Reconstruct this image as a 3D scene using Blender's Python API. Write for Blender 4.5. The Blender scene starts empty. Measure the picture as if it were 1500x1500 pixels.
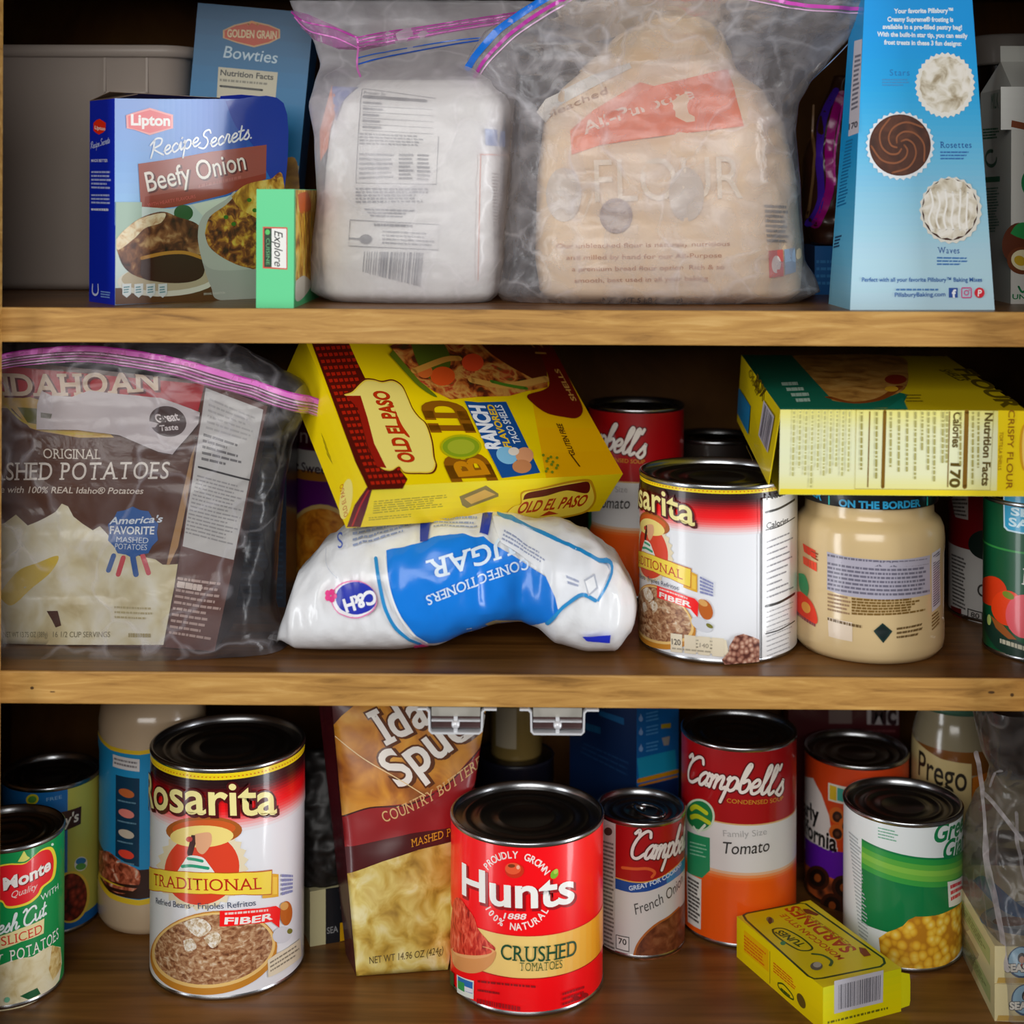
import bpy, bmesh, math, random
import numpy as np
from mathutils import Vector, Matrix, noise
from mathutils.geometry import tessellate_polygon
PI = math.pi
SC = bpy.context.scene
COL = SC.collection

# ------------------------------------------------------------------ camera, world, lights, exposure
cd = bpy.data.cameras.new('camera')
cam = bpy.data.objects.new('camera', cd)
COL.objects.link(cam)
cd.sensor_width = 36.0
cd.lens = 52.8
cd.shift_y = -470 / 1500
cd.clip_start = 0.01
cd.dof.use_dof = True
cd.dof.focus_distance = 1.03
cd.dof.aperture_fstop = 4.5
cam.matrix_world = (Matrix.Translation((0.0115, -0.95, 0.545)) @ Matrix.Rotation(math.radians(0.7), 4, "Z")
                    @ Matrix.Rotation(math.radians(90), 4, "X") @ Matrix.Rotation(math.radians(0.22), 4, 'Z'))
SC.camera = cam

world = bpy.data.worlds.new('room_light')
SC.world = world
world.use_nodes = True
wb = world.node_tree.nodes['Background']
wb.inputs['Color'].default_value = (1.0, 0.95, 0.88, 1)
wb.inputs['Strength'].default_value = 0.09

def area(name, loc, target, sx, sy, power, color):
    l = bpy.data.lights.new(name, 'AREA')
    l.shape = 'RECTANGLE'; l.size = sx; l.size_y = sy; l.energy = power; l.color = color
    o = bpy.data.objects.new(name, l)
    COL.objects.link(o)
    o.location = loc
    d = Vector(target) - Vector(loc)
    o.rotation_euler = d.to_track_quat('-Z', 'Y').to_euler()
    return o
# daylight from the kitchen window behind and above the viewer, and from a tall glazed door on the right and one on the left
area('window_behind', (-0.25, -2.3, 1.22), (0.0, 0.05, 0.24), 1.9, 1.1, 38, (1.0, 0.98, 0.95))
area('window_right', (1.9, -0.70, 0.10), (0.0, 0.05, 0.2), 0.36, 2.1, 34, (0.95, 0.97, 1.0))
area('window_left', (-1.9, -1.15, 0.10), (0.0, 0.05, 0.2), 0.45, 2.1, 24, (0.95, 0.97, 1.0))

SC.view_settings.view_transform = 'Standard'
SC.view_settings.look = 'None'
SC.view_settings.exposure = -0.07
SC.view_settings.gamma = 1.0
SC.view_settings.use_curve_mapping = False

Z1, Z2, Z3 = 0.4700, 0.2390, 0.0            # top faces of the two shelves and the cabinet floor

# ------------------------------------------------------------------ materials
def lin(h):
    h = h.lstrip('#')
    c = [int(h[i:i + 2], 16) / 255 for i in (0, 2, 4)]
    return tuple(x / 12.92 if x <= .04045 else ((x + .055) / 1.055) ** 2.4 for x in c) + (1,)
_m = {}
COAT = [.4]
def new_mat(name):
    m = bpy.data.materials.new(name)
    m.use_nodes = True
    return m, m.node_tree.nodes, m.node_tree.links, m.node_tree.nodes['Principled BSDF']
def vivid(h, k=1.16):
    c = [int(h[i:i + 2], 16) for i in (1, 3, 5)]; g = .3 * c[0] + .59 * c[1] + .11 * c[2]
    return '#%02x%02x%02x' % tuple(max(0, min(255, round(g + (x - g) * k))) for x in c)
def ink(h, rough=0.38, metal=0.0, spec=0.4):
    k = (h, rough, metal, COAT[0])
    if k not in _m:
        m, n, l, b = new_mat('ink_' + h.strip('#'))
        b.inputs['Base Color'].default_value = lin(vivid(h)) if not metal else lin(h)
        b.inputs['Roughness'].default_value = rough
        b.inputs['Metallic'].default_value = metal
        b.inputs['Specular IOR Level'].default_value = spec
        if not metal: b.inputs['Coat Weight'].default_value = COAT[0]; b.inputs['Coat Roughness'].default_value = .1
        _m[k] = m
    return _m[k]
def mix_hex(a, b, t):
    A = [int(a[i:i + 2], 16) for i in (1, 3, 5)]; B = [int(b[i:i + 2], 16) for i in (1, 3, 5)]
    return '#%02x%02x%02x' % tuple(round(x + (y - x) * t) for x, y in zip(A, B))
def food(name, cols, scale, kind='noise', rough=0.4, stretch=(1, 1, 1), detail=3.0):
    """printed food: a procedural mottled colour picture"""
    if name in _m: return _m[name]
    m, n, l, b = new_mat(name)
    tc = n.new('ShaderNodeTexCoord'); mp = n.new('ShaderNodeMapping')
    mp.inputs['Scale'].default_value = stretch
    l.new(tc.outputs['Object'], mp.inputs['Vector'])
    if kind == 'noise':
        t = n.new('ShaderNodeTexNoise'); t.inputs['Scale'].default_value = scale; t.inputs['Detail'].default_value = detail
        t.inputs['Distortion'].default_value = 0.6
        out = t.outputs['Fac']
    elif kind == 'cells':
        t = n.new('ShaderNodeTexVoronoi'); t.inputs['Scale'].default_value = scale
        s = n.new('ShaderNodeSeparateColor'); l.new(t.outputs['Color'], s.inputs['Color'])
        out = s.outputs['Red']
    elif kind == 'bumps':
        t = n.new('ShaderNodeTexVoronoi'); t.inputs['Scale'].default_value = scale
        mu = n.new('ShaderNodeMath'); mu.operation = 'MULTIPLY'; mu.inputs[1].default_value = 1.25
        l.new(t.outputs['Distance'], mu.inputs[0]); out = mu.outputs[0]
    else:
        t = n.new('ShaderNodeTexWave'); t.inputs['Scale'].default_value = scale; t.inputs['Distortion'].default_value = 6
        t.inputs['Detail'].default_value = 2
        out = t.outputs['Fac']
    l.new(mp.outputs['Vector'], t.inputs['Vector'])
    r = n.new('ShaderNodeValToRGB')
    lo, hi = (0.3, 0.72) if kind == 'noise' else (0.05, 0.95)
    els = r.color_ramp.elements
    while len(els) < len(cols): els.new(0.5)
    for i, c in enumerate(cols):
        els[i].position = lo + (hi - lo) * i / (len(cols) - 1); els[i].color = lin(c)
    l.new(out, r.inputs['Fac']); l.new(r.outputs['Color'], b.inputs['Base Color'])
    b.inputs['Roughness'].default_value = rough
    _m[name] = m
    return m
def wood(name, cols, scale, stretch, rough, bump=0.0, spec=.4):
    m, n, l, b = new_mat(name)
    tc = n.new('ShaderNodeTexCoord'); mp = n.new('ShaderNodeMapping')
    mp.inputs['Scale'].default_value = stretch
    l.new(tc.outputs['Object'], mp.inputs['Vector'])
    t = n.new('ShaderNodeTexNoise'); t.inputs['Scale'].default_value = scale; t.inputs['Detail'].default_value = 6
    t.inputs['Roughness'].default_value = 0.62; t.inputs['Distortion'].default_value = 0.8
    l.new(mp.outputs['Vector'], t.inputs['Vector'])
    t2 = n.new('ShaderNodeTexNoise'); t2.inputs['Scale'].default_value = 5; t2.inputs['Detail'].default_value = 2
    l.new(tc.outputs['Object'], t2.inputs['Vector'])
    a = n.new('ShaderNodeMath'); a.operation = 'MULTIPLY_ADD'; a.inputs[1].default_value = 0.35
    l.new(t2.outputs['Fac'], a.inputs[0]); l.new(t.outputs['Fac'], a.inputs[2])
    s = n.new('ShaderNodeMath'); s.operation = 'SUBTRACT'; s.inputs[1].default_value = 0.17
    l.new(a.outputs[0], s.inputs[0])
    r = n.new('ShaderNodeValToRGB'); els = r.color_ramp.elements
    while len(els) < len(cols): els.new(0.5)
    for i, c in enumerate(cols):
        els[i].position = 0.28 + 0.46 * i / (len(cols) - 1); els[i].color = lin(c)
    l.new(s.outputs[0], r.inputs['Fac']); l.new(r.outputs['Color'], b.inputs['Base Color'])
    b.inputs['Roughness'].default_value = rough
    b.inputs['Specular IOR Level'].default_value = spec
    if bump:
        bp = n.new('ShaderNodeBump'); bp.inputs['Strength'].default_value = bump; bp.inputs['Distance'].default_value = 0.001
        l.new(t.outputs['Fac'], bp.inputs['Height']); l.new(bp.outputs['Normal'], b.inputs['Normal'])
    return m
def film(name, tint, lo, hi, scale=30, bump=0.35, rough=0.2, gloss=0.8, crease=0.3, cscale=16):
    """clear plastic film: see-through, with a thin milky haze that varies, crease highlights painted as white lines and glossy crinkles"""
    m, n, l, b = new_mat(name)
    out = n['Material Output']
    tc = n.new('ShaderNodeTexCoord')
    t = n.new('ShaderNodeTexNoise'); t.inputs['Scale'].default_value = scale; t.inputs['Detail'].default_value = 5
    t.inputs['Distortion'].default_value = 1.2
    l.new(tc.outputs['Object'], t.inputs['Vector'])
    mr = n.new('ShaderNodeMapRange'); mr.inputs[1].default_value = 0.36; mr.inputs[2].default_value = 0.72
    mr.inputs[3].default_value = lo; mr.inputs[4].default_value = hi
    l.new(t.outputs['Fac'], mr.inputs[0])
    ds = n.new('ShaderNodeTexNoise'); ds.inputs['Scale'].default_value = 18; ds.inputs['Detail'].default_value = 2
    l.new(tc.outputs['Object'], ds.inputs['Vector'])
    mx0 = n.new('ShaderNodeMixRGB'); mx0.inputs[0].default_value = 0.12
    l.new(tc.outputs['Object'], mx0.inputs[1]); l.new(ds.outputs['Color'], mx0.inputs[2])
    v = n.new('ShaderNodeTexVoronoi'); v.feature = 'DISTANCE_TO_EDGE'; v.inputs['Scale'].default_value = cscale
    l.new(mx0.outputs[0], v.inputs['Vector'])
    cr = n.new('ShaderNodeMapRange'); cr.inputs[1].default_value = 0.0; cr.inputs[2].default_value = 0.05  # highlights along the creases, painted in as extra white haze
    cr.inputs[3].default_value = crease; cr.inputs[4].default_value = 0.0
    l.new(v.outputs['Distance'], cr.inputs[0])
    cm = n.new('ShaderNodeMath'); cm.operation = 'MULTIPLY'; l.new(cr.outputs[0], cm.inputs[0]); l.new(t.outputs['Fac'], cm.inputs[1])
    ad = n.new('ShaderNodeMath'); ad.operation = 'ADD'; ad.use_clamp = True
    l.new(mr.outputs[0], ad.inputs[0]); l.new(cm.outputs[0], ad.inputs[1])
    bp = n.new('ShaderNodeBump'); bp.inputs['Strength'].default_value = bump; bp.inputs['Distance'].default_value = 0.004
    l.new(t.outputs['Fac'], bp.inputs['Height'])
    b2 = n.new('ShaderNodeBump'); b2.inputs['Strength'].default_value = bump; b2.inputs['Distance'].default_value = 0.012; b2.invert = True
    v2 = n.new('ShaderNodeMath'); v2.operation = 'MINIMUM'; v2.inputs[1].default_value = 0.12
    l.new(v.outputs['Distance'], v2.inputs[0]); l.new(v2.outputs[0], b2.inputs['Height']); l.new(bp.outputs['Normal'], b2.inputs['Normal'])
    tr = n.new('ShaderNodeBsdfTransparent'); tr.inputs['Color'].default_value = (0.985, 0.985, 0.99, 1)
    df = n.new('ShaderNodeBsdfDiffuse'); df.inputs['Color'].default_value = lin(tint)
    tl = n.new('ShaderNodeBsdfTranslucent'); tl.inputs['Color'].default_value = lin(tint)
    hz = n.new('ShaderNodeMixShader'); hz.inputs[0].default_value = 0.45; l.new(df.outputs[0], hz.inputs[1]); l.new(tl.outputs[0], hz.inputs[2])
    gl = n.new('ShaderNodeBsdfGlossy'); gl.inputs['Roughness'].default_value = rough
    l.new(b2.outputs['Normal'], gl.inputs['Normal'])
    mx = n.new('ShaderNodeMixShader'); l.new(ad.outputs[0], mx.inputs[0])
    l.new(tr.outputs[0], mx.inputs[1]); l.new(hz.outputs[0], mx.inputs[2])
    fr = n.new('ShaderNodeFresnel'); fr.inputs['IOR'].default_value = 1.4
    fm = n.new('ShaderNodeMath'); fm.operation = 'MULTIPLY'; fm.inputs[1].default_value = gloss; fm.use_clamp = True
    l.new(fr.outputs[0], fm.inputs[0])
    m2 = n.new('ShaderNodeMixShader'); l.new(fm.outputs[0], m2.inputs[0])
    l.new(mx.outputs[0], m2.inputs[1]); l.new(gl.outputs[0], m2.inputs[2])
    l.new(m2.outputs[0], out.inputs['Surface'])
    b.id_data.nodes.remove(b)
    return m
STEEL = ink('#a9abae', 0.26, 1.0)
LID = ink('#77736e', 0.33, 1.0)

# ------------------------------------------------------------------ mesh building
class MB:
    """collects faces of several materials into ONE mesh object"""
    def __init__(s): s.v = []; s.f = []; s.mi = []; s.mats = []
    def slot(s, m):
        if m not in s.mats: s.mats.append(m)
        return s.mats.index(m)
    def add(s, vs, fs, m):
        k = len(s.v); s.v += [tuple(p) for p in vs]; i = s.slot(m)
        for f in fs: s.f.append([k + a for a in f]); s.mi.append(i)
    def box(s, x0, x1, y0, y1, z0, z1, m):
        vs = [(x, y, z) for z in (z0, z1) for y in (y0, y1) for x in (x0, x1)]
        s.add(vs, [(0, 2, 3, 1), (4, 5, 7, 6), (0, 1, 5, 4), (1, 3, 7, 5), (3, 2, 6, 7), (2, 0, 4, 6)], m)
    def lathe(s, prof, m, n=64, c=(0, 0, 0)):
        vs = [(c[0] + r * math.cos(2 * PI * k / n), c[1] + r * math.sin(2 * PI * k / n), c[2] + z) for r, z in prof for k in range(n)]
        fs = [(i * n + k, i * n + (k + 1) % n, (i + 1) * n + (k + 1) % n, (i + 1) * n + k) for i in range(len(prof) - 1) for k in range(n)]
        s.add(vs, fs, m)
    def tube(s, pts, r, m, n=8):
        pts = [Vector(p) for p in pts]; vs = []; fs = []
        for i, p in enumerate(pts):
            d = (pts[min(i + 1, len(pts) - 1)] - pts[max(i - 1, 0)]).normalized()
            a = d.orthogonal().normalized() if i == 0 else (a - d * a.dot(d)).normalized()
            b = d.cross(a)
            vs += [p + (a * math.cos(2 * PI * k / n) + b * math.sin(2 * PI * k / n)) * r for k in range(n)]
        for i in range(len(pts) - 1):
            fs += [(i * n + k, i * n + (k + 1) % n, (i + 1) * n + (k + 1) % n, (i + 1) * n + k) for k in range(n)]
        fs += [tuple(range(n))[::-1], tuple((len(pts) - 1) * n + k for k in range(n))]
        s.add(vs, fs, m)
    def build(s, name, parent=None, smooth=True, bevel=0):
        me = bpy.data.meshes.new(name)
        me.from_pydata(s.v, [], s.f)
        for m in s.mats: me.materials.append(m)
        me.polygons.foreach_set('material_index', s.mi)
        if smooth: me.polygons.foreach_set('use_smooth', [True] * len(s.f))
        me.update()
        o = bpy.data.objects.new(name, me); COL.objects.link(o)
        if parent: o.parent = parent
        if bevel:
            b = o.modifiers.new('bevel', 'BEVEL'); b.width = bevel; b.segments = 2; b.limit_method = 'ANGLE'
        return o
def tag(o, label, cat, group=None):
    o['label'] = label; o['category'] = cat
    if group: o['group'] = group
    return o
def thing(name, label, cat, loc, rotz=0, group=None):
    o = bpy.data.objects.new(name, None); COL.objects.link(o)
    o.location = loc; o.rotation_euler = (0, 0, rotz); o.empty_display_size = .03
    return tag(o, label, cat, group)
def structure(o):
    o['kind'] = 'structure'; return o

# ------------------------------------------------------------------ printed artwork laid on real faces
def homog(src, dst):
    A = []; B = []
    for (x, y), (u, v) in zip(src, dst):
        A += [[x, y, 1, 0, 0, 0, -u * x, -u * y], [0, 0, 0, x, y, 1, -v * x, -v * y]]; B += [u, v]
    h = np.linalg.solve(np.array(A, float), np.array(B, float))
    def R(x, y):
        w = h[6] * x + h[7] * y + 1
        return ((h[0] * x + h[1] * y + h[2]) / w, (h[3] * x + h[4] * y + h[5]) / w)
    return R
def inv_bilinear(q, W, H):
    """corners BL BR TR TL of the drawing frame -> metres on a face that tapers"""
    q = [np.array(p, float) for p in q]
    def R(x, y):
        a = b = .5; p = np.array((x, y), float)
        for _ in range(12):
            f = (q[0] * (1 - a) + q[1] * a) * (1 - b) + (q[3] * (1 - a) + q[2] * a) * b - p
            da = (q[1] - q[0]) * (1 - b) + (q[2] - q[3]) * b; db = (q[3] - q[0]) * (1 - a) + (q[2] - q[1]) * a
            s = np.linalg.solve(np.stack([da, db], 1), f); a -= s[0]; b -= s[1]
        return (a * W, b * H)
    return R
_tx = {}
def raw_text(s, off=0.0):
    k = (s, off)
    if k not in _tx:
        c = bpy.data.curves.new('t', 'FONT'); c.body = s; c.resolution_u = 4; c.offset = off
        o = bpy.data.objects.new('t', c)
        me = bpy.data.meshes.new_from_object(o)
        vs = [(v.co.x, v.co.y) for v in me.vertices]; fs = [tuple(p.vertices) for p in me.polygons]
        bpy.data.objects.remove(o); bpy.data.curves.remove(c); bpy.data.meshes.remove(me)
        _tx[k] = (vs, fs)
    return _tx[k]
CAP = max(y for x, y in raw_text('H')[0])
SERIF = dict(A='l0 r0', B='L0 L1', C='', D='L0 L1', E='L0 L1', F='L0 L1', H='L0 L1 R0 R1', I='M0 M1', K='L0 L1 r0', L='L0 L1',
             M='L0 L1 R0 R1', N='L0 L1 R1', P='L0 L1', R='L0 L1 r0', T='M0', U='L1 R1', V='l1 r1', W='l1 r1', X='l0 r0 l1 r1', Y='M0 l1 r1')
def layout(s, off=0.0, serif=False):
    if not serif:
        return raw_text(s, off)
    vs = []; fs = []; x = 0
    for ch in s:
        if ch == ' ': x += 0.35; continue
        v0, _ = raw_text(ch); v, f = raw_text(ch, off)
        if not v0: continue
        a = min(p[0] for p in v0); w = max(p[0] for p in v0) - a
        k = len(vs); vs += [(p[0] - a + x, p[1]) for p in v]; fs += [tuple(i + k for i in t) for t in f]
        for t in SERIF.get(ch, '').split():
            cx = {'L': .05, 'R': w - .05, 'l': .03, 'r': w - .03, 'M': w / 2}[t[0]]
            y0 = 0 if t[1] == '0' else CAP - .055
            hw = .125 + off; k = len(vs)
            vs += [(x + cx - hw, y0 - off), (x + cx + hw, y0 - off), (x + cx + hw, y0 + .055 + off), (x + cx - hw, y0 + .055 + off)]
            fs += [(k, k + 1, k + 2, k + 3)]
        x += w + .13
    return vs, fs
def smooth_path(p, n=6):
    if len(p) < 3: return p
    q = [p[0]] + list(p) + [p[-1]]; out = []
    for i in range(1, len(q) - 2):
        for k in range(n):
            t = k / n; a, b, c, d = q[i - 1], q[i], q[i + 1], q[i + 2]
            out.append(tuple(.5 * (2 * b[j] + (c[j] - a[j]) * t + (2 * a[j] - 5 * b[j] + 4 * c[j] - d[j]) * t * t + (3 * b[j] - a[j] - 3 * c[j] + d[j]) * t ** 3) for j in (0, 1)))
    return out + [p[-1]]
SCRIPT = {   # hand-lettered strokes, x-height 1: (advance, strokes)
 'C': (1.45, [[(-.15, 1.85), (.15, 2.15), (.3, 1.75)], [(1.5, 1.6), (1.3, 2.0), (.85, 2.05), (.3, 1.55), (.1, .75), (.35, .08), (.9, -.05), (1.45, .35)]]),
 'a': (1.0, [[(.8, .85), (.5, 1), (.15, .6), (.2, .08), (.5, .02), (.8, .5)], [(.85, 1), (.78, .4), (.85, .05), (1.08, .2)]]),
 'm': (1.35, [[(.02, .8), (.15, .95), (.18, .4), (.15, 0)], [(.17, .5), (.4, .95), (.58, .88), (.58, .4), (.57, 0)], [(.6, .5), (.85, .95), (1.05, .88), (1.05, .3), (1.12, .03), (1.4, .2)]]),
 'p': (.95, [[(.05, .8), (.2, 1), (.18, .2), (.08, -.95)], [(.18, .6), (.45, 1), (.8, .8), (.75, .2), (.45, 0), (.2, .2)]]),
 'b': (.9, [[(.0, .25), (.35, 1.3), (.5, 1.95), (.32, 2.05), (.17, 1.5), (.15, .4), (.38, 0), (.72, .15), (.82, .6), (.6, .92), (.3, .7)]]),
 'e': (.8, [[(.05, .4), (.55, .55), (.65, .85), (.4, 1), (.12, .6), (.25, .06), (.55, .02), (.9, .3)]]),
 'l': (.6, [[(.0, .25), (.4, 1.3), (.5, 1.9), (.33, 2.05), (.2, 1.6), (.2, .4), (.35, .02), (.65, .25)]]),
 's': (.75, [[(.0, .15), (.4, .9), (.47, 1.08), (.5, .75), (.65, .35), (.42, .0), (.1, .1)]]),
 'r': (.75, [[(.02, .15), (.25, .95), (.3, 1.08), (.55, .92), (.5, .4), (.6, .03), (.82, .25)]]),
 'i': (.5, [[(.05, .4), (.25, .95), (.25, .3), (.35, .02), (.55, .25)], [(.3, 1.38), (.36, 1.44)]]),
 't': (.6, [[(.3, 1.7), (.22, .5), (.32, .02), (.62, .25)], [(.0, 1.08), (.58, 1.15)]]),
 'c': (.75, [[(.65, .8), (.45, 1), (.12, .6), (.25, .06), (.5, .02), (.85, .3)]]),
 'R': (1.4, [[(.35, 1.95), (.28, .9), (.1, 0)], [(-.05, 1.5), (.5, 2.1), (1.1, 1.9), (1.0, 1.3), (.35, 1.0), (.8, .5), (1.4, .0)]]),
 'S': (1.2, [[(1.15, 1.65), (.95, 2.05), (.5, 1.95), (.4, 1.5), (.8, 1.1), (.95, .5), (.6, 0), (.0, .25)]]),
 'F': (1.15, [[(.05, 1.75), (.6, 2.05), (1.35, 2.0)], [(.75, 2.0), (.6, 1), (.4, 0), (.05, .08)], [(.3, 1), (.95, 1.1)]]),
 'h': (.95, [[(.0, .25), (.4, 1.5), (.45, 2), (.28, 2), (.18, 1), (.12, 0)], [(.15, .5), (.45, .95), (.65, .8), (.62, .2), (.75, .02), (1.0, .25)]]),
 'u': (.98, [[(.05, .9), (.15, .3), (.35, .0), (.65, .3), (.75, .95)], [(.75, .95), (.72, .3), (.82, .02), (1.05, .25)]]),
 "'": (.3, [[(.2, 2.1), (.12, 1.75)]]), ' ': (.5, []), '.': (.3, [[(.1, .03), (.16, .05)]]),
 'n': (1.0, [[(.02, .8), (.15, .95), (.18, .4), (.15, 0)], [(.17, .5), (.45, .95), (.65, .88), (.64, .3), (.72, .03), (1.0, .25)]]),
 'o': (.85, [[(.6, .95), (.3, .95), (.12, .5), (.35, .02), (.7, .3), (.65, .8), (.4, 1.0)]]),
}
class Face:
    """R maps the artwork's drawing coordinates to metres (u, v) on the face, pt maps (u, v, lift) to a point of the object"""
    def __init__(s, mb, R, pt, du=None, dv=None, step=2.2e-5):
        s.mb = mb; s.R = R; s.pt = pt; s.du = du; s.dv = dv; s.h = 0.0; s.step = step; s.rng = random.Random(7)
    def lay(s): s.h += s.step
    def raw(s, vs, fs, m, lay=True):
        if lay: s.lay()
        if not vs: return
        m = ink(m) if isinstance(m, str) else m
        us = [p[0] for p in vs]; ws = [p[1] for p in vs]
        cuts = []
        for ax, d, arr in ((0, s.du, us), (1, s.dv, ws)):
            if d and math.floor(min(arr) / d + 1e-6) != math.floor(max(arr) / d - 1e-6):
                cuts.append((ax, d, math.floor(min(arr) / d) + 1, math.ceil(max(arr) / d - 1e-9)))
        if cuts:
            bm = bmesh.new()
            bv = [bm.verts.new((p[0], p[1], 0)) for p in vs]
            for f in fs:
                try: bm.faces.new([bv[i] for i in f])
                except ValueError: pass
            for ax, d, a, b in cuts:
                for k in range(a, b):
                    co = (k * d, 0, 0) if ax == 0 else (0, k * d, 0); no = (1, 0, 0) if ax == 0 else (0, 1, 0)
                    bmesh.ops.bisect_plane(bm, geom=bm.verts[:] + bm.edges[:] + bm.faces[:], plane_co=co, plane_no=no, dist=1e-9)
            bm.verts.index_update()
            vs = [(v.co.x, v.co.y) for v in bm.verts]; fs = [[v.index for v in f.verts] for f in bm.faces]
            bm.free()
        s.mb.add([s.pt(p[0], p[1], s.h) for p in vs], fs, m)
    def uvpoly(s, uv, m, holes=(), lay=True):
        loops = [[Vector((p[0], p[1], 0)) for p in q] for q in [uv] + list(holes)]
        s.raw([(p.x, p.y) for q in loops for p in q], tessellate_polygon(loops), m, lay)
    def poly(s, pts, m, smooth=False, holes=()):
        if smooth: pts = smooth_path(list(pts) + [pts[0]])[:-1]
        s.uvpoly([s.R(*p) for p in pts], m, [[s.R(*p) for p in q] for q in holes])
    def ell(s, cx, cy, rx, ry, m, n=28, rot=0, wob=0):
        c, q = math.cos(rot), math.sin(rot); P = []
        for k in range(n):
            a = 2 * PI * k / n; w = 1 + (wob * (1 if k % 2 else -1))
            x, y = rx * w * math.cos(a), ry * w * math.sin(a); P.append((cx + x * c - y * q, cy + x * q + y * c))
        s.poly(P, m)
    def stroke(s, pts, w, m, smooth=True, close=False, lay=True):
        if close: pts = list(pts) + [pts[0]]
        if smooth: pts = smooth_path(list(pts))
        q = [s.R(*p) for p in pts]
        a = s.R(pts[0][0] + w, pts[0][1]); b = s.R(pts[0][0], pts[0][1] + w)
        wm = (math.dist(a, q[0]) + math.dist(b, q[0])) / 2
        s.uvstroke(q, wm, m, lay)
    def uvstroke(s, q, wm, m, lay=True):
        vs = []; fs = []; n = len(q)
        for i, p in enumerate(q):
            a = q[max(i - 1, 0)]; b = q[min(i + 1, n - 1)]
            dx, dy = b[0] - a[0], b[1] - a[1]; L = math.hypot(dx, dy) or 1
            vs += [(p[0] - dy / L * wm / 2, p[1] + dx / L * wm / 2), (p[0] + dy / L * wm / 2, p[1] - dx / L * wm / 2)]
        fs = [(2 * i, 2 * i + 1, 2 * i + 3, 2 * i + 2) for i in range(n - 1)]
        for p in (q[0], q[-1]):
            k = len(vs); vs += [(p[0] + wm / 2 * math.cos(PI * j / 4), p[1] + wm / 2 * math.sin(PI * j / 4)) for j in range(8)]; fs.append(tuple(range(k, k + 8)))
        s.raw(vs, fs, m, lay)
    def frame(s, p0, p1, cap, L=None, ang=0):
        if L is not None:
            d = (math.cos(math.radians(ang)), math.sin(math.radians(ang)))
            if p0 is None:
                e = s.R(*p1); u0 = (e[0] - d[0] * L, e[1] - d[1] * L)
            else: u0 = s.R(*p0)
            return u0, d, L, cap
        u0 = s.R(*p0); u1 = s.R(*p1); L = math.dist(u0, u1); d = ((u1[0] - u0[0]) / L, (u1[1] - u0[1]) / L)
        dx, dy = p1[0] - p0[0], p1[1] - p0[1]; l = math.hypot(dx, dy)
        mx, my = (p0[0] + p1[0]) / 2, (p0[1] + p1[1]) / 2
        a = s.R(mx, my); t = s.R(mx + dy / l * cap, my - dx / l * cap)
        ch = abs((t[0] - a[0]) * -d[1] + (t[1] - a[1]) * d[0])
        return u0, d, L, ch
    def text(s, t, p0, p1, cap, m, bold=0.0, shear=0.0, arc=0.0, serif=False, outline=None, ow=.04, L=None, ang=0, sh=None):
        u0, d, L, ch = s.frame(p0, p1, cap, L, ang)
        base = layout(t, 0, serif)[0]
        x0 = min(p[0] for p in base); w = max(p[0] for p in base) - x0
        ca = arc * ch / cap
        def put(off, mm, dx=0, dy=0):
            vs, fs = layout(t, off, serif); o = []
            for x, y in vs:
                f = (x - x0) / w; Y = y / CAP * ch
                X = f * L + shear * Y + dx; Y += ca * 4 * f * (1 - f) + dy
                o.append((u0[0] + d[0] * X - d[1] * Y, u0[1] + d[1] * X + d[0] * Y))
            s.raw(o, fs, mm)
        if sh: put(bold + ow * .5, sh, ch * .07, -ch * .07)
        if outline: put(bold + ow, outline)
        put(bold, m)
    def script(s, t, p0, p1, cap, m, wt=.2, shear=.25, arc=0, L=None, ang=0, outline=None):
        u0, d, L, ch = s.frame(p0, p1, cap, L, ang); W = sum(SCRIPT[c][0] for c in t)
        for col, ww in (([(outline, wt * 1.9)] if outline else []) + [(m, wt)]):
            s.lay(); x = 0
            for c in t:
                adv, st = SCRIPT[c]
                for p in st:
                    q = []
                    for a, b in smooth_path(p, 5):
                        Y = b / 2 * ch; f = (x + a) / W; X = f * L + shear * Y; Y += arc * 4 * f * (1 - f)
                        q.append((u0[0] + d[0] * X - d[1] * Y, u0[1] + d[1] * X + d[0] * Y))
                    s.uvstroke(q, ww * ch / 2, col, lay=False)
                x += adv
    def arc_text(s, t, c, r, a0, a1, cap, m, bold=.02, flip=False):
        """letters set round a circle, angles in degrees anticlockwise from the right"""
        cu = s.R(*c); e = s.R(c[0], c[1] - r); R = math.dist(cu, e); ch = cap * R / r
        s.lay()
        for i, chh in enumerate(t):
            if chh == ' ': continue
            a = math.radians(a0 + (a1 - a0) * i / (len(t) - 1))
            vs, fs = raw_text(chh, bold); w = max(p[0] for p in vs)
            d = (math.sin(a), -math.cos(a)) if not flip else (-math.sin(a), math.cos(a)); o = []
            for x, y in vs:
                X = (x - w / 2) / CAP * ch * .85; Y = (y / CAP - .5) * ch
                o.append((cu[0] + R * math.cos(a) + d[0] * X - d[1] * Y, cu[1] + R * math.sin(a) + d[1] * X + d[0] * Y))
            s.raw(o, fs, m, lay=False)
    def bil(s, q, a, b):
        return tuple((q[0][j] * (1 - a) + q[1][j] * a) * (1 - b) + (q[3][j] * (1 - a) + q[2][j] * a) * b for j in (0, 1))
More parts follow.
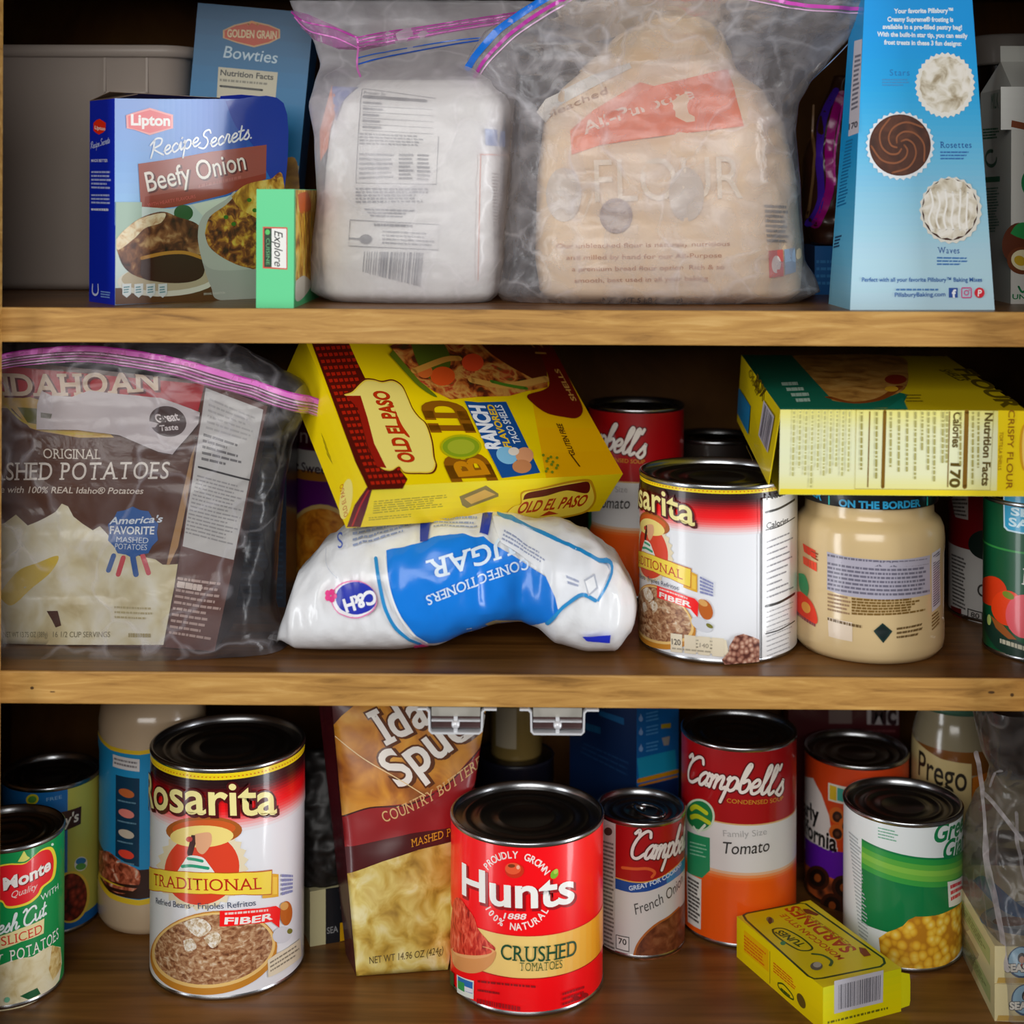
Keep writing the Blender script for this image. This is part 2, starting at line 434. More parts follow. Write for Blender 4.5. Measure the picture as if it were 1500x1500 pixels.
    def lines(s, q, n, m, fill=.55, mean=.09, ragged=.25, gap=.018):
        """rows of fine print too small to read; q = corners TL TR BR BL"""
        s.lay(); vs = []; fs = []
        for i in range(n):
            x = 0; end = 1 - s.rng.random() * ragged; y0 = (i + .5 - fill / 2) / n; y1 = (i + .5 + fill / 2) / n
            while x < end:
                x2 = min(x + mean * s.rng.uniform(.3, 1.3), end); k = len(vs)
                vs += [s.R(*s.bil(q, a, b)) for a, b in ((x, y0), (x2, y0), (x2, y1), (x, y1))]; fs.append((k, k + 1, k + 2, k + 3))
                x = x2 + gap
        s.raw(vs, fs, m, lay=False)
    def bars(s, q, n, m):
        s.lay(); vs = []; fs = []; x = 0
        while x < 1:
            w = s.rng.choice((.4, .4, .8, 1.2)) / n; k = len(vs)
            vs += [s.R(*s.bil(q, a, b)) for a, b in ((x, 0), (min(1, x + w), 0), (min(1, x + w), 1), (x, 1))]; fs.append((k, k + 1, k + 2, k + 3))
            x += w + s.rng.choice((.4, .7, 1.1)) / n
        s.raw(vs, fs, m, lay=False)
    def grad(s, q, cols, n=14, horizontal=False, rough=.38):
        """printed colour blend; q = corners TL TR BR BL"""
        s.lay()
        for i in range(n):
            t = (i + .5) / n * (len(cols) - 1); k = min(int(t), len(cols) - 2); m = ink(mix_hex(cols[k], cols[k + 1], t - k), rough)
            a, b = i / n, (i + 1) / n
            P = ((a, 0), (b, 0), (b, 1), (a, 1)) if horizontal else ((0, a), (1, a), (1, b), (0, b))
            s.uvpoly([s.R(*s.bil(q, *p)) for p in P], m, lay=False)

# ------------------------------------------------------------------ tins
class Tin:
    """steel tin: body with rolled rims, paper label, recessed lid"""
    def __init__(s, name, label, x, y, z, r, h, cal, base, lid=LID, group=None, az=0.0, paper=.34):
        s.root = thing(name, label, 'can', (x, y, z), group=group)
        s.r = r; s.h = h
        s.az = math.atan2(-0.95 - y, 0.018 - x)          # the label's middle is turned this way
        b = MB(); rl = r - .0006
        b.lathe([(0, .0015), (r - .004, .0015), (r - .003, 0), (r - .0005, 0), (r + .0006, .0012), (r + .0006, .0028), (rl, .0042), (rl, h - .0042),
                 (r + .0007, h - .003), (r + .0008, h - .001), (r - .0002, h), (r - .0016, h - .0003), (r - .0024, h - .0045)], STEEL, 96)
        b.build('can_body', s.root)
        l = MB()
        l.lathe([(r - .0022, h - .0045), (r * .86, h - .0045), (r * .845, h - .0036), (r * .8, h - .0036), (r * .785, h - .0048), (r * .66, h - .0048),
                 (r * .65, h - .0040), (r * .6, h - .0040), (r * .585, h - .0050), (r * .4, h - .005), (r * .39, h - .0044), (r * .35, h - .0044), (r * .34, h - .005), (0.0002, h - .005)], lid, 80)
        s.lid = l.build('lid', s.root)
        s.mb = MB(); s.v0 = .0034; s.v1 = h - .0036; s.rl = r
        n = max(48, int(2 * PI * r / .0022)); s.du = 2 * PI * r / n
        s.n = n
        c = cal
        def R(px, py):
            v = .5
            for _ in range(8):
                cx = c[0] + (c[4] - c[0]) * v; rr = c[1] + (c[5] - c[1]) * v; yf = c[2] + (c[6] - c[2]) * v; sg = c[3] + (c[7] - c[3]) * v
                xn = max(-.998, min(.998, (px - cx) / rr)); ys = yf - sg * (1 - math.sqrt(1 - xn * xn))
                v += (ys - py) / (c[2] - c[6])
            return (math.asin(xn) * s.r, v * s.h)
        s.R = R
        s.face = Face(s.mb, R, s.pt, s.du)
        s.band(s.v0, s.v1, base)
    def pt(s, u, v, h):
        a = s.az + u / s.rl; q = s.rl + .00012 + h
        return (q * math.cos(a), q * math.sin(a), v)
    def band(s, v0, v1, m):
        s.face.lay(); m = ink(m) if isinstance(m, str) else m; h = s.face.h; n = s.n; vs = []
        for k in range(n):
            u = (k - n // 2) * s.du; vs += [s.pt(u, v0, h), s.pt(u, v1, h)]
        s.mb.add(vs, [(2 * k, 2 * ((k + 1) % n), 2 * ((k + 1) % n) + 1, 2 * k + 1) for k in range(n)], m)
    def pband(s, y0, y1, m):
        """band round the whole tin between two heights given at the front middle"""
        cx = s.mid(); s.band(max(s.v0, s.R(cx, y1)[1]), min(s.v1, s.R(cx, y0)[1]), m)
    def mid(s):
        lo, hi = -200, 1800
        for _ in range(40):
            m = (lo + hi) / 2
            if s.R(m, 900)[0] < 0: lo = m
            else: hi = m
        return lo
    def vgrad(s, y0, y1, cols, n=10):
        for i in range(n):
            t = (i + .5) / n * (len(cols) - 1); k = min(int(t), len(cols) - 2)
            s.pband(y0 + (y1 - y0) * i / n, y0 + (y1 - y0) * (i + 1) / n, mix_hex(cols[k], cols[k + 1], t - k))
    def done(s):
        s.mb.build('label', s.root); return s.root
def tin_cal(k): return CAL[k]

# ------------------------------------------------------------------ cartons
class Carton:
    """folded card carton: eight corners, any face can take artwork"""
    F = dict(front=(0, 1, 5, 4), right=(1, 3, 7, 5), back=(3, 2, 6, 7), left=(2, 0, 4, 6), top=(4, 5, 7, 6), bottom=(2, 3, 1, 0))
    def __init__(s, key, cols, top=None, skip=()):
        loc, (W, D, H), rot = BOX[key]
        tw, td = (top or (W, D))
        s.c = [Vector((x * w / 2, y * d / 2, z)) for z, w, d in ((0, W, D), (H, tw, td)) for y in (-1, 1) for x in (-1, 1)]
        s.mb = MB(); s.loc = loc; s.rot = rot; s.key = key; s.W, s.D, s.H = W, D, H
        for f, idx in s.F.items():
            if f in skip: continue
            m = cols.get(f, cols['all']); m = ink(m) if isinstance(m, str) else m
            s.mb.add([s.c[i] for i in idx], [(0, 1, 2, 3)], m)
    def face(s, f, seed=7):
        a, b, c, d = [s.c[i] for i in s.F[f]]
        W = (b - a).length; H = (d - a).length; n = (b - a).cross(d - a).normalized()
        q = CAL[s.key + '.' + f]
        R = inv_bilinear(q, W, H) if s.key in TOP else homog(q, [(0, 0), (W, 0), (W, H), (0, H)])
        def pt(u, v, h):
            x, y = u / W, v / H
            return (a * (1 - x) + b * x) * (1 - y) + (d * (1 - x) + c * x) * y + n * (h + 5e-5)
        fc = Face(s.mb, R, pt); fc.q = [q[3], q[2], q[1], q[0]]; fc.rng = random.Random(seed); fc.W, fc.H = W, H
        return fc
    def done(s, name, label, cat, group=None):
        o = s.mb.build(name, smooth=False); o.location = s.loc
        o.rotation_euler = s.rot
        return tag(o, label, cat, group)

# ------------------------------------------------------------------ soft bags and sacks
def lerp_rows(rows, z):
    for a, b in zip(rows, rows[1:]):
        if z <= b[0]:
            t = (z - a[0]) / (b[0] - a[0]); t = max(0, min(1, t)); t = t * t * (3 - 2 * t) * .5 + t * .5
            return [x + (y - x) * t for x, y in zip(a[1:], b[1:])]
    return list(rows[-1][1:])
class Pillow:
    """soft closed body described by horizontal sections (z, left, right, middle depth, half depth)"""
    def __init__(s, rows, n=3.0, amp=.0015, freq=35, seed=0, nz=60, ns=72, org=None):
        s.rows = rows; s.n = n; s.amp = amp; s.freq = freq; s.seed = seed; s.nz = nz; s.ns = ns
        s.org = Vector(org) if org else Vector(((rows[0][1] + rows[0][2]) / 2, rows[0][3], rows[0][0]))
    def nz_(s, x, y, z):
        p = Vector((x * s.freq + s.seed, y * s.freq, z * s.freq))
        a = noise.noise(p); b = noise.noise(p * 2.3 + Vector((5, 3, 1)))
        return s.amp * (a * 1.2 + (1 - abs(b) * 2.2) * .7)
    def half(s, t):
        return max(0.0, 1 - abs(t) ** s.n) ** (1 / s.n)
    def front(s, x, z):
        xl, xr, yc, d = lerp_rows(s.rows, z)
        t = (x - (xl + xr) / 2) / max(1e-6, (xr - xl) / 2); t = max(-.995, min(.995, t))
        return yc - d * s.half(t) - s.nz_(x, 0, z) * min(1, s.half(t) * 1.4)
    def mesh(s, mb, m, close=True):
        vs = []; fs = []; z0, z1 = s.rows[0][0], s.rows[-1][0]; N = s.ns
        for i in range(s.nz + 1):
            z = z0 + (z1 - z0) * i / s.nz
            xl, xr, yc, d = lerp_rows(s.rows, z); xm, hw = (xl + xr) / 2, (xr - xl) / 2
            for k in range(N):
                a = 2 * PI * k / N; c, q = math.cos(a), math.sin(a)
                t = math.copysign(abs(c) ** (2 / s.n), c); w = math.copysign(abs(q) ** (2 / s.n), q)
                x = xm + hw * t; e = s.nz_(x, 0 if q < 0 else 1, z) * min(1, abs(w) * 1.4)
                vs.append((x - s.org.x, yc + d * w + (e if q > 0 else -e) - s.org.y, z - s.org.z))
        for i in range(s.nz):
            fs += [(i * N + k, i * N + (k + 1) % N, (i + 1) * N + (k + 1) % N, (i + 1) * N + k) for k in range(N)]
        if close: fs += [tuple(range(N))[::-1], tuple(s.nz * N + k for k in range(N))]
        mb.add(vs, fs, m)
    def face(s, mb, key, d=.006, lift=.0004):
        R = homog(CAL[key][0], CAL[key][1])
        def pt(u, v, h): return (u - s.org.x, s.front(u, v) - lift - h - s.org.y, v - s.org.z)
        return Face(mb, R, pt, d, d, 4e-5)
# ------------------------------------------------------------------ where things stand (metres): location of the base, size, turn
TINS = {
 'hunts': (.0109, .0937, Z3, .0527, .1153), 'rosT': (-.2007, .1100, Z3, .0535, .1565), 'rosM': (.1396, .0756, Z2, .0524, .1166),
 'campS': (.0936, .1490, Z3, .0324, .0972), 'campT': (.1690, .1758, Z3, .0424, .1450), 'green': (.2837, .1444, Z3, .0419, .1048),
 'delm': (-.3457, .0781, Z3, .0371, .1076), 'amys': (-.3467, .1736, Z3, .0354, .1096), 'olive': (.2680, .2265, Z3, .0395, .1120),
 'campB': (.0939, .2107, Z2, .0364, .1434), 'greenR': (.3541, .0629, Z2, .0360, .1042), 'princ': (-.1370, .2450, Z2, .0420, .1320),
 'black': (.1600, .2480, Z2, .0330, .1130), 'soup': (.3555, .1500, Z2, .0365, .1140),
}
BOX = {
 'lipton': ((-.2232, .0777, Z1), (.1246, .0405, .1343), (0, 0, .6956)),
 'green_pasta': ((-.1498, .0540, Z1), (.0241, .1000, .0757), (0, 0, -.02)),
 'bowties': ((-.2090, .1700, Z1 + .0038), (.0850, .0350, .2020), (0, .088, 0)),
 'pills': ((.2612, .0408, Z1), (.0941, .0521, .2150), (0, 0, .0637)),
 'taco': ((-.0488, .1063, .3671), (.2005, .1360, .0390), (.6862, .0583, .5884)),
 'flour': ((.2478, .0950, .3608), (.1546, .1900, .0544), (.072, 0, -.0100)),
 'sard': ((.2105, .0875, Z3), (.0624, .1041, .0288), (0, 0, .4228)),
 'blue': ((.0870, .2370, Z3), (.0500, .0700, .1850), (0, 0, .7854)),
 'mc': ((.2680, .2880, Z3), (.0900, .0300, .1520), (0, 0, 0)),
 'seas1': ((.3790, .1000, Z3), (.1150, .1200, .0245), (0, 0, -.04)),
 'seas2': ((.3780, .1020, .0245), (.1150, .1200, .0245), (0, 0, -.02)),
 'milk': ((.3720, .1060, Z1), (.0700, .0700, .1470), (0, 0, 0)),
 'maroon': ((-.0700, .2450, Z1), (.1200, .0400, .2200), (0, 0, 0)),
 'navy': ((-.1867, .1750, Z2), (.0400, .0500, .1300), (0, 0, 0)),
 'smallblue': ((.2450, .1750, Z1), (.0500, .0450, .0356), (0, 0, 0)),
 'cream': ((-.1360, .1550, Z3), (.0340, .0400, .0400), (0, 0, .35)),
}
TOP = {'pills': (.0690, .0300)}
CAL = {   # artwork drawing frame of every face
 'hunts': [770.97, 111.24, 1490.06, 58.05, 771.95, 111.24, 1234.08, 45.77],
 'rosT': [332.92, 112.89, 1465.62, 55.73, 334.23, 112.88, 1124.71, 39.73],
 'rosM': [1049.46, 113.77, 973.72, 33.33, 1050.48, 113.78, 709.82, 20.63],
 'campS': [937.08, 65.18, 1405.88, 31.95, 937.85, 65.19, 1205.21, 26.25],
 'campT': [1080.98, 84.0, 1389.54, 39.91, 1082.11, 84.01, 1094.68, 29.29],
 'green': [1321.43, 87.36, 1423.61, 40.87, 1322.27, 87.37, 1204.13, 33.01],
 'delm': [11.02, 83.46, 1479.54, 39.45, 11.94, 83.45, 1242.16, 31.67],
 'amys': [73.94, 72.27, 1373.35, 31.7, 74.79, 72.26, 1152.96, 25.32],
 'olive': [1253.81, 76.03, 1338.52, 33.43, 1254.65, 76.03, 1121.39, 26.56],
 'campB': [930.92, 69.32, 879.99, 18.11, 932.0, 69.33, 599.15, 9.62],
 'greenR': [1521.54, 83.27, 973.66, 22.37, 1522.44, 83.28, 738.46, 14.75],
 'princ': [501.63, 77.75, 861.92, 19.64, 502.59, 77.75, 610.49, 11.17],
 'black': [1047.81, 61.27, 859.8, 15.27, 1048.63, 61.28, 646.11, 9.63],
 'soup': [1465.18, 77.11, 917.24, 19.35, 1466.09, 77.12, 680.86, 12.14],
 'lipton.front': [(168.3, 446.9), (413.3, 435.2), (414.4, 154.9), (169.4, 144.0)],
 'lipton.left': [(130.5, 441.5), (168.3, 446.9), (169.4, 144.0), (131.7, 148.1)],
 'green_pasta.front': [(375.1, 451.1), (430.3, 451.5), (430.9, 277.2), (375.8, 277.0)],
 'green_pasta.right': [(430.3, 451.5), (467.2, 435.2), (467.9, 277.5), (430.9, 277.2)],
 'bowties.front': [(253.3, 412.3), (421.4, 428.0), (458.3, 27.3), (290.1, 12.0)],
 'bowties.right': [(421.4, 428.0), (432.4, 423.4), (468.1, 35.1), (458.3, 27.3)],
 'pills.front': [(1245.0, 453.9), (1457.0, 453.9), (1421.8, -33.5), (1268.1, -35.2)],
 'pills.left': [(1213.7, 444.9), (1245.0, 453.9), (1268.1, -35.2), (1249.2, -25.8)],
 'taco.front': [(507.3, 773.5), (878.4, 748.5), (912.5, 694.1), (537.5, 713.3)],
 'taco.left': [(417.5, 549.6), (507.3, 773.5), (537.5, 713.3), (443.3, 490.5)],
 'taco.top': [(537.5, 713.3), (912.5, 694.1), (797.4, 494.2), (443.3, 490.5)],
 'flour.front': [(1141.6, 724.4), (1502.6, 727.4), (1506.0, 602.4), (1143.5, 599.9)],
 'flour.left': [(1084.7, 624.0), (1141.6, 724.4), (1143.5, 599.9), (1086.1, 520.0)],
 'flour.top': [(1143.5, 599.9), (1506.0, 602.4), (1387.7, 521.9), (1086.1, 520.0)],
 'sard.front': [(1205.3, 1511.7), (1319.8, 1481.5), (1320.1, 1418.2), (1205.5, 1446.7)],
 'sard.left': [(1079.3, 1401.6), (1205.3, 1511.7), (1205.5, 1446.7), (1079.5, 1342.4)],
 'sard.top': [(1205.5, 1446.7), (1320.1, 1418.2), (1186.9, 1318.6), (1079.5, 1342.4)],
 'blue.front': [(931.7, 1329.3), (993.1, 1298.4), (994.5, 953.0), (933.1, 973.3)],
 'blue.left': [(834.0, 1284.9), (931.7, 1329.3), (933.1, 973.3), (835.3, 943.9)],
 'blue.top': [(933.1, 973.3), (994.5, 953.0), (897.0, 925.3), (835.3, 943.9)],
 'mc.front': [(1154.4, 1264.1), (1317.2, 1265.6), (1318.2, 991.3), (1155.5, 990.1)],
 'mc.left': [(1145.4, 1240.5), (1154.4, 1264.1), (1155.5, 990.1), (1146.4, 973.0)],
 'mc.top': [(1155.5, 990.1), (1318.2, 991.3), (1305.2, 974.2), (1146.4, 973.0)],
 'seas1.front': [(1457.0, 1495.7), (1718.4, 1504.1), (1718.6, 1449.2), (1457.2, 1441.1)],
 'seas1.left': [(1392.9, 1364.3), (1457.0, 1495.7), (1457.2, 1441.1), (1393.1, 1315.6)],
 'seas1.top': [(1457.2, 1441.1), (1718.6, 1449.2), (1625.8, 1322.2), (1393.1, 1315.6)],
 'seas2.front': [(1457.0, 1440.2), (1716.2, 1445.5), (1716.4, 1390.8), (1457.2, 1385.7)],
 'seas2.left': [(1388.2, 1314.8), (1457.0, 1440.2), (1457.2, 1385.7), (1388.4, 1266.2)],
 'seas2.top': [(1457.2, 1385.7), (1716.4, 1390.8), (1619.2, 1270.4), (1388.4, 1266.2)],
 'milk.front': [(1480.5, 445.1), (1632.6, 445.8), (1633.9, 127.5), (1481.7, 127.0)],
 'milk.left': [(1435.2, 434.4), (1480.5, 445.1), (1481.7, 127.0), (1436.3, 136.9)],
 'maroon.front': [(511.8, 419.3), (736.1, 420.4), (737.7, 8.5), (513.3, 8.0)],
 'maroon.right': [(736.1, 420.4), (737.4, 415.7), (739.0, 17.4), (737.7, 8.5)],
 'navy.front': [(339.1, 889.0), (418.8, 889.6), (419.8, 630.1), (340.1, 629.6)],
 'navy.right': [(418.8, 889.6), (434.3, 863.1), (435.3, 614.9), (419.8, 630.1)],
 'navy.top': [(340.1, 629.6), (419.8, 630.1), (435.3, 614.9), (359.1, 614.4)],
 'smallblue.front': [(1193.4, 431.7), (1293.7, 432.2), (1294.0, 360.9), (1193.7, 360.5)],
 'smallblue.left': [(1177.0, 425.8), (1193.4, 431.7), (1193.7, 360.5), (1177.3, 357.4)],
 'smallblue.top': [(1193.7, 360.5), (1294.0, 360.9), (1273.6, 357.8), (1177.3, 357.4)],
 'cream.front': [(454.2, 1386.8), (521.8, 1375.6), (522.1, 1295.2), (454.5, 1305.5)],
 'cream.left': [(438.2, 1349.4), (454.2, 1386.8), (454.5, 1305.5), (438.5, 1270.8)],
 'cream.top': [(454.5, 1305.5), (522.1, 1295.2), (504.0, 1261.2), (438.5, 1270.8)],
 'sack1': ([(450, 450), (760, 450), (760, 100), (450, 100)], [(-0.1358, 0.4677), (0.0042, 0.4684), (0.0036, 0.6262), (-0.1365, 0.6258)]),
 'sack2': ([(700, 450), (1260, 450), (1260, 0), (700, 0)], [(-0.0227, 0.4685), (0.2281, 0.4697), (0.2274, 0.6713), (-0.0235, 0.6707)]),
 'bag1': ([(400, 460), (800, 460), (800, 0), (400, 0)], [(-0.1564, 0.4641), (0.0221, 0.4649), (0.0213, 0.6698), (-0.1572, 0.6694)]),
 'bag2': ([(680, 460), (1290, 460), (1290, 0), (680, 0)], [(-0.0315, 0.4645), (0.2402, 0.4658), (0.2394, 0.6705), (-0.0322, 0.6699)]),
 'sugar': ([(400, 970), (940, 970), (940, 740), (400, 740)], [(-0.1598, 0.2285), (0.0871, 0.2304), (0.0867, 0.3354), (-0.1602, 0.3338)]),
 'film': ([(0, 985), (500, 985), (500, 500), (0, 500)], [(-0.3313, 0.2316), (-0.1096, 0.2333), (-0.1104, 0.4474), (-0.3321, 0.4463)]),
 'purple': ([(1180, 400), (1270, 400), (1270, 100), (1180, 100)], [(0.2101, 0.4868), (0.2542, 0.487), (0.2537, 0.6345), (0.2095, 0.6344)]),
 'seasbag': ([(1390, 1500), (1500, 1500), (1500, 1080), (1390, 1080)], [(0.2941, -0.012), (0.3442, -0.0115), (0.3435, 0.1805), (0.2934, 0.1801)]),
 'jar': ([(1160, 980), (1385, 980), (1385, 720), (1160, 720)], [(0.1817, 0.2369), (0.2806, 0.2377), (0.2801, 0.3522), (0.1812, 0.3516)]),
 'pouch': ([(0, 985), (420, 985), (420, 500), (0, 500)], [(-0.3419, 0.2219), (-0.1498, 0.2234), (-0.1506, 0.4442), (-0.3427, 0.4433)]),
 'spud': ([(460, 1440), (730, 1440), (730, 1030), (460, 1030)], [(-0.1322, 0.0111), (-0.008, 0.0123), (-0.0087, 0.2006), (-0.1329, 0.1996)]),
}
# ------------------------------------------------------------------ the cupboard
W_SIDE = wood('cupboard_board', ['#38200a', '#5a3814', '#6e4a1c'], 6, (1.2, 8, .7), .6, spec=.12)
W_TOP = wood('shelf_board_brown', ['#4a2c0e', '#653f18', '#7a5022', '#86592c'], 5, (.8, 14, 8), .36, .08)
W_EDGE = wood('shelf_edge_oak', ['#7c5522', '#a87a3a', '#bd8f4a', '#d0a662'], 7, (2.2, 14, 26), .5, .15)
XL, XR, YB, ZC = -.425, .475, .312, .705
def slab(name, x0, x1, y0, y1, z0, z1, m):
    b = MB(); b.box(x0, x1, y0, y1, z0, z1, m); return structure(b.build(name, smooth=False))
slab('wall_back', XL - .018, XR + .018, YB, YB + .012, -.02, ZC + .018, W_SIDE)
slab('wall_left', XL - .018, XL, 0, YB, -.02, ZC + .018, W_SIDE)
slab('wall_right', XR, XR + .018, 0, YB, -.02, ZC + .018, W_SIDE)
slab('ceiling', XL, XR, 0, YB, ZC, ZC + .018, W_SIDE)
slab('floor', XL, XR, -.0, YB, -.02, 0, W_TOP)
slab('trim_1', XL - .018, -.3238, -.019, 0, -.06, ZC + .06, W_EDGE)          # upright of the face frame on the left
slab('trim_2', .327, XR + .018, -.019, 0, -.06, ZC + .06, W_EDGE)
slab('trim_3', -.3238, .327, -.019, 0, -.06, -.0005, W_EDGE)                     # rail under the cupboard floor
slab('trim_4', -.3238, .327, -.019, 0, ZC, ZC + .06, W_EDGE)
def shelf(name, z, t, label):
    b = MB(); b.box(XL, XR, .002, YB, z - t, z, W_TOP)
    o = b.build(name, smooth=False)
    e = MB(); e.box(XL, XR, -.0005, .002, z - t, z, W_EDGE); ed = e.build('edge_band', o, smooth=False, bevel=.0008); ed['label'] = 'light oak front edge'
    return tag(o, label, 'shelf')
s1 = shelf('shelf', Z1, .0220, 'upper brown wooden shelf with oak edge, under the bagged flour and blue boxes')
s2 = shelf('shelf', Z2, .0205, 'lower brown wooden shelf with oak edge, carrying the sugar bag and the cheese dip jar')
# dents in the edge bands, part of the timber
def chip(shelf_o, pts, z):
    b = MB()
    for x, dz, rx, rz in pts:
        b.add([(x + rx * math.cos(k * PI / 5), -.00058, z + dz + rz * math.sin(k * PI / 5)) for k in range(10)], [tuple(range(10))], ink('#4a3212', .7))
    b.build('dent', shelf_o, smooth=False)
chip(s2, [(-.3035, -.0105, .0012, .0010), (-.2905, -.0128, .0018, .0004)], Z2)
chip(s2, [(.303, -.0085, .0022, .0009), (.316, -.0100, .0012, .0012)], Z2)

# the two door catches screwed under the lower shelf
def catch(x, label):
    zt = Z2 - .0205
    o = thing('door_catch', label, 'door catch', (x, 0, zt), group='metal door catches')
    CH = ink('#dcdde0', .3, .25); GR = ink('#a9a59c', .4, .2); DK = ink('#4a3534', .4)
    p = MB()
    path = [(-.024, -.0012), (-.0185, -.0012), (-.0168, -.003), (-.0165, -.0148), (-.0150, -.0163), (.0150, -.0163), (.0165, -.0148), (.0168, -.003), (.0185, -.0012), (.026, -.0012)]
    vs = []
    for i, (a, b_) in enumerate(path):
        n = Vector((0, 0))
        q0 = path[max(i - 1, 0)]; q1 = path[min(i + 1, len(path) - 1)]
        d = Vector((q1[0] - q0[0], q1[1] - q0[1])).normalized(); n = Vector((-d.y, d.x)) * .0006
        for yy in (-.0015, .030):
            vs += [(a + n.x, yy, b_ + n.y), (a - n.x, yy, b_ - n.y)]
    fs = []
    for i in range(len(path) - 1):
        k = 4 * i
        fs += [(k, k + 4, k + 5, k + 1), (k + 2, k + 3, k + 7, k + 6), (k, k + 2, k + 6, k + 4), (k + 1, k + 5, k + 7, k + 3)]
    p.add(vs, fs, CH); p.build('bracket', o, smooth=False)
    h = MB(); h.box(-.0155, .0155, .002, .028, -.0066, -.0008, GR); h.box(-.0155, .0155, .0035, .028, -.0145, -.0066, DK)
    h.box(-.0155, .0155, .0012, .004, -.0098, -.0088, CH); h.build('magnet_housing', o, smooth=False)
    s = MB(); s.lathe([(0, .0), (.0026, 0), (.0026, .004), (.0018, .0052), (0, .0054)], CH, 16)
    sc = s.build('screw', o); sc.location = (0, .0025, -.0108); sc.rotation_euler = (PI / 2, 0, 0)
    t = MB(); t.box(-.0012, .0012, -.0005, .003, -.0162, -.0060, CH); t.build('clip', o, smooth=False)
catch(-.0345, 'left-hand metal door catch under the lower shelf, in front of the brown potato pouch')
catch(.0300, 'right-hand metal door catch under the lower shelf, beside the dark blue box')
# ------------------------------------------------------------------ tins
BEANS = food('beans_print', ['#6a3c22', '#a06c48', '#c39a72', '#e0cbb0'], 260, 'noise', stretch=(1, 1, 1.5))
PINTO = food('pinto_print', ['#dcbcaa', '#c4967f', '#9c6654', '#5a2c22'], 330, 'bumps')
SALSA = food('tomato_crush_print', ['#8c1208', '#c8281a', '#e8543a', '#f0846a'], 220, 'noise', stretch=(1.6, 1.6, .7))
CORN = food('corn_print', ['#f8e08c', '#f4cc4c', '#e8b028', '#c08018'], 170, 'bumps')
CREAMY = food('potato_print', ['#d2bd84', '#e8dcb4', '#f0e8cc'], 90, 'noise')
SOUP = food('onion_soup_print', ['#5a2a16', '#7e4426', '#98603c'], 160, 'noise')
OLIVE = food('olive_print', ['#1c120e', '#5a2c1a', '#a04a20', '#c8602c'], 95, 'bumps')
CHILI = food('chili_print', ['#a8402a', '#7a2418', '#34100a'], 210, 'bumps')

# --- crushed tomatoes
t = Tin('crushed_tomatoes_can', 'large red tin of crushed tomatoes standing front centre on the cupboard floor', *TINS['hunts'], CAL['hunts'], '#f00818')
f = t.face
t.pband(1371, 1433, '#efcf86')
u0 = t.R(800, 1371)[0]; vb = t.R(t.mid(), 1371)[1]; va = t.R(t.mid(), 1433)[1]
for i in range(10):
    a = u0 + i * .0062; f.uvpoly([(a, va), (a + .0062, va), (a + .0062, vb), (a, vb)], mix_hex('#efcf86', '#ee981a', (i + 1) / 10))
t.pband(1370.2, 1371.4, '#c8202a'); t.pband(1432.6, 1434, '#a00c18')
f.poly([(662, 1352), (667, 1322), (676, 1318), (686, 1330), (697, 1345), (703, 1362), (716, 1378), (727, 1392), (700, 1404), (664, 1398)], SALSA, True)
f.ell(695, 1396, 33, 10, '#e8b07c'); f.ell(694, 1394, 29, 7, SALSA)
f.poly([(662, 1392), (672, 1402), (695, 1406), (716, 1402), (728, 1394), (724, 1410), (708, 1424), (688, 1427), (668, 1418)], '#d99c66', True)
f.poly([(664, 1360), (680, 1345), (700, 1375), (712, 1394), (690, 1399), (668, 1394)], SALSA, True)
f.arc_text('PROUDLY GROWN', (755, 1306), 54, 146, 34, 10, '#f7e7e2')
f.ell(754, 1275, 13, 11, '#c2361c'); f.ell(752, 1272, 11, 8.5, '#e2603c'); f.ell(750, 1268, 5, 2.6, '#7a3a18'); f.ell(759, 1270, 2.4, 3, '#f0b8a0')
f.text('Hunts', (681, 1311), (836, 1320), 45, '#f8f6f2', bold=.022, arc=2, sh='#8e0a16')
f.ell(809, 1280, 5, 7, '#7fb436', rot=.5); f.ell(811, 1276, 3, 4, '#b4cf5a', rot=.5)
f.text('1888', (739, 1345), (769, 1346), 8, '#f7e7e2', bold=.02, shear=.3)
f.arc_text('100% NATURAL', (755, 1305), 52, 216, 326, 10, '#f7e7e2', flip=True)
f.text('CRUSHED', (735, 1404), (840, 1398), 22, '#1d4a34', bold=.004, serif=True)
f.text('TOMATOES', (761, 1421), (820, 1417), 12, '#59663a', serif=True)
f.poly([(672.5, 1430), (697.5, 1438), (697, 1465), (673, 1456)], '#e6ece4'); f.poly([(674, 1432), (696, 1440), (695.6, 1457), (674.4, 1449)], '#2f6fb0'); f.poly([(674, 1438), (684, 1442), (684, 1455), (674.4, 1450)], '#3c9a5a'); f.poly([(684, 1446), (695.6, 1450), (695.6, 1456), (684, 1453)], '#e8e6f0')
f.poly([(662, 1424), (668, 1429), (668, 1449), (662, 1444)], '#31552e')
f.lines([(703, 1436), (790, 1443), (790, 1447), (703, 1440)], 1, '#8c0a14', .8); f.lines([(703, 1449), (735, 1453), (735, 1457), (703, 1453)], 1, '#8c0a14', .8)
f.lines([(702, 1463), (778, 1476), (778, 1483), (702, 1471)], 1, '#9c0c18', .9, mean=.05)
f.lines([(820, 1452), (858, 1440), (858, 1462), (820, 1474)], 3, '#9c0c18', .5)
for sx in (840, 852): f.ell(sx, 1462 - (sx - 840) * .35, 5, 3.4, '#8c0a14')
t.done()

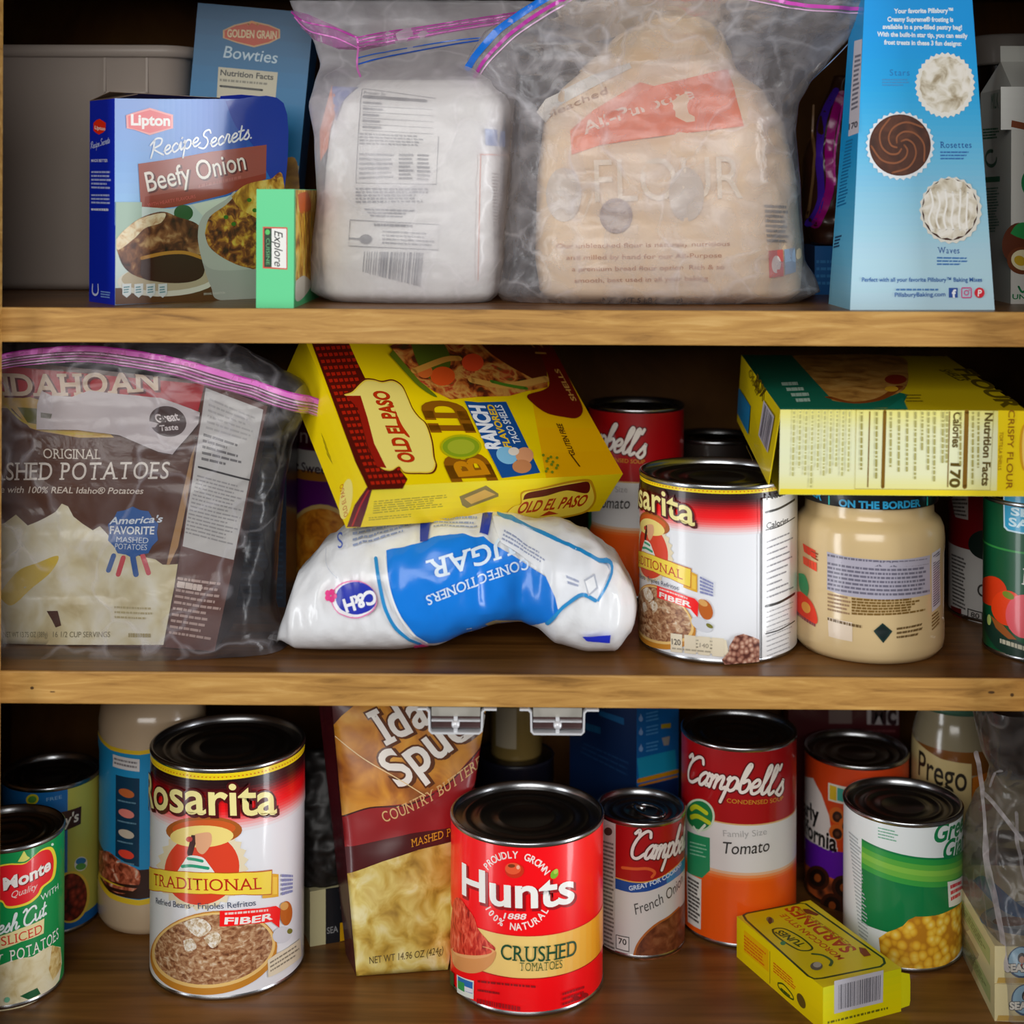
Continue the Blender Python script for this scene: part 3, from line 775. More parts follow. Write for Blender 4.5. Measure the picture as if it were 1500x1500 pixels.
# --- refried beans, two sizes of one label
def bean_label(t, R=None):
    f = t.face
    if R: f.R = R
    rf = R or t.R
    top = t.v1
    def vv(y): return rf(333, y)[1] if not R else rf(333, y)[1]
    def pb(y0, y1, m): t.band(max(t.v0, vv(y1)), min(t.v1, vv(y0)), m)
    pb(1100, 1142, '#f2d92c')
    cols = ['#1c0508', '#2a0609', '#7d0a12', '#d01018', '#e41a20', '#ea5a5a', '#eeb6b6', '#eceef2']
    n = 18
    for i in range(n):
        q = (i + .5) / n * (len(cols) - 1); k = min(int(q), len(cols) - 2)
        pb(1142 + 77 * i / n, 1142 + 77 * (i + 1) / n, mix_hex(cols[k], cols[k + 1], q - k))
    f.lay()
    for i in range(60):
        a = -1.5 + 3.0 * i / 59; v = vv(1137.5); u = a * t.r
        f.uvpoly([(u - .0004, v - .0004), (u + .0004, v - .0004), (u + .0004, v + .0004), (u - .0004, v + .0004)], '#c8641e', lay=False)
    f.ell(297, 1268, 62, 60, '#e9ddc0', 56, wob=.05); f.ell(297, 1270, 52, 52, '#d4492f', 40)
    f.ell(300, 1214, 53, 21, '#a5602c', rot=.06); f.ell(300, 1211, 44, 13, '#c9622e', rot=.05)
    f.ell(297, 1222, 44, 16, '#f3e090', rot=.05)
    f.poly([(283, 1219), (280, 1232), (277, 1246), (283, 1250), (287, 1238), (291, 1222)], '#3a1712', True)
    f.poly([(288, 1218), (308, 1217), (311, 1230), (306, 1241), (298, 1248), (290, 1240)], '#e3b08c', True); f.ell(280, 1225, 4.5, 4, '#b83a30')
    f.poly([(261, 1275), (272, 1258), (280, 1249), (297, 1252), (306, 1262), (316, 1282), (290, 1280)], '#eff1ec', True)
    f.stroke([(278, 1253), (288, 1255), (298, 1258)], 4, '#2f9a78'); f.stroke([(270, 1264), (284, 1264), (306, 1269)], 4, '#2f9a78')
    f.poly([(394, 1285), (404, 1287), (404, 1320), (381, 1320), (381, 1315)], '#e2b03c'); f.poly([(396, 1290), (402, 1291), (402, 1316), (396, 1316)], '#f5cf5a')
    f.poly([(222, 1262), (240, 1266), (275, 1271), (310, 1275), (355, 1278), (395, 1279), (394, 1316), (355, 1312), (310, 1307), (270, 1303), (240, 1299), (222, 1296)], '#b9651e')
    f.poly([(222, 1263), (240, 1267), (275, 1272), (310, 1276), (355, 1279.5), (394, 1281), (393, 1314.5), (355, 1311), (310, 1306), (270, 1302), (240, 1298), (222, 1295)], '#f6dd58')
    f.text('TRADITIONAL', (230, 1289), (380, 1306), 17, '#b3281a', serif=True, arc=11)
    f.text('Refried Beans · Frijoles Refritos', (233, 1316), (372, 1329), 8.5, '#3c4860', arc=7)
    f.ell(313, 1393, 89, 61, '#c48a3a', 44); f.ell(313, 1389, 86, 55, '#ecca88', 44); f.ell(313, 1388, 82, 51, BEANS, 44)
    for q in ([(272, 1346), (290, 1340), (304, 1346), (310, 1358), (296, 1368), (284, 1362)], [(300, 1370), (316, 1362), (324, 1374), (312, 1386)], [(272, 1372), (284, 1370), (290, 1384), (276, 1388)]):
        f.poly(q, food('cheese_print', ['#a8845c', '#d8c4a4', '#f2ebe0', '#f6f2ea'], 420, 'noise'), True)
    f.ell(415, 1346, 9, 18, '#b8662a'); f.ell(412, 1335, 6, 6, '#d9a868'); f.ell(409, 1377, 14, 12, '#d9dbe2'); f.ell(420, 1373, 4, 4, '#7d7a3a')
    f.poly([(322, 1332), (360, 1333), (400, 1333), (406, 1338), (404.6, 1366), (393.6, 1355.6), (360, 1355), (322, 1355)], '#e81c1e')
    f.text('FIBER', (329, 1352), (394, 1352), 9.5, '#fbf4f0', bold=.03); f.lines([(329, 1335), (394, 1336), (394, 1340), (329, 1339)], 1, '#f4d2cc', .8, mean=.12)
    f.poly([(388, 1411), (400, 1404), (424, 1393), (436, 1386), (438, 1412), (420, 1424), (402, 1433), (389, 1437)], '#e9dfc8')
    f.lines([(391, 1413), (434, 1391), (435, 1410), (392, 1431)], 3, '#8f8675', .4, mean=.12)
    f.lines([(408, 1286), (428, 1290), (428, 1316), (408, 1320)], 5, '#8a8fb8', .6, mean=.3)
    f.text('Rosarita', (221, 1174), (400, 1197), 48, '#f4e9a6', bold=.016, arc=19, outline='#4a070c', ow=.04, sh='#4a070c')
t = Tin('refried_beans_can', 'tall tin of traditional refried beans standing front left on the cupboard floor', *TINS['rosT'], CAL['rosT'], '#eceef2', group='refried beans tins')
bean_label(t); t.done()
t = Tin('refried_beans_can', 'shorter tin of refried beans on the lower shelf, beneath the flour taco box', *TINS['rosM'], CAL['rosM'], '#eceef2', group='refried beans tins')
def tall_R(px, py, c=CAL['rosT'], r=.0535, h=.1565):
    v = .5
    for _ in range(8):
        cx = c[0] + (c[4] - c[0]) * v; rr = c[1] + (c[5] - c[1]) * v; yf = c[2] + (c[6] - c[2]) * v; sg = c[3] + (c[7] - c[3]) * v
        xn = max(-.998, min(.998, (px - cx) / rr)); ys = yf - sg * (1 - math.sqrt(1 - xn * xn)); v += (ys - py) / (c[2] - c[6])
    return math.asin(xn) * r, v * h
midR = t.R
bean_label(t, lambda px, py: (tall_R(px, py)[0] * .735 - math.radians(43) * t.r, tall_R(px, py)[1] * .745))
f = t.face; f.R = midR
for x in range(4): f.poly([(986 + x * 19, 930 + x), (1002 + x * 19, 931 + x), (1002 + x * 19, 958 + x), (986 + x * 19, 957 + x)], '#e6dcc6')
f.text('120', (988, 946), (1000, 947), 8, '#5a5248', bold=.02); f.text('140', (1026, 948), (1038, 949), 6, '#8a8072'); f.lines([(988, 950), (1058, 953), (1058, 957), (988, 954)], 1, '#b0a694', .6, mean=.1)
f.poly([(1066, 945), (1074, 930), (1085, 926), (1098, 930), (1107, 934), (1107, 966), (1085, 969), (1064, 970)], PINTO)
f.poly([(1056, 965), (1066, 952), (1076, 970), (1060, 972)], PINTO)
f.uvpoly([(t.R(1111, 900)[0], t.v0), (t.R(1161.5, 900)[0] * 1.3, t.v0), (t.R(1161.5, 900)[0] * 1.3, t.v1 - .006), (t.R(1111, 900)[0], t.v1 - .006)], '#f0f0f1')
f.text('Nutrition', (1117, 730), (1157, 716), 8, '#222222', bold=.02); f.text('Calories', (1117, 772), (1148, 762), 8, '#222222', bold=.02)
for y, w in ((748, 3), (774, 1.5), (885, 3.4), (925, 1.6)):
    f.stroke([(1116, y), (1135, y - 6), (1158, y - 19)], w, '#1a1a1a')
for y in range(790, 880, 9): f.lines([(1117, y), (1157, y - 17), (1157, y - 13.5), (1117, y + 3.5)], 1, '#909096', .6, mean=.2, ragged=.6)
for y in range(893, 960, 7): f.lines([(1117, y), (1157, y - 17), (1157, y - 14.5), (1117, y + 2.5)], 1, '#a9a9ae', .55, mean=.12)
f.stroke([(1109, 730), (1109, 962)], .8, '#5a5a5e', smooth=False)
t.done()

# --- condensed soups
def tomato_soup(t, R=None, top='#9b0f16'):
    f = t.face
    if R: f.R = R
    rf = f.R
    def pb(y0, y1, m): t.band(max(t.v0, rf(1081, y1)[1]), min(t.v1, rf(1081, y0)[1]), m)
    pb(1060, 1207, top); pb(1207, 1209, '#d8b27a'); pb(1209, 1278, '#e4e2e0'); 
    for i, c in enumerate(('#e6c0a0', '#e89a66', '#e8783a', '#e5651f')): pb(1278 + i * 4, 1283 + i * 4, c)
    pb(1294, 1400, '#e2601c')
    f.poly([(1008, 1222), (1041, 1230), (1041, 1278), (1030, 1290), (1008, 1284)], '#2f8f62'); f.lines([(1012, 1236), (1037, 1240), (1037, 1262), (1012, 1258)], 4, '#9fd0b0', .35, mean=.2)
    f.ell(1026, 1198, 22, 24, '#cfe0c8'); f.ell(1026, 1198, 19, 21, '#1d7a48'); f.stroke([(1014, 1190), (1022, 1186), (1036, 1194)], 5, '#c8d23a'); f.stroke([(1014, 1202), (1024, 1200), (1040, 1208)], 5, '#c8d23a')
    f.stroke([(1018, 1216), (1024, 1224), (1034, 1212)], 3, '#e8efe0', smooth=False)
    f.poly([(1007, 1282), (1029, 1292), (1028, 1366), (1009, 1356)], '#e4e2de'); f.lines([(1009, 1288), (1027, 1297), (1027, 1360), (1010, 1350)], 11, '#4c4846', .6, mean=.3)
    f.script("Campbell's", (1007, 1146), (1143, 1161), 40, '#f4ece4', wt=.23, shear=.3, arc=.004, outline='#5c0a0e')
    f.text('CONDENSED SOUP', (1065, 1176), (1144, 1168), 6, '#cf9a3c')
    f.text('Family Size', (1060, 1226), (1121, 1219), 9, '#b3b1b0'); f.text('Tomato', (1058, 1251), (1124, 1243), 17, '#33302e', shear=.18, bold=.004)
t = Tin('tomato_soup_can', 'tall tin of family size tomato soup on the cupboard floor, behind the yellow sardine box', *TINS['campT'], CAL['campT'], '#e4e2e0', group='tomato soup tins')
tomato_soup(t); t.done()
big_R = t.R; br, bh = t.r, t.h
t = Tin('tomato_soup_can', 'tomato soup tin at the back of the lower shelf, behind the taco shell box', *TINS['campB'], CAL['campB'], '#e4e2e0', group='tomato soup tins')
def RB(px, py):
    u, v = big_R(px, py); return (u / br - math.radians(38)) * t.r, v * t.h / bh
tomato_soup(t, RB); t.done()

def pull_tab(t, ang):
    r = t.r; z = t.h - .0036; m = MB()
    c = Vector((math.cos(ang), math.sin(ang), 0)); d = Vector((-c.y, c.x, 0))
    ring = [c * (r * (.30 + .40 * math.cos(a))) + d * (r * .26 * math.sin(a)) + Vector((0, 0, z + .0018)) for a in [2 * PI * k / 20 for k in range(21)]]
    m.tube(ring, .0013, STEEL); m.lathe([(0, 0), (.003, 0), (.003, .002), (0, .0024)], STEEL, 14, c=tuple(c * (-r * .18) + Vector((0, 0, z - .001))))
    tongue = [c * (r * x) + Vector((0, 0, z + .0014)) for x in (-.18, -.05, .12)]
    m.tube(tongue, .0022, STEEL); m.build('pull_tab', t.lid)
t = Tin('onion_soup_can', 'small ring-pull tin of french onion soup to the right of the crushed tomatoes tin', *TINS['campS'], CAL['campS'], '#dcdad8')
f = t.face
ul = t.R(902, 1300)[0]; ur = t.r * 2.6
va, vb = t.v0, t.v1
sw = [(902, 1287), (925, 1292), (948, 1291), (970, 1282), (988, 1268), (1001, 1254)]
swu = [f.R(*p) for p in sw]
f.uvpoly([(ul, vb)] + swu + [(ur, swu[-1][1] + .004), (ur, vb)], '#a3151a')
f.stroke([(912, 1272), (930, 1273), (948, 1272), (958, 1277), (954, 1284)], 4, '#d8683a')
b2 = [(902, 1303), (925, 1308), (948, 1305), (970, 1296), (988, 1284), (1001, 1271)]
b2u = [f.R(*p) for p in b2]
f.uvpoly(swu + [(ur, swu[-1][1] + .004), (ur, b2u[-1][1] + .002)] + b2u[::-1], '#1c4b94')
f.uvpoly([f.R(975, 1279), f.R(988, 1268), f.R(1001, 1254), (ur, swu[-1][1] + .004), (ur, b2u[-1][1] + .002), f.R(1001, 1271), f.R(988, 1284), f.R(975, 1293)], '#3c86bc')
f.stroke(sw, 1.6, '#e0b060')
f.text('GREAT FOR COOKING', (922, 1305), None, .0030, '#cfe0f2', bold=.03, L=.046, ang=15, shear=.1)
f.script("Campbell's", (921, 1255), None, .0185, '#f4eeea', wt=.23, shear=.3, L=.061, ang=-3, outline='#5c0a0e')
f.text('French Onion', (931, 1340), None, .0075, '#4a4644', shear=.18, L=.045, ang=20)
f.poly([(929, 1402), (933, 1385), (945, 1368), (961, 1353), (978, 1342), (993, 1328), (1002, 1316), (1002, 1390), (985, 1402), (960, 1406), (940, 1406)], SOUP)
f.stroke([(928, 1403), (933, 1385), (945, 1367), (961, 1352), (978, 1341), (993, 1327)], 3, '#b06a34')
f.poly([(884, 1212), (892, 1209), (900, 1212), (902, 1222), (902, 1398), (886, 1391)], '#cfcbc6'); f.ell(892, 1220, 6, 6, '#4a3a34'); f.lines([(884, 1232), (901, 1236), (901, 1394), (886, 1388)], 26, '#77716c', .5, mean=.4)
f.poly([(903, 1370), (922, 1373), (922, 1395), (903, 1391)], '#4e4a48'); f.poly([(904, 1371.5), (921, 1374.3), (921, 1393.6), (904, 1389.8)], '#e6e4e2'); f.text('70', (907, 1383), (918, 1385), 8, '#3a3634', bold=.02)
pull_tab(t, t.az + .75); t.done()

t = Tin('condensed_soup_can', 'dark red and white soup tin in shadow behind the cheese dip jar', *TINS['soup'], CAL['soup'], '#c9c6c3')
f = t.face
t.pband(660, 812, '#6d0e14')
f.poly([(1394, 735), (1404, 728), (1419, 728), (1419, 765), (1400, 762)], '#b5b0ab'); f.lines([(1395, 734), (1418, 732), (1418, 762), (1397, 760)], 5, '#4c4846', .5, mean=.3)
f.ell(1445, 800, 26, 22, '#16231f'); f.lines([(1394, 815), (1416, 822), (1416, 900), (1396, 892)], 14, '#5a5654', .5, mean=.4)
f.poly([(1393, 893), (1409, 897), (1409, 915), (1395, 908)], '#5a1014'); f.poly([(1418, 895), (1440, 899), (1440, 918), (1418, 914)], '#3a3634'); f.poly([(1419.5, 897), (1438.5, 900.6), (1438.5, 916), (1419.5, 912)], '#bdb9b5')
f.text('80', (1423, 907), (1435, 909), 7, '#3a3634', bold=.02); f.text('C', (1432, 875), (1446, 877), 18, '#3a3634', bold=.01); f.script("Campbell's", (1438, 775), None, .019, '#e6dcd4', L=.066, ang=0)
t.done()

# --- sweetcorn
t = Tin('sweetcorn_can', 'sweetcorn tin with green and white label, right of the sardine box', *TINS['green'], CAL['green'], '#e3e9ea')
f = t.face
um = t.R(1263, 1300)[0]; ue = t.r * 2.2
vt = t.R(1300, 1243)[1]
def G(px, py): return f.R(px, py)
f.uvpoly([(um, t.R(1300, 1368)[1]), (ue, t.R(1300, 1368)[1]), (ue, vt - .014), (um, vt)], '#0c7444')
for i, c in enumerate(('#2f8f45', '#5fa648', '#86bb52', '#6fae4c', '#3f9848')):
    a = t.R(1300, 1246 + i * 8)[1]; b = t.R(1300, 1254 + i * 8)[1]; f.uvpoly([(um, b), (ue, b - .014), (ue, a - .014), (um, a)], c)
f.poly([(1385, 1285), (1408, 1273), (1410, 1306), (1387, 1322)], '#eceae6'); f.lines([(1389, 1288), (1407, 1279), (1408, 1302), (1390, 1314)], 3, '#c8404a', .6, mean=.3)
f.poly([(1288, 1378), (1300, 1368), (1312, 1362), (1322, 1356), (1330, 1346), (1340, 1340), (1356, 1338), (1372, 1334), (1388, 1326), (1402, 1316), (1408, 1308), (1408, 1372), (1395, 1396), (1370, 1412), (1340, 1420), (1312, 1420), (1292, 1414)], CORN)
f.text('Green', (1364, 1230), None, .0125, '#0f7648', bold=.025, shear=.28, L=.044, ang=0, arc=.0)
f.text('Giant', (1377, 1254), None, .0125, '#0f7648', bold=.025, shear=.28, L=.038, ang=0)
f.lines([(1287, 1214), (1320, 1218), (1320, 1236), (1287, 1232)], 4, '#7fae98', .4, mean=.2, ragged=.5)
f.lines([(1244, 1225), (1261, 1237), (1277, 1405), (1262, 1396)], 30, '#a9b2b4', .4, mean=.4)
t.done()

# --- sliced potatoes
t = Tin('sliced_potatoes_can', 'green tin of sliced new potatoes cut off by the left frame upright', *TINS['delm'], CAL['delm'], '#0d8a4c', lid=ink('#8a7f6c', .3, 1.0))
f = t.face
f.poly([(-70, 1430), (-40, 1416), (-10, 1414), (12, 1409), (30, 1406), (46, 1407), (58, 1401), (72, 1395), (88, 1400), (90, 1424), (86, 1448), (60, 1470), (20, 1480), (-30, 1474), (-68, 1450)], CREAMY)
f.poly([(75, 1395), (88, 1402), (89, 1428), (76, 1448), (70, 1430)], food('potato_edge_print', ['#b98d44', '#dcbf7c', '#ecd9a4'], 200))
f.poly([(28, 1462), (40, 1458), (53, 1454), (58, 1464), (40, 1469)], '#1c5a38')
LG = [(-52, 1290), (-46, 1274), (-30, 1266), (-8, 1268), (12, 1267), (33, 1269), (44, 1263), (57, 1254), (70, 1253), (76, 1264), (77, 1279), (73, 1296), (59, 1306), (53, 1316), (40, 1325), (22, 1328), (9, 1326), (2, 1317), (-16, 1316), (-40, 1308)]
cx, cy = 14, 1290
f.poly([(cx + (x - cx) * 1.07, cy + (y - cy) * 1.09) for x, y in LG], '#f0dc4e', True); f.poly(LG, '#d8202c', True)
f.poly([(25, 1264), (30, 1256), (34, 1250), (38, 1257), (42, 1261), (34, 1265)], '#dfe07a', True)
f.text('Del Monte', (-40, 1303), (72, 1282), 17, '#f6f2ec', bold=.035, shear=.1, sh='#7a0f16')
f.text('Quality', (15, 1316), (52, 1308), 9, '#f2d8d0', shear=.35)
f.text('WITH', (58, 1327), (84, 1313), 8, '#e6f0e8'); f.ell(75, 1246, 2, 2, '#d8ecd8')
f.script('Fresh Cut.', (-26, 1366), (67, 1347), 22, '#eef6f4', wt=.26, shear=.3)
f.poly([(-45, 1372), (0, 1369), (30, 1362), (63, 1353), (62, 1375), (30, 1382), (0, 1389), (-45, 1390)], '#efe3ae'); f.text('SLICED', (2, 1384), (60, 1373), 13, '#cc3226', serif=True)
f.text('NEW', (-44, 1408), (6, 1411), 15, '#f4f2ea', serif=True); f.text('POTATOES', (14, 1409), (84, 1386), 16, '#f4f2ea', serif=True)
f.ell(10, 1464, 4, 4, '#7fc0a0')
t.done()

# --- organic chili
t = Tin('chili_can', 'tin with blue and yellow-green label behind the sliced potatoes tin', *TINS['amys'], CAL['amys'], '#c3c265')
f = t.face
f.uvpoly([(-t.r * 1.7, t.R(74, 1282)[1]), (t.R(98, 1200)[0], t.R(74, 1282)[1]), (t.R(98, 1200)[0], t.v1), (-t.r * 1.7, t.v1)], '#1d6cae')
t.pband(1352, 1380, '#1f66a6')
f.poly([(60, 1196), (77, 1192), (100, 1190), (118, 1186), (117, 1212), (95, 1219), (70, 1222), (55, 1224)], '#3a1c14'); f.text("Amy's", (62, 1216), (113, 1207), 15, '#efe8dc', bold=.02, shear=.2)
f.ell(48, 1168, 9, 8, '#d8d040'); f.ell(48, 1168, 6, 5, '#5f9a4a'); f.text('FREE', (68, 1173), (90, 1171), 5, '#8fb8d8')
f.ell(117, 1271, 9.5, 10.5, '#e6ece2'); f.ell(117, 1267, 7.5, 5, '#3c7fae'); f.ell(117, 1275, 7.5, 5, '#5fa05a')
f.ell(103, 1318, 27, 38, '#e0c25a'); f.ell(102, 1318, 24, 35, CHILI)
t.done()

# --- olives
t = Tin('olives_can', 'olive tin with orange label and purple band behind the sweetcorn tin', *TINS['olive'], CAL['olive'], '#c4481f', lid=ink('#6f6048', .35, 1.0))
f = t.face
t.pband(1283, 1345, OLIVE)
f.poly([(1178, 1144), (1192, 1146), (1204, 1168), (1215, 1198), (1220, 1230), (1222, 1262), (1178, 1250)], '#e4ddda')
f.poly([(1179, 1232), (1200, 1244), (1225, 1250), (1250, 1250), (1280, 1246), (1280, 1288), (1250, 1293), (1220, 1290), (1198, 1282), (1180, 1272)], '#5b1f9a')
f.poly([(1214, 1150), (1240, 1154), (1240, 1180), (1214, 1176)], '#e6e4da'); f.poly([(1216, 1153), (1226, 1155), (1226, 1176), (1216, 1174)], '#d8b83a'); f.poly([(1227, 1156), (1238, 1158), (1238, 1177), (1227, 1175)], '#4aa89a')
for ex, ey in ((1226, 1197), (1226, 1222), (1240, 1210)): f.ell(ex, ey, 11, 12, '#c86a30'); f.ell(ex + 1, ey + 2, 7, 8, '#2a1a14'); f.ell(ex + 1, ey + 2, 3, 3.4, '#5a3a2c')
for ex, ey in ((1199, 1292), (1236, 1302), (1220, 1330)): f.ell(ex, ey, 17, 18, '#3a1d12'); f.ell(ex, ey, 12, 13, '#1d120e'); f.ell(ex, ey, 5, 6, '#8a4a24')
f.text('Early', None, (1201, 1211), .012, '#141414', bold=.03, outline='#eeeae6', ow=.03, L=.032, ang=4)
f.text('California', None, (1226, 1250), .0125, '#141414', bold=.03, outline='#eeeae6', ow=.03, L=.056, ang=-2)
t.done()

# --- tomatoes with sea salt
t = Tin('salted_tomatoes_can', 'dark green tin picturing tomatoes, with a blue sea salt tag, right end of lower shelf', *TINS['greenR'], CAL['greenR'], '#0f5134')
f = t.face
f.poly([(1470, 712), (1540, 714), (1600, 716), (1600, 782), (1540, 786), (1476, 781), (1471, 776)], '#cfe8f2'); f.poly([(1472, 712), (1540, 714), (1598, 716), (1598, 780), (1540, 784), (1478, 779), (1473, 774)], '#2fa0c8')
f.text('SEA', (1482, 757), (1530, 760), 11, '#d6f0fa', bold=.03); f.text('SALT', (1479, 773), (1540, 777), 12, '#d6f0fa', bold=.03); f.lines([(1480, 737), (1530, 740), (1530, 745), (1480, 742)], 1, '#bfe2f0', .8)
t.pband(811, 814, '#3c8f4c')
f.text('DICED', (1497, 858), (1570, 862), 24, '#e6e8e2', serif=True)
f.ell(1454, 872, 22, 22, '#d2401c'); f.ell(1477, 895, 24, 26, '#e0481e'); f.ell(1500, 905, 26, 32, '#e2606a'); f.ell(1540, 900, 34, 34, '#dc4028'); f.ell(1478, 876, 9, 5, '#7a8a2c', rot=.4)
f.poly([(1443, 905), (1452, 915), (1475, 935), (1500, 945), (1560, 948), (1600, 930), (1600, 965), (1560, 976), (1500, 972), (1460, 955), (1443, 930)], '#18342a')
f.poly([(1452, 908), (1470, 920), (1490, 940), (1478, 940), (1460, 926)], '#9a5a2c'); f.lines([(1466, 940), (1520, 952), (1520, 960), (1466, 948)], 1, '#c8c4b0', .8); f.ell(1450, 915, 3, 8, '#b8c87a')
t.done()

# --- sweet potatoes and a plain dark tin, both deep in the shelf
t = Tin('sweet_potato_can', 'maroon and purple tin of cut sweet potatoes behind the taco shell box', *TINS['princ'], CAL['princ'], '#54123c')
f = t.face
t.pband(600, 658, '#4a1024'); t.pband(662, 692, '#d8d4d0'); t.pband(692, 706, '#b0762c'); t.pband(706, 862, '#5a1668')
f.text('Princella', (421, 640), None, .012, '#b9a6a0', bold=.0, L=.075); f.text('Cut Sweet Potatoes', None, (560, 690), .0072, '#3a2836', bold=.02, L=.092)
YAM = food('yam_print', ['#a8560e', '#d8841c', '#e8a63c'], 120)
f.ell(470, 800, 52, 62, '#d8b878'); f.ell(470, 802, 49, 58, YAM)
t.done()
t = Tin('unlabelled_can', 'plain dark tin in the shadow behind the shorter refried beans tin', *TINS['black'], CAL['black'], '#241d1a', lid=ink('#3a3634', .3, 1.0))
t.done()
# ------------------------------------------------------------------ cartons on the upper shelf
NOODLE = food('noodle_print', ['#5a2a10', '#a8701c', '#d8a83c', '#e8c868', '#6a7a2a'], 130, 'noise', stretch=(1, 1, .5))
MEAT = food('roast_print', ['#2c120a', '#5a2c18', '#8a5430', '#c49a68'], 120, 'noise')
BOWL = food('beef_bowl_print', ['#2a0f08', '#5a2614', '#8c4a20', '#c88a30', '#d8b848'], 170, 'noise')
c = Carton('lipton', {'all': '#1028a0', 'front': '#8fb4da', 'top': '#4c4038'}, skip=('top',))
f = c.face('front')
f.grad([(168, 144), (292, 146), (292, 330), (168, 330)], ['#98aedc', '#90b2e2', '#a0c6e8'], 12)
f.grad([(292, 146), (415, 151), (415, 330), (292, 330)], ['#1c3c8c', '#2768b4', '#4a94cc'], 14)
f.lay()
for i in range(16):
    a = 232 + i * 8; f.poly([(a, 145), (a + 8.3, 145), (a + 8.3, 300), (a, 300)], mix_hex('#94b0e0', '#1f4da0', (i + .5) / 16))
f.poly([(330, 148), (415, 151), (415, 285), (395, 260), (372, 215), (345, 185)], '#173a96', True)
f.poly([(202, 240), (250, 233), (310, 222), (390, 212), (389, 262), (330, 285), (255, 303), (206, 308)], '#9a5446')
f.poly([(212, 288), (255, 281), (330, 268), (389, 254), (389, 262), (330, 285), (255, 303), (210, 308)], '#8c3a26')
f.poly([(184, 169), (192, 166), (219, 158), (245, 166), (253, 168), (253, 188), (245, 190), (219, 198), (196, 190), (185, 188)], '#f2b4b4'); f.poly([(187, 170), (219, 161), (250, 170), (250, 187), (219, 195), (188, 187)], '#e88c90')
f.text('Lipton', (192, 183), (248, 184), 15, '#fbf6f4', bold=.035)
f.script('Recipe', (219, 232), (291, 213), 24, '#f4f6fb', wt=.22, shear=.35); f.script('Secrets.', (290, 219), (369, 202), 24, '#f4f6fb', wt=.22, shear=.35)
f.text('Beefy Onion', (216, 281), (360, 248), 28, '#f2e8e0', bold=.006, shear=.0, sh='#5a2018')
f.text('WITH HEARTY FLAVOURS', (216, 303), (286, 290), 5, '#c8645a'); f.lines([(290, 270), (358, 255), (358, 261), (290, 276)], 1, '#b06a60', .7)
# lower picture
f.poly([(169, 300), (250, 306), (330, 288), (395, 265), (414, 262), (414, 436), (168, 446)], '#c9d3cf')
f.poly([(169, 296), (207, 296), (207, 330), (180, 350), (169, 350)], '#a8bcae'); f.ell(268, 312, 14, 12, '#3a5a34'); f.poly([(281, 300), (335, 290), (300, 320)], '#d8ddd0')
f.poly([(168, 422), (414, 408), (414, 436), (168, 446)], '#5a3a22')
f.ell(245, 410, 74, 24, '#d9d4c8', rot=-.05); f.ell(245, 406, 68, 20, '#b8a890', rot=-.05)
f.poly([(170, 365), (176, 345), (200, 322), (235, 310), (260, 318), (290, 330), (296, 360), (298, 395), (280, 412), (240, 414), (200, 405), (180, 390)], MEAT, True)
f.poly([(170, 350), (180, 338), (205, 320), (240, 312), (235, 326), (212, 334), (195, 350), (172, 366)], food('mash_print', ['#c49468', '#e8d0a8', '#f0e2c8'], 200), True)
f.poly([(206, 378), (240, 372), (285, 372), (297, 378), (296, 404), (270, 414), (225, 412), (206, 404)], '#3a170e', True); f.stroke([(207, 378), (240, 371), (270, 370), (296, 378)], 5, '#b8843c')
f.poly([(290, 330), (300, 312), (330, 292), (345, 282), (345, 330), (414, 330), (414, 436), (324, 440), (308, 420), (296, 385), (289, 352)], '#b9b6b0', True)
f.poly([(299, 342), (306, 318), (330, 300), (350, 280), (372, 268), (395, 262), (414, 262), (414, 395), (362, 392), (330, 380), (306, 362)], BOWL, True)
f.poly([(338, 288), (360, 270), (400, 262), (414, 264), (414, 320), (390, 330), (372, 318), (350, 305)], NOODLE, True)
for gx, gy in ((364, 293), (372, 308), (386, 300), (330, 318), (341, 328), (378, 335)): f.ell(gx, gy, 3.5, 3, '#3f6a1c')
f.poly([(296, 385), (320, 396), (414, 396), (414, 436), (324, 440), (308, 420)], '#aaa7a2', True)
for i in range(4):
    x = 178 + i * 17.5; f.poly([(x, 416), (x + 13, 415), (x + 13, 430), (x + 6.5, 436), (x, 431)], '#d9dcde'); f.lines([(x + 2, 419), (x + 11, 418), (x + 11, 429), (x + 2, 430)], 3, '#5f8a92', .5, mean=.4)
f.text('SERVING SUGGESTION', (297, 432), (328, 430), 3, '#d8d4cc')
f = c.face('left')
f.poly([(137, 180), (141, 176), (146, 174), (151, 177), (155, 180), (155, 190), (151, 194), (145, 197), (140, 194), (137, 191)], '#d8341e'); f.text('Lipton', (139, 189), (154, 191), 5, '#f6e2d8', bold=.03)
f.script('Recipe Secrets', (133, 218), (161, 209), 9, '#c8d2ee', wt=.25)
f.text('MADE BETTER', (134, 237), (158, 237), 4, '#dfe4f4', bold=.02)
f.lines([(134, 249), (164, 249), (164, 278), (134, 277)], 5, '#aab4e0', .5, mean=.25); f.lines([(134, 283), (163, 283), (163, 300), (134, 299)], 3, '#aab4e0', .5, mean=.25); f.lines([(134, 304), (161, 304), (161, 310), (134, 309)], 1, '#dfe4f4', .6)
f.stroke([(136, 417), (136, 428), (140, 432), (144, 428), (144, 417)], 2, '#c8d2ee'); f.lines([(148, 425), (163, 427), (163, 438), (148, 436)], 3, '#7fa0d8', .5, mean=.4)
box = c.done('soup_mix_box', 'blue beefy onion soup mix box with a torn open top', 'box')
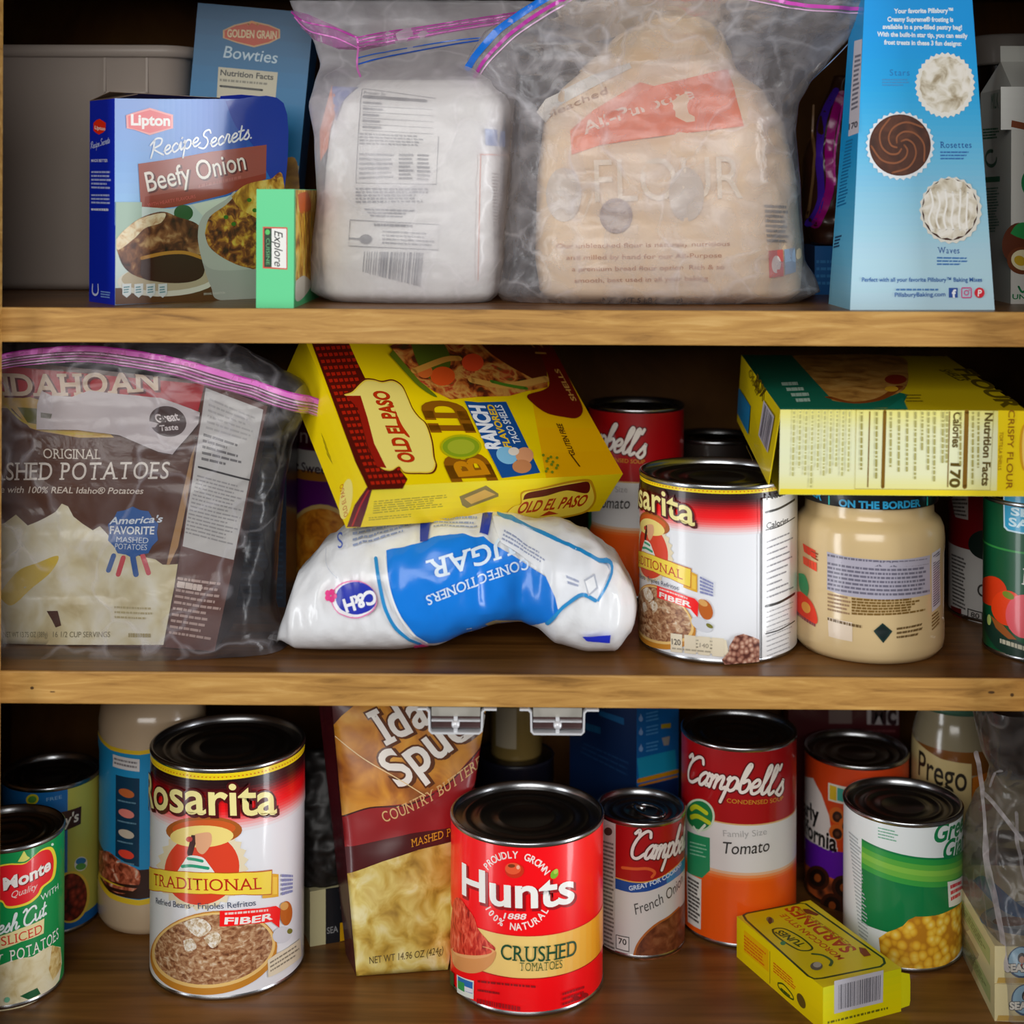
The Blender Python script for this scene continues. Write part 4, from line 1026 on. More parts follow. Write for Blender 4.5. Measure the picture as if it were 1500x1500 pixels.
for nm, q in (('top_flap', [(-.0623, .0202, .1343), (.0500, .0202, .1343), (.046, -.004, .1385), (-.058, -.002, .1395)]),
              ('top_flap', [(.012, -.0202, .1343), (.0620, -.0202, .1343), (.060, -.0120, .1400), (.036, -.0085, .1412), (.018, -.012, .1392)]),
              ('side_flap', [(-.0623, -.0202, .1343), (-.0623, .0202, .1343), (-.047, .016, .1382), (-.045, -.016, .1378)])):
    m = MB(); n = len(q); up = Vector((0, 0, .0004))
    m.add([Vector(p) for p in q] + [Vector(p) + up for p in q], [tuple(range(n))[::-1], tuple(range(n, 2 * n))] + [(i, (i + 1) % n, n + (i + 1) % n, n + i) for i in range(n)], ink('#1a34a8' if q[0][0] > 0 else '#6a5a4c', .6))
    o = m.build(nm, box, smooth=False)
    if q[0][0] < 0: o['label'] = 'bare grey-brown inside of a torn flap'

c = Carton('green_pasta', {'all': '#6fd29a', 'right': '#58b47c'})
f = c.face('front')
f.poly([(385, 332), (421, 333), (421, 395), (385, 393)], '#c8584a'); f.poly([(387, 334), (398, 334.5), (398, 391.5), (387, 391)], '#1f3f2a'); f.poly([(398, 334.5), (419.5, 335), (419.5, 393), (398, 391.5)], '#f0f0ec')
f.text('Explore', (402, 338), (402, 389), 12, '#1d2420', bold=.004, shear=.3); f.text('CUISINE', (390, 349), (390, 388), 5, '#6fae7c'); f.ell(392, 340, 3.5, 4, '#5fbf6a')
f = c.face('right')
f.poly([(433, 278), (467, 279), (467, 385), (459, 412), (444, 432), (433, 436)], NOODLE); f.poly([(436, 285), (450, 282), (455, 305), (440, 312)], '#c4642c', True); f.poly([(433, 412), (445, 404), (456, 416), (444, 436), (433, 440)], '#d8d2c4', True)
for i in range(9): f.stroke([(436 + i * 3, 312), (440 + i * 2.4, 350), (437 + i * 2.8, 400)], 1.6, ('#e6c23c', '#d8a028', '#c88a1c')[i % 3])
c.done('pasta_box', 'small mint green pasta box standing in front of the onion soup mix box', 'box')

COAT[0] = .03
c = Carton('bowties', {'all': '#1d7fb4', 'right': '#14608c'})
f = c.face('front')
f.grad([(290, 4), (460, 19), (438, 245), (270, 230)], ['#175c84', '#15709e', '#1a7cac'], 10)
f.poly([(272, 228), (438, 243), (421, 428), (253, 412)], '#bcae8c'); f.poly([(270, 245), (300, 236), (360, 262), (410, 235), (437, 250), (421, 428), (253, 412)], food('pasta_print', ['#7a5212', '#b8862a', '#dcb45c'], 60), True)
HX = [(329, 45), (345, 38), (369, 33), (393, 38), (408, 44), (408, 55), (393, 62), (372, 67), (347, 61), (329, 55)]
f.poly([(369 + (x - 369) * 1.06, 50 + (y - 50) * 1.14) for x, y in HX], '#d8b080'); f.poly(HX, '#c4502e'); f.text('GOLDEN GRAIN', (333, 54), (405, 57), 11, '#ecd8b0', bold=.03); f.stroke([(364, 36), (369, 32), (378, 36)], 3, '#e0a060')
f.text('Bowties', (327, 84), (405, 93), 17, '#c6dbe6', bold=.006, shear=.12)
f.poly([(320, 98), (407, 106), (404, 140), (396, 260), (312, 252)], '#c9c4ae'); f.text('Nutrition Facts', (323, 110), (400, 117), 8, '#3a3a36', bold=.025)
f.stroke([(323, 126), (384, 132)], 3.2, '#3a3a36', smooth=False); f.lines([(322, 114), (398, 121), (397, 126), (322, 120)], 1, '#8a8778', .6)
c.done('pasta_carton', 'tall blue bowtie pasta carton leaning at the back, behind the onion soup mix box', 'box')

COAT[0] = .2
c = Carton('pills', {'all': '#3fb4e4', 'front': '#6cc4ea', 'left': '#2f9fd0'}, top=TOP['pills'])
f = c.face('front')
f.grad(f.q, ['#0596dc', '#089ae0', '#2aa6e0', '#66b8e0', '#95c8e0', '#b2d4e2', '#bcd8e4'], 60)
for s_, a, b, cap in (('Your favorite Pillsbury™', (1310, 20), (1396, 19), 6.5), ('Creamy Supreme® frosting is', (1300, 32), (1396, 32.5), 6.5), ('available in a pre-filled pastry bag!', (1293, 43), (1409, 44), 6.5), ('With the built-in star tip, you can easily', (1285, 54), (1417, 56.5), 6.5), ('frost treats in these 3 fun designs:', (1295, 66), (1408, 68), 6.5)):
    f.text(s_, a, b, cap, '#eef8fd', bold=.035)
f.text('Stars', (1303, 112), (1332, 112), 9, '#2a78b8', serif=True); f.lines([(1292, 116), (1332, 116), (1332, 128), (1292, 128)], 3, '#4a94c8', .45, mean=.2)
f.text('Rosettes', (1377, 218), (1423, 218), 9, '#1b4d92', serif=True); f.lines([(1377, 222), (1423, 222), (1416, 236), (1377, 236)], 3, '#3a70ac', .45, mean=.2)
f.text('Waves', (1373, 372), (1405, 372), 9, '#1b4d92', serif=True); f.lines([(1372, 376), (1425, 377), (1412, 390), (1372, 390)], 3, '#3a70ac', .45, mean=.2)
FROST = food('frosting_print', ['#a8987c', '#d8d0bc', '#f0ece2', '#f6f3ec'], 130, 'noise'); CHOC = food('chocolate_print', ['#2e140c', '#4c2616', '#6a3a22'], 60, 'noise')
f.ell(1384, 126, 43, 47, '#f0eee8', 64, wob=.035); f.ell(1384, 125, 37, 41, FROST, 40, wob=.02)
f.ell(1318, 215, 49, 49, '#e6eaee', 64, wob=.035); f.ell(1318, 214, 45, 45, '#4a2618', 44); f.ell(1318, 214, 43, 43, CHOC, 44)
for k in range(5):
    f.stroke([(1318 + (6 + 7.2 * j) * math.cos(k * 1.257 + j * .62), 214 + (6 + 7.2 * j) * math.sin(k * 1.257 + j * .62)) for j in range(6)], 2.6, '#8a583c')
f.ell(1392, 309, 45, 48, '#e4e2da', 50, wob=.03); f.ell(1391, 308, 41, 45, '#3c1f16', 40); f.ell(1391, 307, 40, 44, FROST, 30, wob=.035)
for k in range(6): f.stroke([(1362 + k * 11, 280 + 3 * (k % 2)), (1366 + k * 10, 300), (1360 + k * 11, 322), (1366 + k * 10, 338)], 3, '#fbf9f4')
f.text('Perfect with all your favorite Pillsbury™ Baking Mixes', (1262, 413), (1438, 413), 6, '#2a5c9c', serif=False, bold=.01)
f.lines([(1312, 423), (1384, 423), (1384, 426), (1312, 426)], 1, '#4a78ac', .8); f.text('PillsburyBaking.com', (1310, 435), (1384, 434), 6, '#2a5c9c', bold=.01)
f.poly([(1389, 422), (1402, 422), (1402, 436), (1389, 436)], '#2c4f94'); f.text('f', (1394.5, 436), (1399.5, 436), 11, '#eef2f8', bold=.04)
IG = [(1409, 422), (1421, 422), (1422, 423), (1422, 435), (1421, 436), (1409, 436), (1408, 435), (1408, 423)]; f.stroke(IG, 1.6, '#c84a86', smooth=False, close=True); f.stroke([(1415 + 3.2 * math.cos(k), 429 + 3.2 * math.sin(k)) for k in [i * .7 for i in range(10)]], 1.4, '#c84a86'); f.ell(1419, 425, .9, .9, '#c84a86')
f.ell(1434, 429, 7.5, 7.5, '#c4283a'); f.text('P', (1431.5, 434), (1436.5, 434), 9, '#f6e8ea', bold=.03, shear=.15)
f = c.face('left')
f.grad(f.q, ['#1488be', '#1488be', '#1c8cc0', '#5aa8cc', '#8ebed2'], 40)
f.poly([(1252, 60), (1263, 58), (1258, 196), (1243, 200), (1246, 150)], '#c9c4cc'); f.lines([(1253, 80), (1262, 78), (1257, 160), (1247, 164)], 12, '#6a6a76', .5, mean=.5); f.text('170', (1244, 190), (1256, 187), 8, '#3a3a44', bold=.03)
f.lines([(1240, 205), (1252, 202), (1240, 300), (1226, 304)], 20, '#1d6a98', .5, mean=.3); f.lines([(1224, 345), (1234, 343), (1230, 362), (1221, 364)], 4, '#2a4a6a', .6, mean=.4)
c.done('frosting_carton', 'tall tapered light blue frosting carton with pictures of three cupcakes', 'box')

# coconut drink carton at the far right end
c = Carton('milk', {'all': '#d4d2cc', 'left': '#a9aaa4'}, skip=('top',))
f = c.face('front')
f.grad([(1466, 127), (1618, 127), (1618, 190), (1466, 190)], ['#e4e4e0', '#dcdcd8'], 4)
f.poly([(1482, 176), (1500, 180), (1618, 184), (1618, 192), (1500, 190), (1481, 186)], '#7a4630'); f.ell(1512, 268, 16, 22, '#1f7a4a'); f.text('COCONUT', (1500, 235), (1590, 235), 20, '#1f7a4a', bold=.02)
f.ell(1490, 356, 22, 30, '#5a2e1c', rot=.2); f.ell(1497, 382, 22, 20, '#6a3a22', rot=.2); f.ell(1499, 381, 18, 15, '#e6dcb8', rot=.2); f.ell(1494, 382, 9, 7, '#c8a83a', rot=.5)
f.poly([(1480, 342), (1488, 330), (1500, 326), (1512, 336), (1506, 350), (1492, 348)], '#2f8a4c', True)
f.stroke([(1492, 420), (1498, 428), (1508, 418)], 3, '#1f7a4a'); f.text('UNSWEETENED', (1483, 438), (1580, 440), 7, '#1f7a4a', bold=.02)
f = c.face('left')
f.lines([(1440, 188), (1464, 186), (1464, 203), (1440, 205)], 4, '#2f5a48', .6, mean=.3); f.stroke([(1452 + 8 * math.cos(k), 232 + 11 * math.sin(k)) for k in [i * .5 for i in range(11)]], 2.5, '#3a5a4c'); f.poly([(1438, 260), (1465, 258), (1465, 266), (1438, 268)], '#2c5c48')
f.lines([(1438, 275), (1464, 273), (1464, 340), (1438, 342)], 16, '#4a6a5e', .5, mean=.3); f.text('MILK', (1452, 160), (1463, 158), 22, '#2c5c48')
box = c.done('milk_carton', 'white and green coconut drink carton at the right end of the upper shelf', 'carton')
m = MB(); W = .035; m.add([(-W, -W, .147), (W, -W, .147), (W, W, .147), (-W, W, .147), (-W * .9, 0, .167), (W * .9, 0, .167), (-W * .9, 0, .178), (W * .9, 0, .178), (-W * .9, .001, .178), (W * .9, .001, .178)],
    [(0, 1, 5, 4), (2, 3, 4, 5), (1, 2, 5), (3, 0, 4), (4, 5, 7, 6), (5, 4, 8, 9), (6, 7, 9, 8)], ink('#c4c4be')); m.build('gable_top', box, smooth=False)

c = Carton('maroon', {'all': '#4a0f1c'}); f = c.face('front'); f.poly([(540, 30), (700, 31), (700, 60), (540, 59)], '#7a1a2c'); f.lines([(545, 80), (700, 81), (700, 140), (545, 139)], 5, '#8a5a5a', .5)
c.done('dry_goods_box', 'dark maroon box at the very back of the upper shelf, behind the white flour sack', 'box')
c = Carton('smallblue', {'all': '#1d5f9a'}); f = c.face('front'); f.lines([(1196, 378), (1290, 378), (1290, 420), (1196, 420)], 4, '#3f86bc', .4)
c.done('small_box', 'low blue box behind the frosting carton, under the folded purple-zip bag', 'box')

# ------------------------------------------------------------------ cartons on the lower shelf
TACO = food('taco_print', ['#2c3a14', '#6a2414', '#c86a28', '#e0a850', '#c43c20', '#4a6a24'], 75, 'noise', detail=4)
ROOF = food('clay_tile_print', ['#3a0a06', '#6e160c', '#a82a14'], 900, 'noise')
c = Carton('taco', {'all': '#e6c81c', 'front': '#f0da20', 'top': '#f2d81a', 'left': '#e2c814'})
f = c.face('top', 3)
f.grad([(760, 480), (800, 494), (912, 694), (800, 700)], ['#eec81a', '#e8b018'], 6)
W_ = [(452, 490), (505, 490), (524, 532), (545, 575), (560, 620), (580, 680), (597, 702), (590, 716), (540, 718), (520, 676)]
f.poly(W_, '#4c0d08', False)
f.lay()
for r in range(24):
    t0 = r / 24; n = 7
    for k in range(n):
        x0 = 452 + 92 * t0; y0 = 490 + 225 * t0
        x = x0 + 2 + k * 7.6; y = y0 - k * .4
        if x > x0 + (56 if t0 < .25 else 40 if t0 < .75 else 58): continue
        f.poly([(x, y), (x + 5.5, y - .5), (x + 7, y + 4), (x + 2, y + 5)], '#a3220f'); f.h -= f.step
f.lay(); f.lay()
SH = [(527, 566), (536, 559), (548, 559), (560, 562), (575, 560), (588, 568), (596, 584), (603, 600), (612, 612), (622, 622), (630, 645), (633, 668), (636, 680), (630, 690), (612, 691), (592, 690), (584, 682), (572, 688), (556, 682), (541, 655), (533, 625), (527, 600), (516, 584), (506, 580), (517, 576)]
cx, cy = 575, 627
f.poly([(cx + (x - cx) * 1.07, cy + (y - cy) * 1.06) for x, y in SH], '#5a1a0c', True); f.poly([(cx + (x - cx) * 1.03, cy + (y - cy) * 1.03) for x, y in SH], '#ecd25a', True); f.poly(SH, '#f2e284', True)
f.poly([(506, 580), (528, 580), (538, 612), (548, 650), (566, 686), (552, 684), (538, 652), (530, 622), (524, 598)], '#8a1c10')
f.text('OLD EL PASO', (608, 677), (567, 574), 20, '#b3340f', bold=.03, outline='#7a1a08', ow=.015)
f.poly([(578, 600), (588, 622), (600, 640), (594, 638), (582, 622)], '#b3340f', True)
f.text('B', (722, 700), (706, 667), 52, '#8a5a14', bold=.07, serif=True); f.text('B', (716, 694), (704, 672), 40, '#c88a1c', bold=.03)
f.text('LD', (691, 632), (672, 590), 50, '#8a5a14', bold=.07, serif=True)
f.ell(675, 655, 30, 18, '#b4b41e', rot=.0); f.ell(675, 655, 27, 15, '#8aa028'); f.ell(675, 655, 20, 11, '#a8b23a')
f.poly([(680, 588), (700, 590), (741, 589), (764, 636), (791, 693), (765, 697), (735, 701), (712, 655)], '#1b4f8c')
f.text('RANCH', (735, 658), (709, 596), 20, '#eef2f6', bold=.05); f.text('FLAVORED', (749, 656), (722, 594), 9, '#ecc830', bold=.03); f.text('TACO SHELLS', (763, 650), (734, 594), 9, '#e6eef6', bold=.02)
f.ell(742, 668, 16, 12, '#8ac0de', rot=.4); f.ell(768, 668, 13, 12, '#d8a078'); f.ell(764, 684, 14, 10, '#c48a60'); f.ell(752, 662, 8, 6, '#e6ddd0')
TR = [(571, 508), (600, 494), (780, 494), (800, 540), (802, 568), (770, 574), (745, 581), (700, 582), (660, 586), (635, 574), (615, 560), (598, 540), (585, 525)]
f.poly([(570, 520), (590, 500), (610, 498), (600, 540), (640, 582), (612, 566)], '#6a7a20', True); f.poly(TR, TACO)
f.poly([(600, 500), (640, 496), (660, 530), (640, 560), (615, 540)], '#5a6a22', True); f.ell(648, 552, 18, 14, '#e0602c'); f.ell(692, 532, 16, 13, '#e85a34'); f.ell(622, 545, 11, 10, '#e07a3c'); f.poly([(700, 500), (780, 498), (800, 560), (760, 545), (720, 520)], '#5a2614', True); f.stroke([(606, 545), (650, 528), (672, 526)], 8, '#dca450'); f.stroke([(690, 558), (740, 566), (800, 556)], 9, '#e2b060'); f.stroke([(720, 560), (745, 566), (770, 570)], 5, '#5a8a30')
f.poly([(778, 492), (798, 494), (820, 530), (840, 570), (853, 600), (845, 613), (826, 612), (800, 606), (780, 592), (772, 580), (796, 572), (804, 562), (795, 530)], '#6a1810', True)
f.text('12', (800, 520), (790, 500), 14, '#d8a860'); f.text('SHELLS', (844, 588), (818, 542), 6, '#d8a860', bold=.02)
f.text('GLUTEN FREE', (842, 668), (822, 622), 7, '#5a3a10', bold=.015); f.stroke([(836, 668), (842, 676), (848, 684)], 2, '#5a3a10')
for k in range(12): f.ell(795 + (k * 7) % 22, 668 + (k * 5) % 26, 2, 2, '#7a8a28')
f = c.face('front', 4)
f.grad(f.q, ['#f4e02a', '#f0d824', '#e6ca1c'], 6)
f.poly([(508, 772), (519, 740), (537, 714), (546, 714), (536, 748), (528, 772)], '#5a140c'); f.stroke([(516, 770), (528, 740), (541, 716)], 2, '#a8281a')
f.lines([(548, 733), (660, 723), (658, 742), (546, 753)], 6, '#a8982a', .4, mean=.1); f.lines([(540, 757), (620, 750), (620, 756), (540, 763)], 2, '#a8982a', .4)
f.poly([(673, 727), (712, 711), (730, 723), (730, 727), (684, 744), (677, 740)], '#8a7a4a'); f.poly([(680, 730), (710, 717), (726, 724), (690, 738)], '#d8b060')
BD = [(742, 752), (752, 742), (764, 737), (766, 722), (790, 717), (830, 708), (858, 705), (866, 712), (870, 730), (862, 744), (845, 752), (800, 760), (760, 764)]
f.poly([(805 + (x - 805) * 1.05, 735 + (y - 735) * 1.12) for x, y in BD], '#c89a20', True); f.poly(BD, '#f0dc5a', True)
f.poly([(766, 732), (772, 722), (800, 716), (840, 708), (862, 706), (860, 722), (830, 718), (800, 726), (775, 730)], '#5a140c', True)
f.text('OLD EL PASO', (756, 752), (855, 740), 15, '#a8340f', bold=.025); f.poly([(790, 756), (804, 748), (818, 752)], '#a8340f')
f = c.face('left', 5)
f.grad(f.q, ['#e8d01e', '#e2c818'], 4)
f.ell(507, 731, 9, 30, '#e6d884', rot=.15); f.text('OLD EL PASO', (510, 755), (503, 708), 6, '#a8340f'); f.lines([(470, 632), (478, 650), (490, 685), (480, 668)], 4, '#6a5a14', .6)
c.done('taco_shell_box', 'yellow ranch taco shell box lying tilted on top of the sugar bag', 'box')

c = Carton('flour', {'all': '#d9c42a', 'front': '#e6e694', 'left': '#1a120c', 'top': '#d8c024', 'right': '#d8c024'}, skip=('left',))
f = c.face('front', 9)
f.grad([(1143, 600), (1506, 602), (1503, 727), (1141, 724)], ['#e6e08c', '#e6e7c0', '#e6e8c6', '#e6e7c0', '#e6e090'], 30)
f.poly([(1462, 601), (1506, 602), (1503, 727), (1460, 726)], '#e4cc24'); f.poly([(1143, 716), (1502, 719), (1502, 727), (1141, 724)], '#e8d43c')
f.text('Nutrition Facts', (1443, 605), (1438, 711), 11, '#5a4a14', bold=.035); f.text('Calories', (1397, 604), (1395, 655), 11, '#5a4a14', bold=.03); f.text('170', (1393, 679), (1391, 713), 14, '#5a4a14', bold=.04)
for x, w in ((1416, 6.5), (1296, 5), (1274, 1.6), (1391, 1.5)): f.stroke([(x, 603), (x - 3, 713)], w, '#7a5a1c', smooth=False)
f.stroke([(1254, 600), (1252, 716), (1450, 718), (1455, 602)], .8, '#a89a4a', smooth=False)
for x in (1302, 1314, 1326, 1338, 1348, 1357, 1366, 1378, 1384): f.lines([(x + 6, 603), (x + 5, 714), (x - 1, 714), (x, 603)], 1, '#aba66c', .5, mean=.08, ragged=.55)
for x in (1259, 1281, 1404, 1422, 1430): f.lines([(x + 6, 603), (x + 5, 714), (x - 1, 714), (x, 603)], 1, '#a39c60', .5, mean=.08, ragged=.3)
for x in range(1160, 1250, 9): f.lines([(x + 6, 602), (x + 4, 716), (x - 3, 716), (x, 602)], 1, '#bdb980', .42, mean=.06, ragged=.3)
f.text('CRISPY FLOUR', (1477, 600), (1473, 716), 9, '#8a5a14', bold=.005); f.text('TORTILLA SHELLS', (1464, 632), (1461, 688), 5, '#8a5a14'); f.ell(1500, 655, 7, 34, '#c89a2a'); f.ell(1501, 655, 4.5, 30, '#e8cc70')
f = c.face('top', 10)
f.poly([(1086, 520), (1200, 521), (1240, 556), (1330, 578), (1320, 597), (1143, 600)], '#12705a'); f.poly([(1143, 597), (1300, 598), (1322, 582), (1330, 600), (1143, 600)], '#17806a')
f.poly([(1160, 521), (1310, 521), (1330, 545), (1325, 570), (1300, 582), (1270, 590), (1225, 588), (1212, 578)], food('tortilla_print', ['#8a5a22', '#c08a3c', '#d8a858'], 70), True); f.stroke([(1214, 582), (1250, 590), (1290, 584), (1318, 566)], 4, '#8a4a1c'); f.ell(1312, 556, 16, 7, '#8a3018'); f.ell(1306, 570, 10, 4, '#e0b03c')
f.text('FLOUR', (1398, 541), (1470, 596), 15, '#6a5a10', bold=.04); f.text('SHELLS', (1375, 542), (1405, 558), 7, '#6a5a10', bold=.02); f.lines([(1326, 577), (1352, 577), (1358, 590), (1328, 590)], 3, '#8a7a1c', .4)
for i in range(4): f.lines([(1144 + i * 7, 560 + i * 8), (1170 + i * 7, 559 + i * 8), (1172 + i * 7, 565 + i * 8), (1146 + i * 7, 566 + i * 8)], 1, '#bcd8c8', .8, mean=.3)
box = c.done('flour_taco_box', 'yellow and green flour taco box lying across the refried beans tin and the dip jar', 'box')
# the end flap of the box is ajar
mb = MB(); Wd, Hd = .19, .0544
a, b, c_, d_ = Vector((-.0800, .095, .004)), Vector((-.0840, -.0930, .0055)), Vector((-.0773, -.095, .0544)), Vector((-.0773, .095, .0544))
n_ = Vector((-1, 0, 0))
th = Vector((-.0005, 0, 0))
mb.add([a, b, c_, d_, a - th, b - th, c_ - th, d_ - th], [(0, 1, 2, 3), (7, 6, 5, 4), (0, 4, 5, 1), (1, 5, 6, 2), (2, 6, 7, 3), (3, 7, 4, 0)], ink('#e2cc22'))
LF = Face(mb, homog(CAL['flour.left'], [(0, 0), (1, 0), (1, 1), (0, 1)]), lambda u, v, h: (a * (1 - u) + b * u) * (1 - v) + (d_ * (1 - u) + c_ * u) * v + Vector((-.0007 - h, 0, 0)))
LF.poly([(1086, 572), (1105, 600), (1105, 645), (1086, 612)], '#1f7fae'); LF.poly([(1122, 588), (1138, 612), (1136, 672), (1120, 645)], '#c9c4cc'); LF.bars([(1124, 594), (1136, 614), (1134, 668), (1122, 645)], 12, '#5a5a66')
LF.text('Old El', (1098, 548), (1112, 582), 6, '#6a5a10'); LF.text('BOX', (1108, 566), (1121, 590), 12, '#5a4a10', bold=.02); LF.lines([(1104, 662), (1120, 690), (1120, 694), (1104, 666)], 1, '#6a5a10', .8)
fl = mb.build('end_flap', box, smooth=False)

c = Carton('navy', {'all': '#152336'})
f = c.face('front')
f.lines([(345, 640), (415, 641), (415, 880), (345, 880)], 26, '#22364c', .35, mean=1.2, ragged=.02)
c.done('navy_box', 'dark navy box behind the bagged mashed potato pouch', 'box')

# ------------------------------------------------------------------ cartons on the cupboard floor
c = Carton('sard', {'all': '#e4d81a', 'front': '#dcd826'})
f = c.face('top', 2)
f.grad(f.q, ['#d8c81a', '#e6d218', '#ecd41c'], 8)
RC = [(1089, 1341), (1094, 1338), (1172, 1323), (1180, 1324), (1294, 1404), (1296, 1411), (1290, 1416), (1205, 1433), (1193, 1434), (1184, 1430), (1093, 1348)]
f.stroke(RC, 2.4, '#2f3c10', smooth=False, close=True)

f.text('SARDINES', (1255, 1391), (1167, 1327), 15, '#b84a16', bold=.03); f.text('MOROCCAN STYLE', (1237, 1404), (1150, 1339), 7, '#c8641c', bold=.02); f.lines([(1172, 1330), (1268, 1396), (1262, 1400), (1166, 1334)], 2, '#b8a01c', .5, mean=.1)
f.stroke([(1132, 1362), (1140, 1360), (1152, 1362), (1174, 1374), (1188, 1386), (1189, 1391), (1181, 1393), (1168, 1391), (1146, 1378), (1134, 1368)], 2, '#3a4a14', close=True); f.text('TUNES', (1181, 1384), (1145, 1363), 8, '#3a4a14', bold=.03, shear=.1)
f.ell(1147, 1382, 4, 3, '#3a8a5a'); f.ell(1128, 1348, 6, 4, '#7a7a52', rot=.5); f.ell(1128, 1349, 3, 5, '#3a3a2a'); f.poly([(1176, 1332), (1184, 1332), (1200, 1340), (1196, 1342), (1180, 1338)], '#7a3a10'); f.poly([(1258, 1388), (1268, 1390), (1276, 1400), (1266, 1402), (1260, 1396)], '#8a3a10')
f.stroke([(1190, 1398), (1205, 1400), (1218, 1408), (1216, 1415)], 3, '#4a6a3a'); f.ell(1196, 1416, 9, 6, '#6a6458'); f.ell(1197, 1414, 6, 4, '#b8b4a8')
f = c.face('front', 3)
f.grad(f.q, ['#d6d62a', '#e2da20', '#e6d818'], 6)
f.poly([(1222, 1437), (1294, 1421), (1293, 1468), (1222, 1485)], '#c9c8d2'); f.bars([(1228, 1443), (1290, 1428), (1289, 1464), (1228, 1479)], 46, '#5c5c66'); f.lines([(1212, 1496), (1306, 1473), (1306, 1477), (1212, 1500)], 1, '#6a6a1c', .8, mean=.05)
f = c.face('left', 4)
f.grad(f.q, ['#dccc1a', '#e0cc18', '#d8c414'], 5)
f.poly([(1090, 1362), (1126, 1392), (1126, 1424), (1090, 1394)], '#d8b018'); f.lines([(1090, 1368), (1124, 1397), (1124, 1420), (1090, 1392)], 5, '#c86a1c', .5, mean=.2); f.stroke([(1128, 1394), (1128, 1440)], 1, '#8a7a14', smooth=False)
f.lines([(1133, 1408), (1166, 1437), (1166, 1452), (1133, 1424)], 4, '#c05a1c', .5, mean=.2); f.stroke([(1140, 1440), (1148, 1442), (1160, 1456), (1162, 1464), (1150, 1456), (1141, 1446)], 1.6, '#3a4a14', close=True); f.ell(1174, 1466, 5, 12, '#5a4a1c', rot=-.4)
f.lines([(1144, 1446), (1159, 1459), (1159, 1462), (1144, 1450)], 1, '#3a4a14', .9, mean=.3)
box = c.done('sardine_box', 'small yellow moroccan sardine box lying at front right on the cupboard floor', 'box')
m = MB(); m.add([(.0312, -.0521, .002), (.0312, -.0521, .026), (.0375, -.0528, .024), (.0382, -.0528, .019), (.0382, -.0528, .006), (.0375, -.0528, .003),
                 (.0312, -.0517, .002), (.0312, -.0517, .026), (.0375, -.0524, .024), (.0382, -.0524, .019), (.0382, -.0524, .006), (.0375, -.0524, .003)],
                [(0, 1, 2, 3, 4, 5), (11, 10, 9, 8, 7, 6)] + [(i, (i + 1) % 6, 6 + (i + 1) % 6, 6 + i) for i in range(6)], ink('#d8d428')); m.build('side_flap', box, smooth=False)

c = Carton('blue', {'all': '#0f2a50', 'front': '#1d6aac', 'left': '#0d2344'})  # right face lit, left face shaded: both tones put into the card colours
f = c.face('front')
f.poly([(933, 1111), (989, 1098), (991, 1128), (936, 1140)], '#2aa0c4'); f.stroke([(935, 1144), (992, 1130)], 5, '#d8981c', smooth=False); f.stroke([(936, 1151), (992, 1137)], 2.5, '#c8861c', smooth=False)
f.poly([(934, 1153), (993, 1139), (993, 1298), (932, 1329)], '#122c5a')
for y in (1053, 1073, 1097): f.ell(938.5, y, 3, 4, '#8fb4e0'); f.poly([(936, y), (938.5, y - 8), (941, y)], '#8fb4e0'); f.lines([(946, y - 10), (965, y - 14), (965, y + 2), (946, y + 6)], 3, '#5aa0d4', .4, mean=.4)
f.poly([(968, 1061), (982, 1059), (982, 1066), (968, 1067)], '#b8a02c'); f.poly([(969, 1081), (981, 1078), (979, 1091), (972, 1092)], '#a8a49c')
f = c.face('left')
f.poly([(876, 1040), (914, 1052), (914, 1062), (878, 1048)], '#1a4f78')
f.lines([(853, 1055), (882, 1064), (882, 1078), (853, 1070)], 1, '#164a6c', .7, mean=.3); f.lines([(856, 1086), (922, 1114), (920, 1140), (850, 1104)], 3, '#1a3458', .35, mean=.2)
c.done('filter_box', 'dark blue box standing cornerwise behind the french onion soup tin', 'box')

c = Carton('mc', {'all': '#3c0a10'})
f = c.face('front')
f.poly([(1214, 1034), (1248, 1034), (1248, 1060), (1214, 1060)], '#6a5a56'); f.poly([(1270, 1030), (1316, 1031), (1316, 1062), (1270, 1061)], '#a8a0a0'); f.text('Mc', (1277, 1059), (1312, 1060), 30, '#2a1418', bold=.04); f.lines([(1262, 1068), (1316, 1069), (1316, 1073), (1262, 1072)], 1, '#6a3a3c', .8)
c.done('spice_box', 'dark red spice box at the back of the cupboard floor, behind the olive tin', 'box')

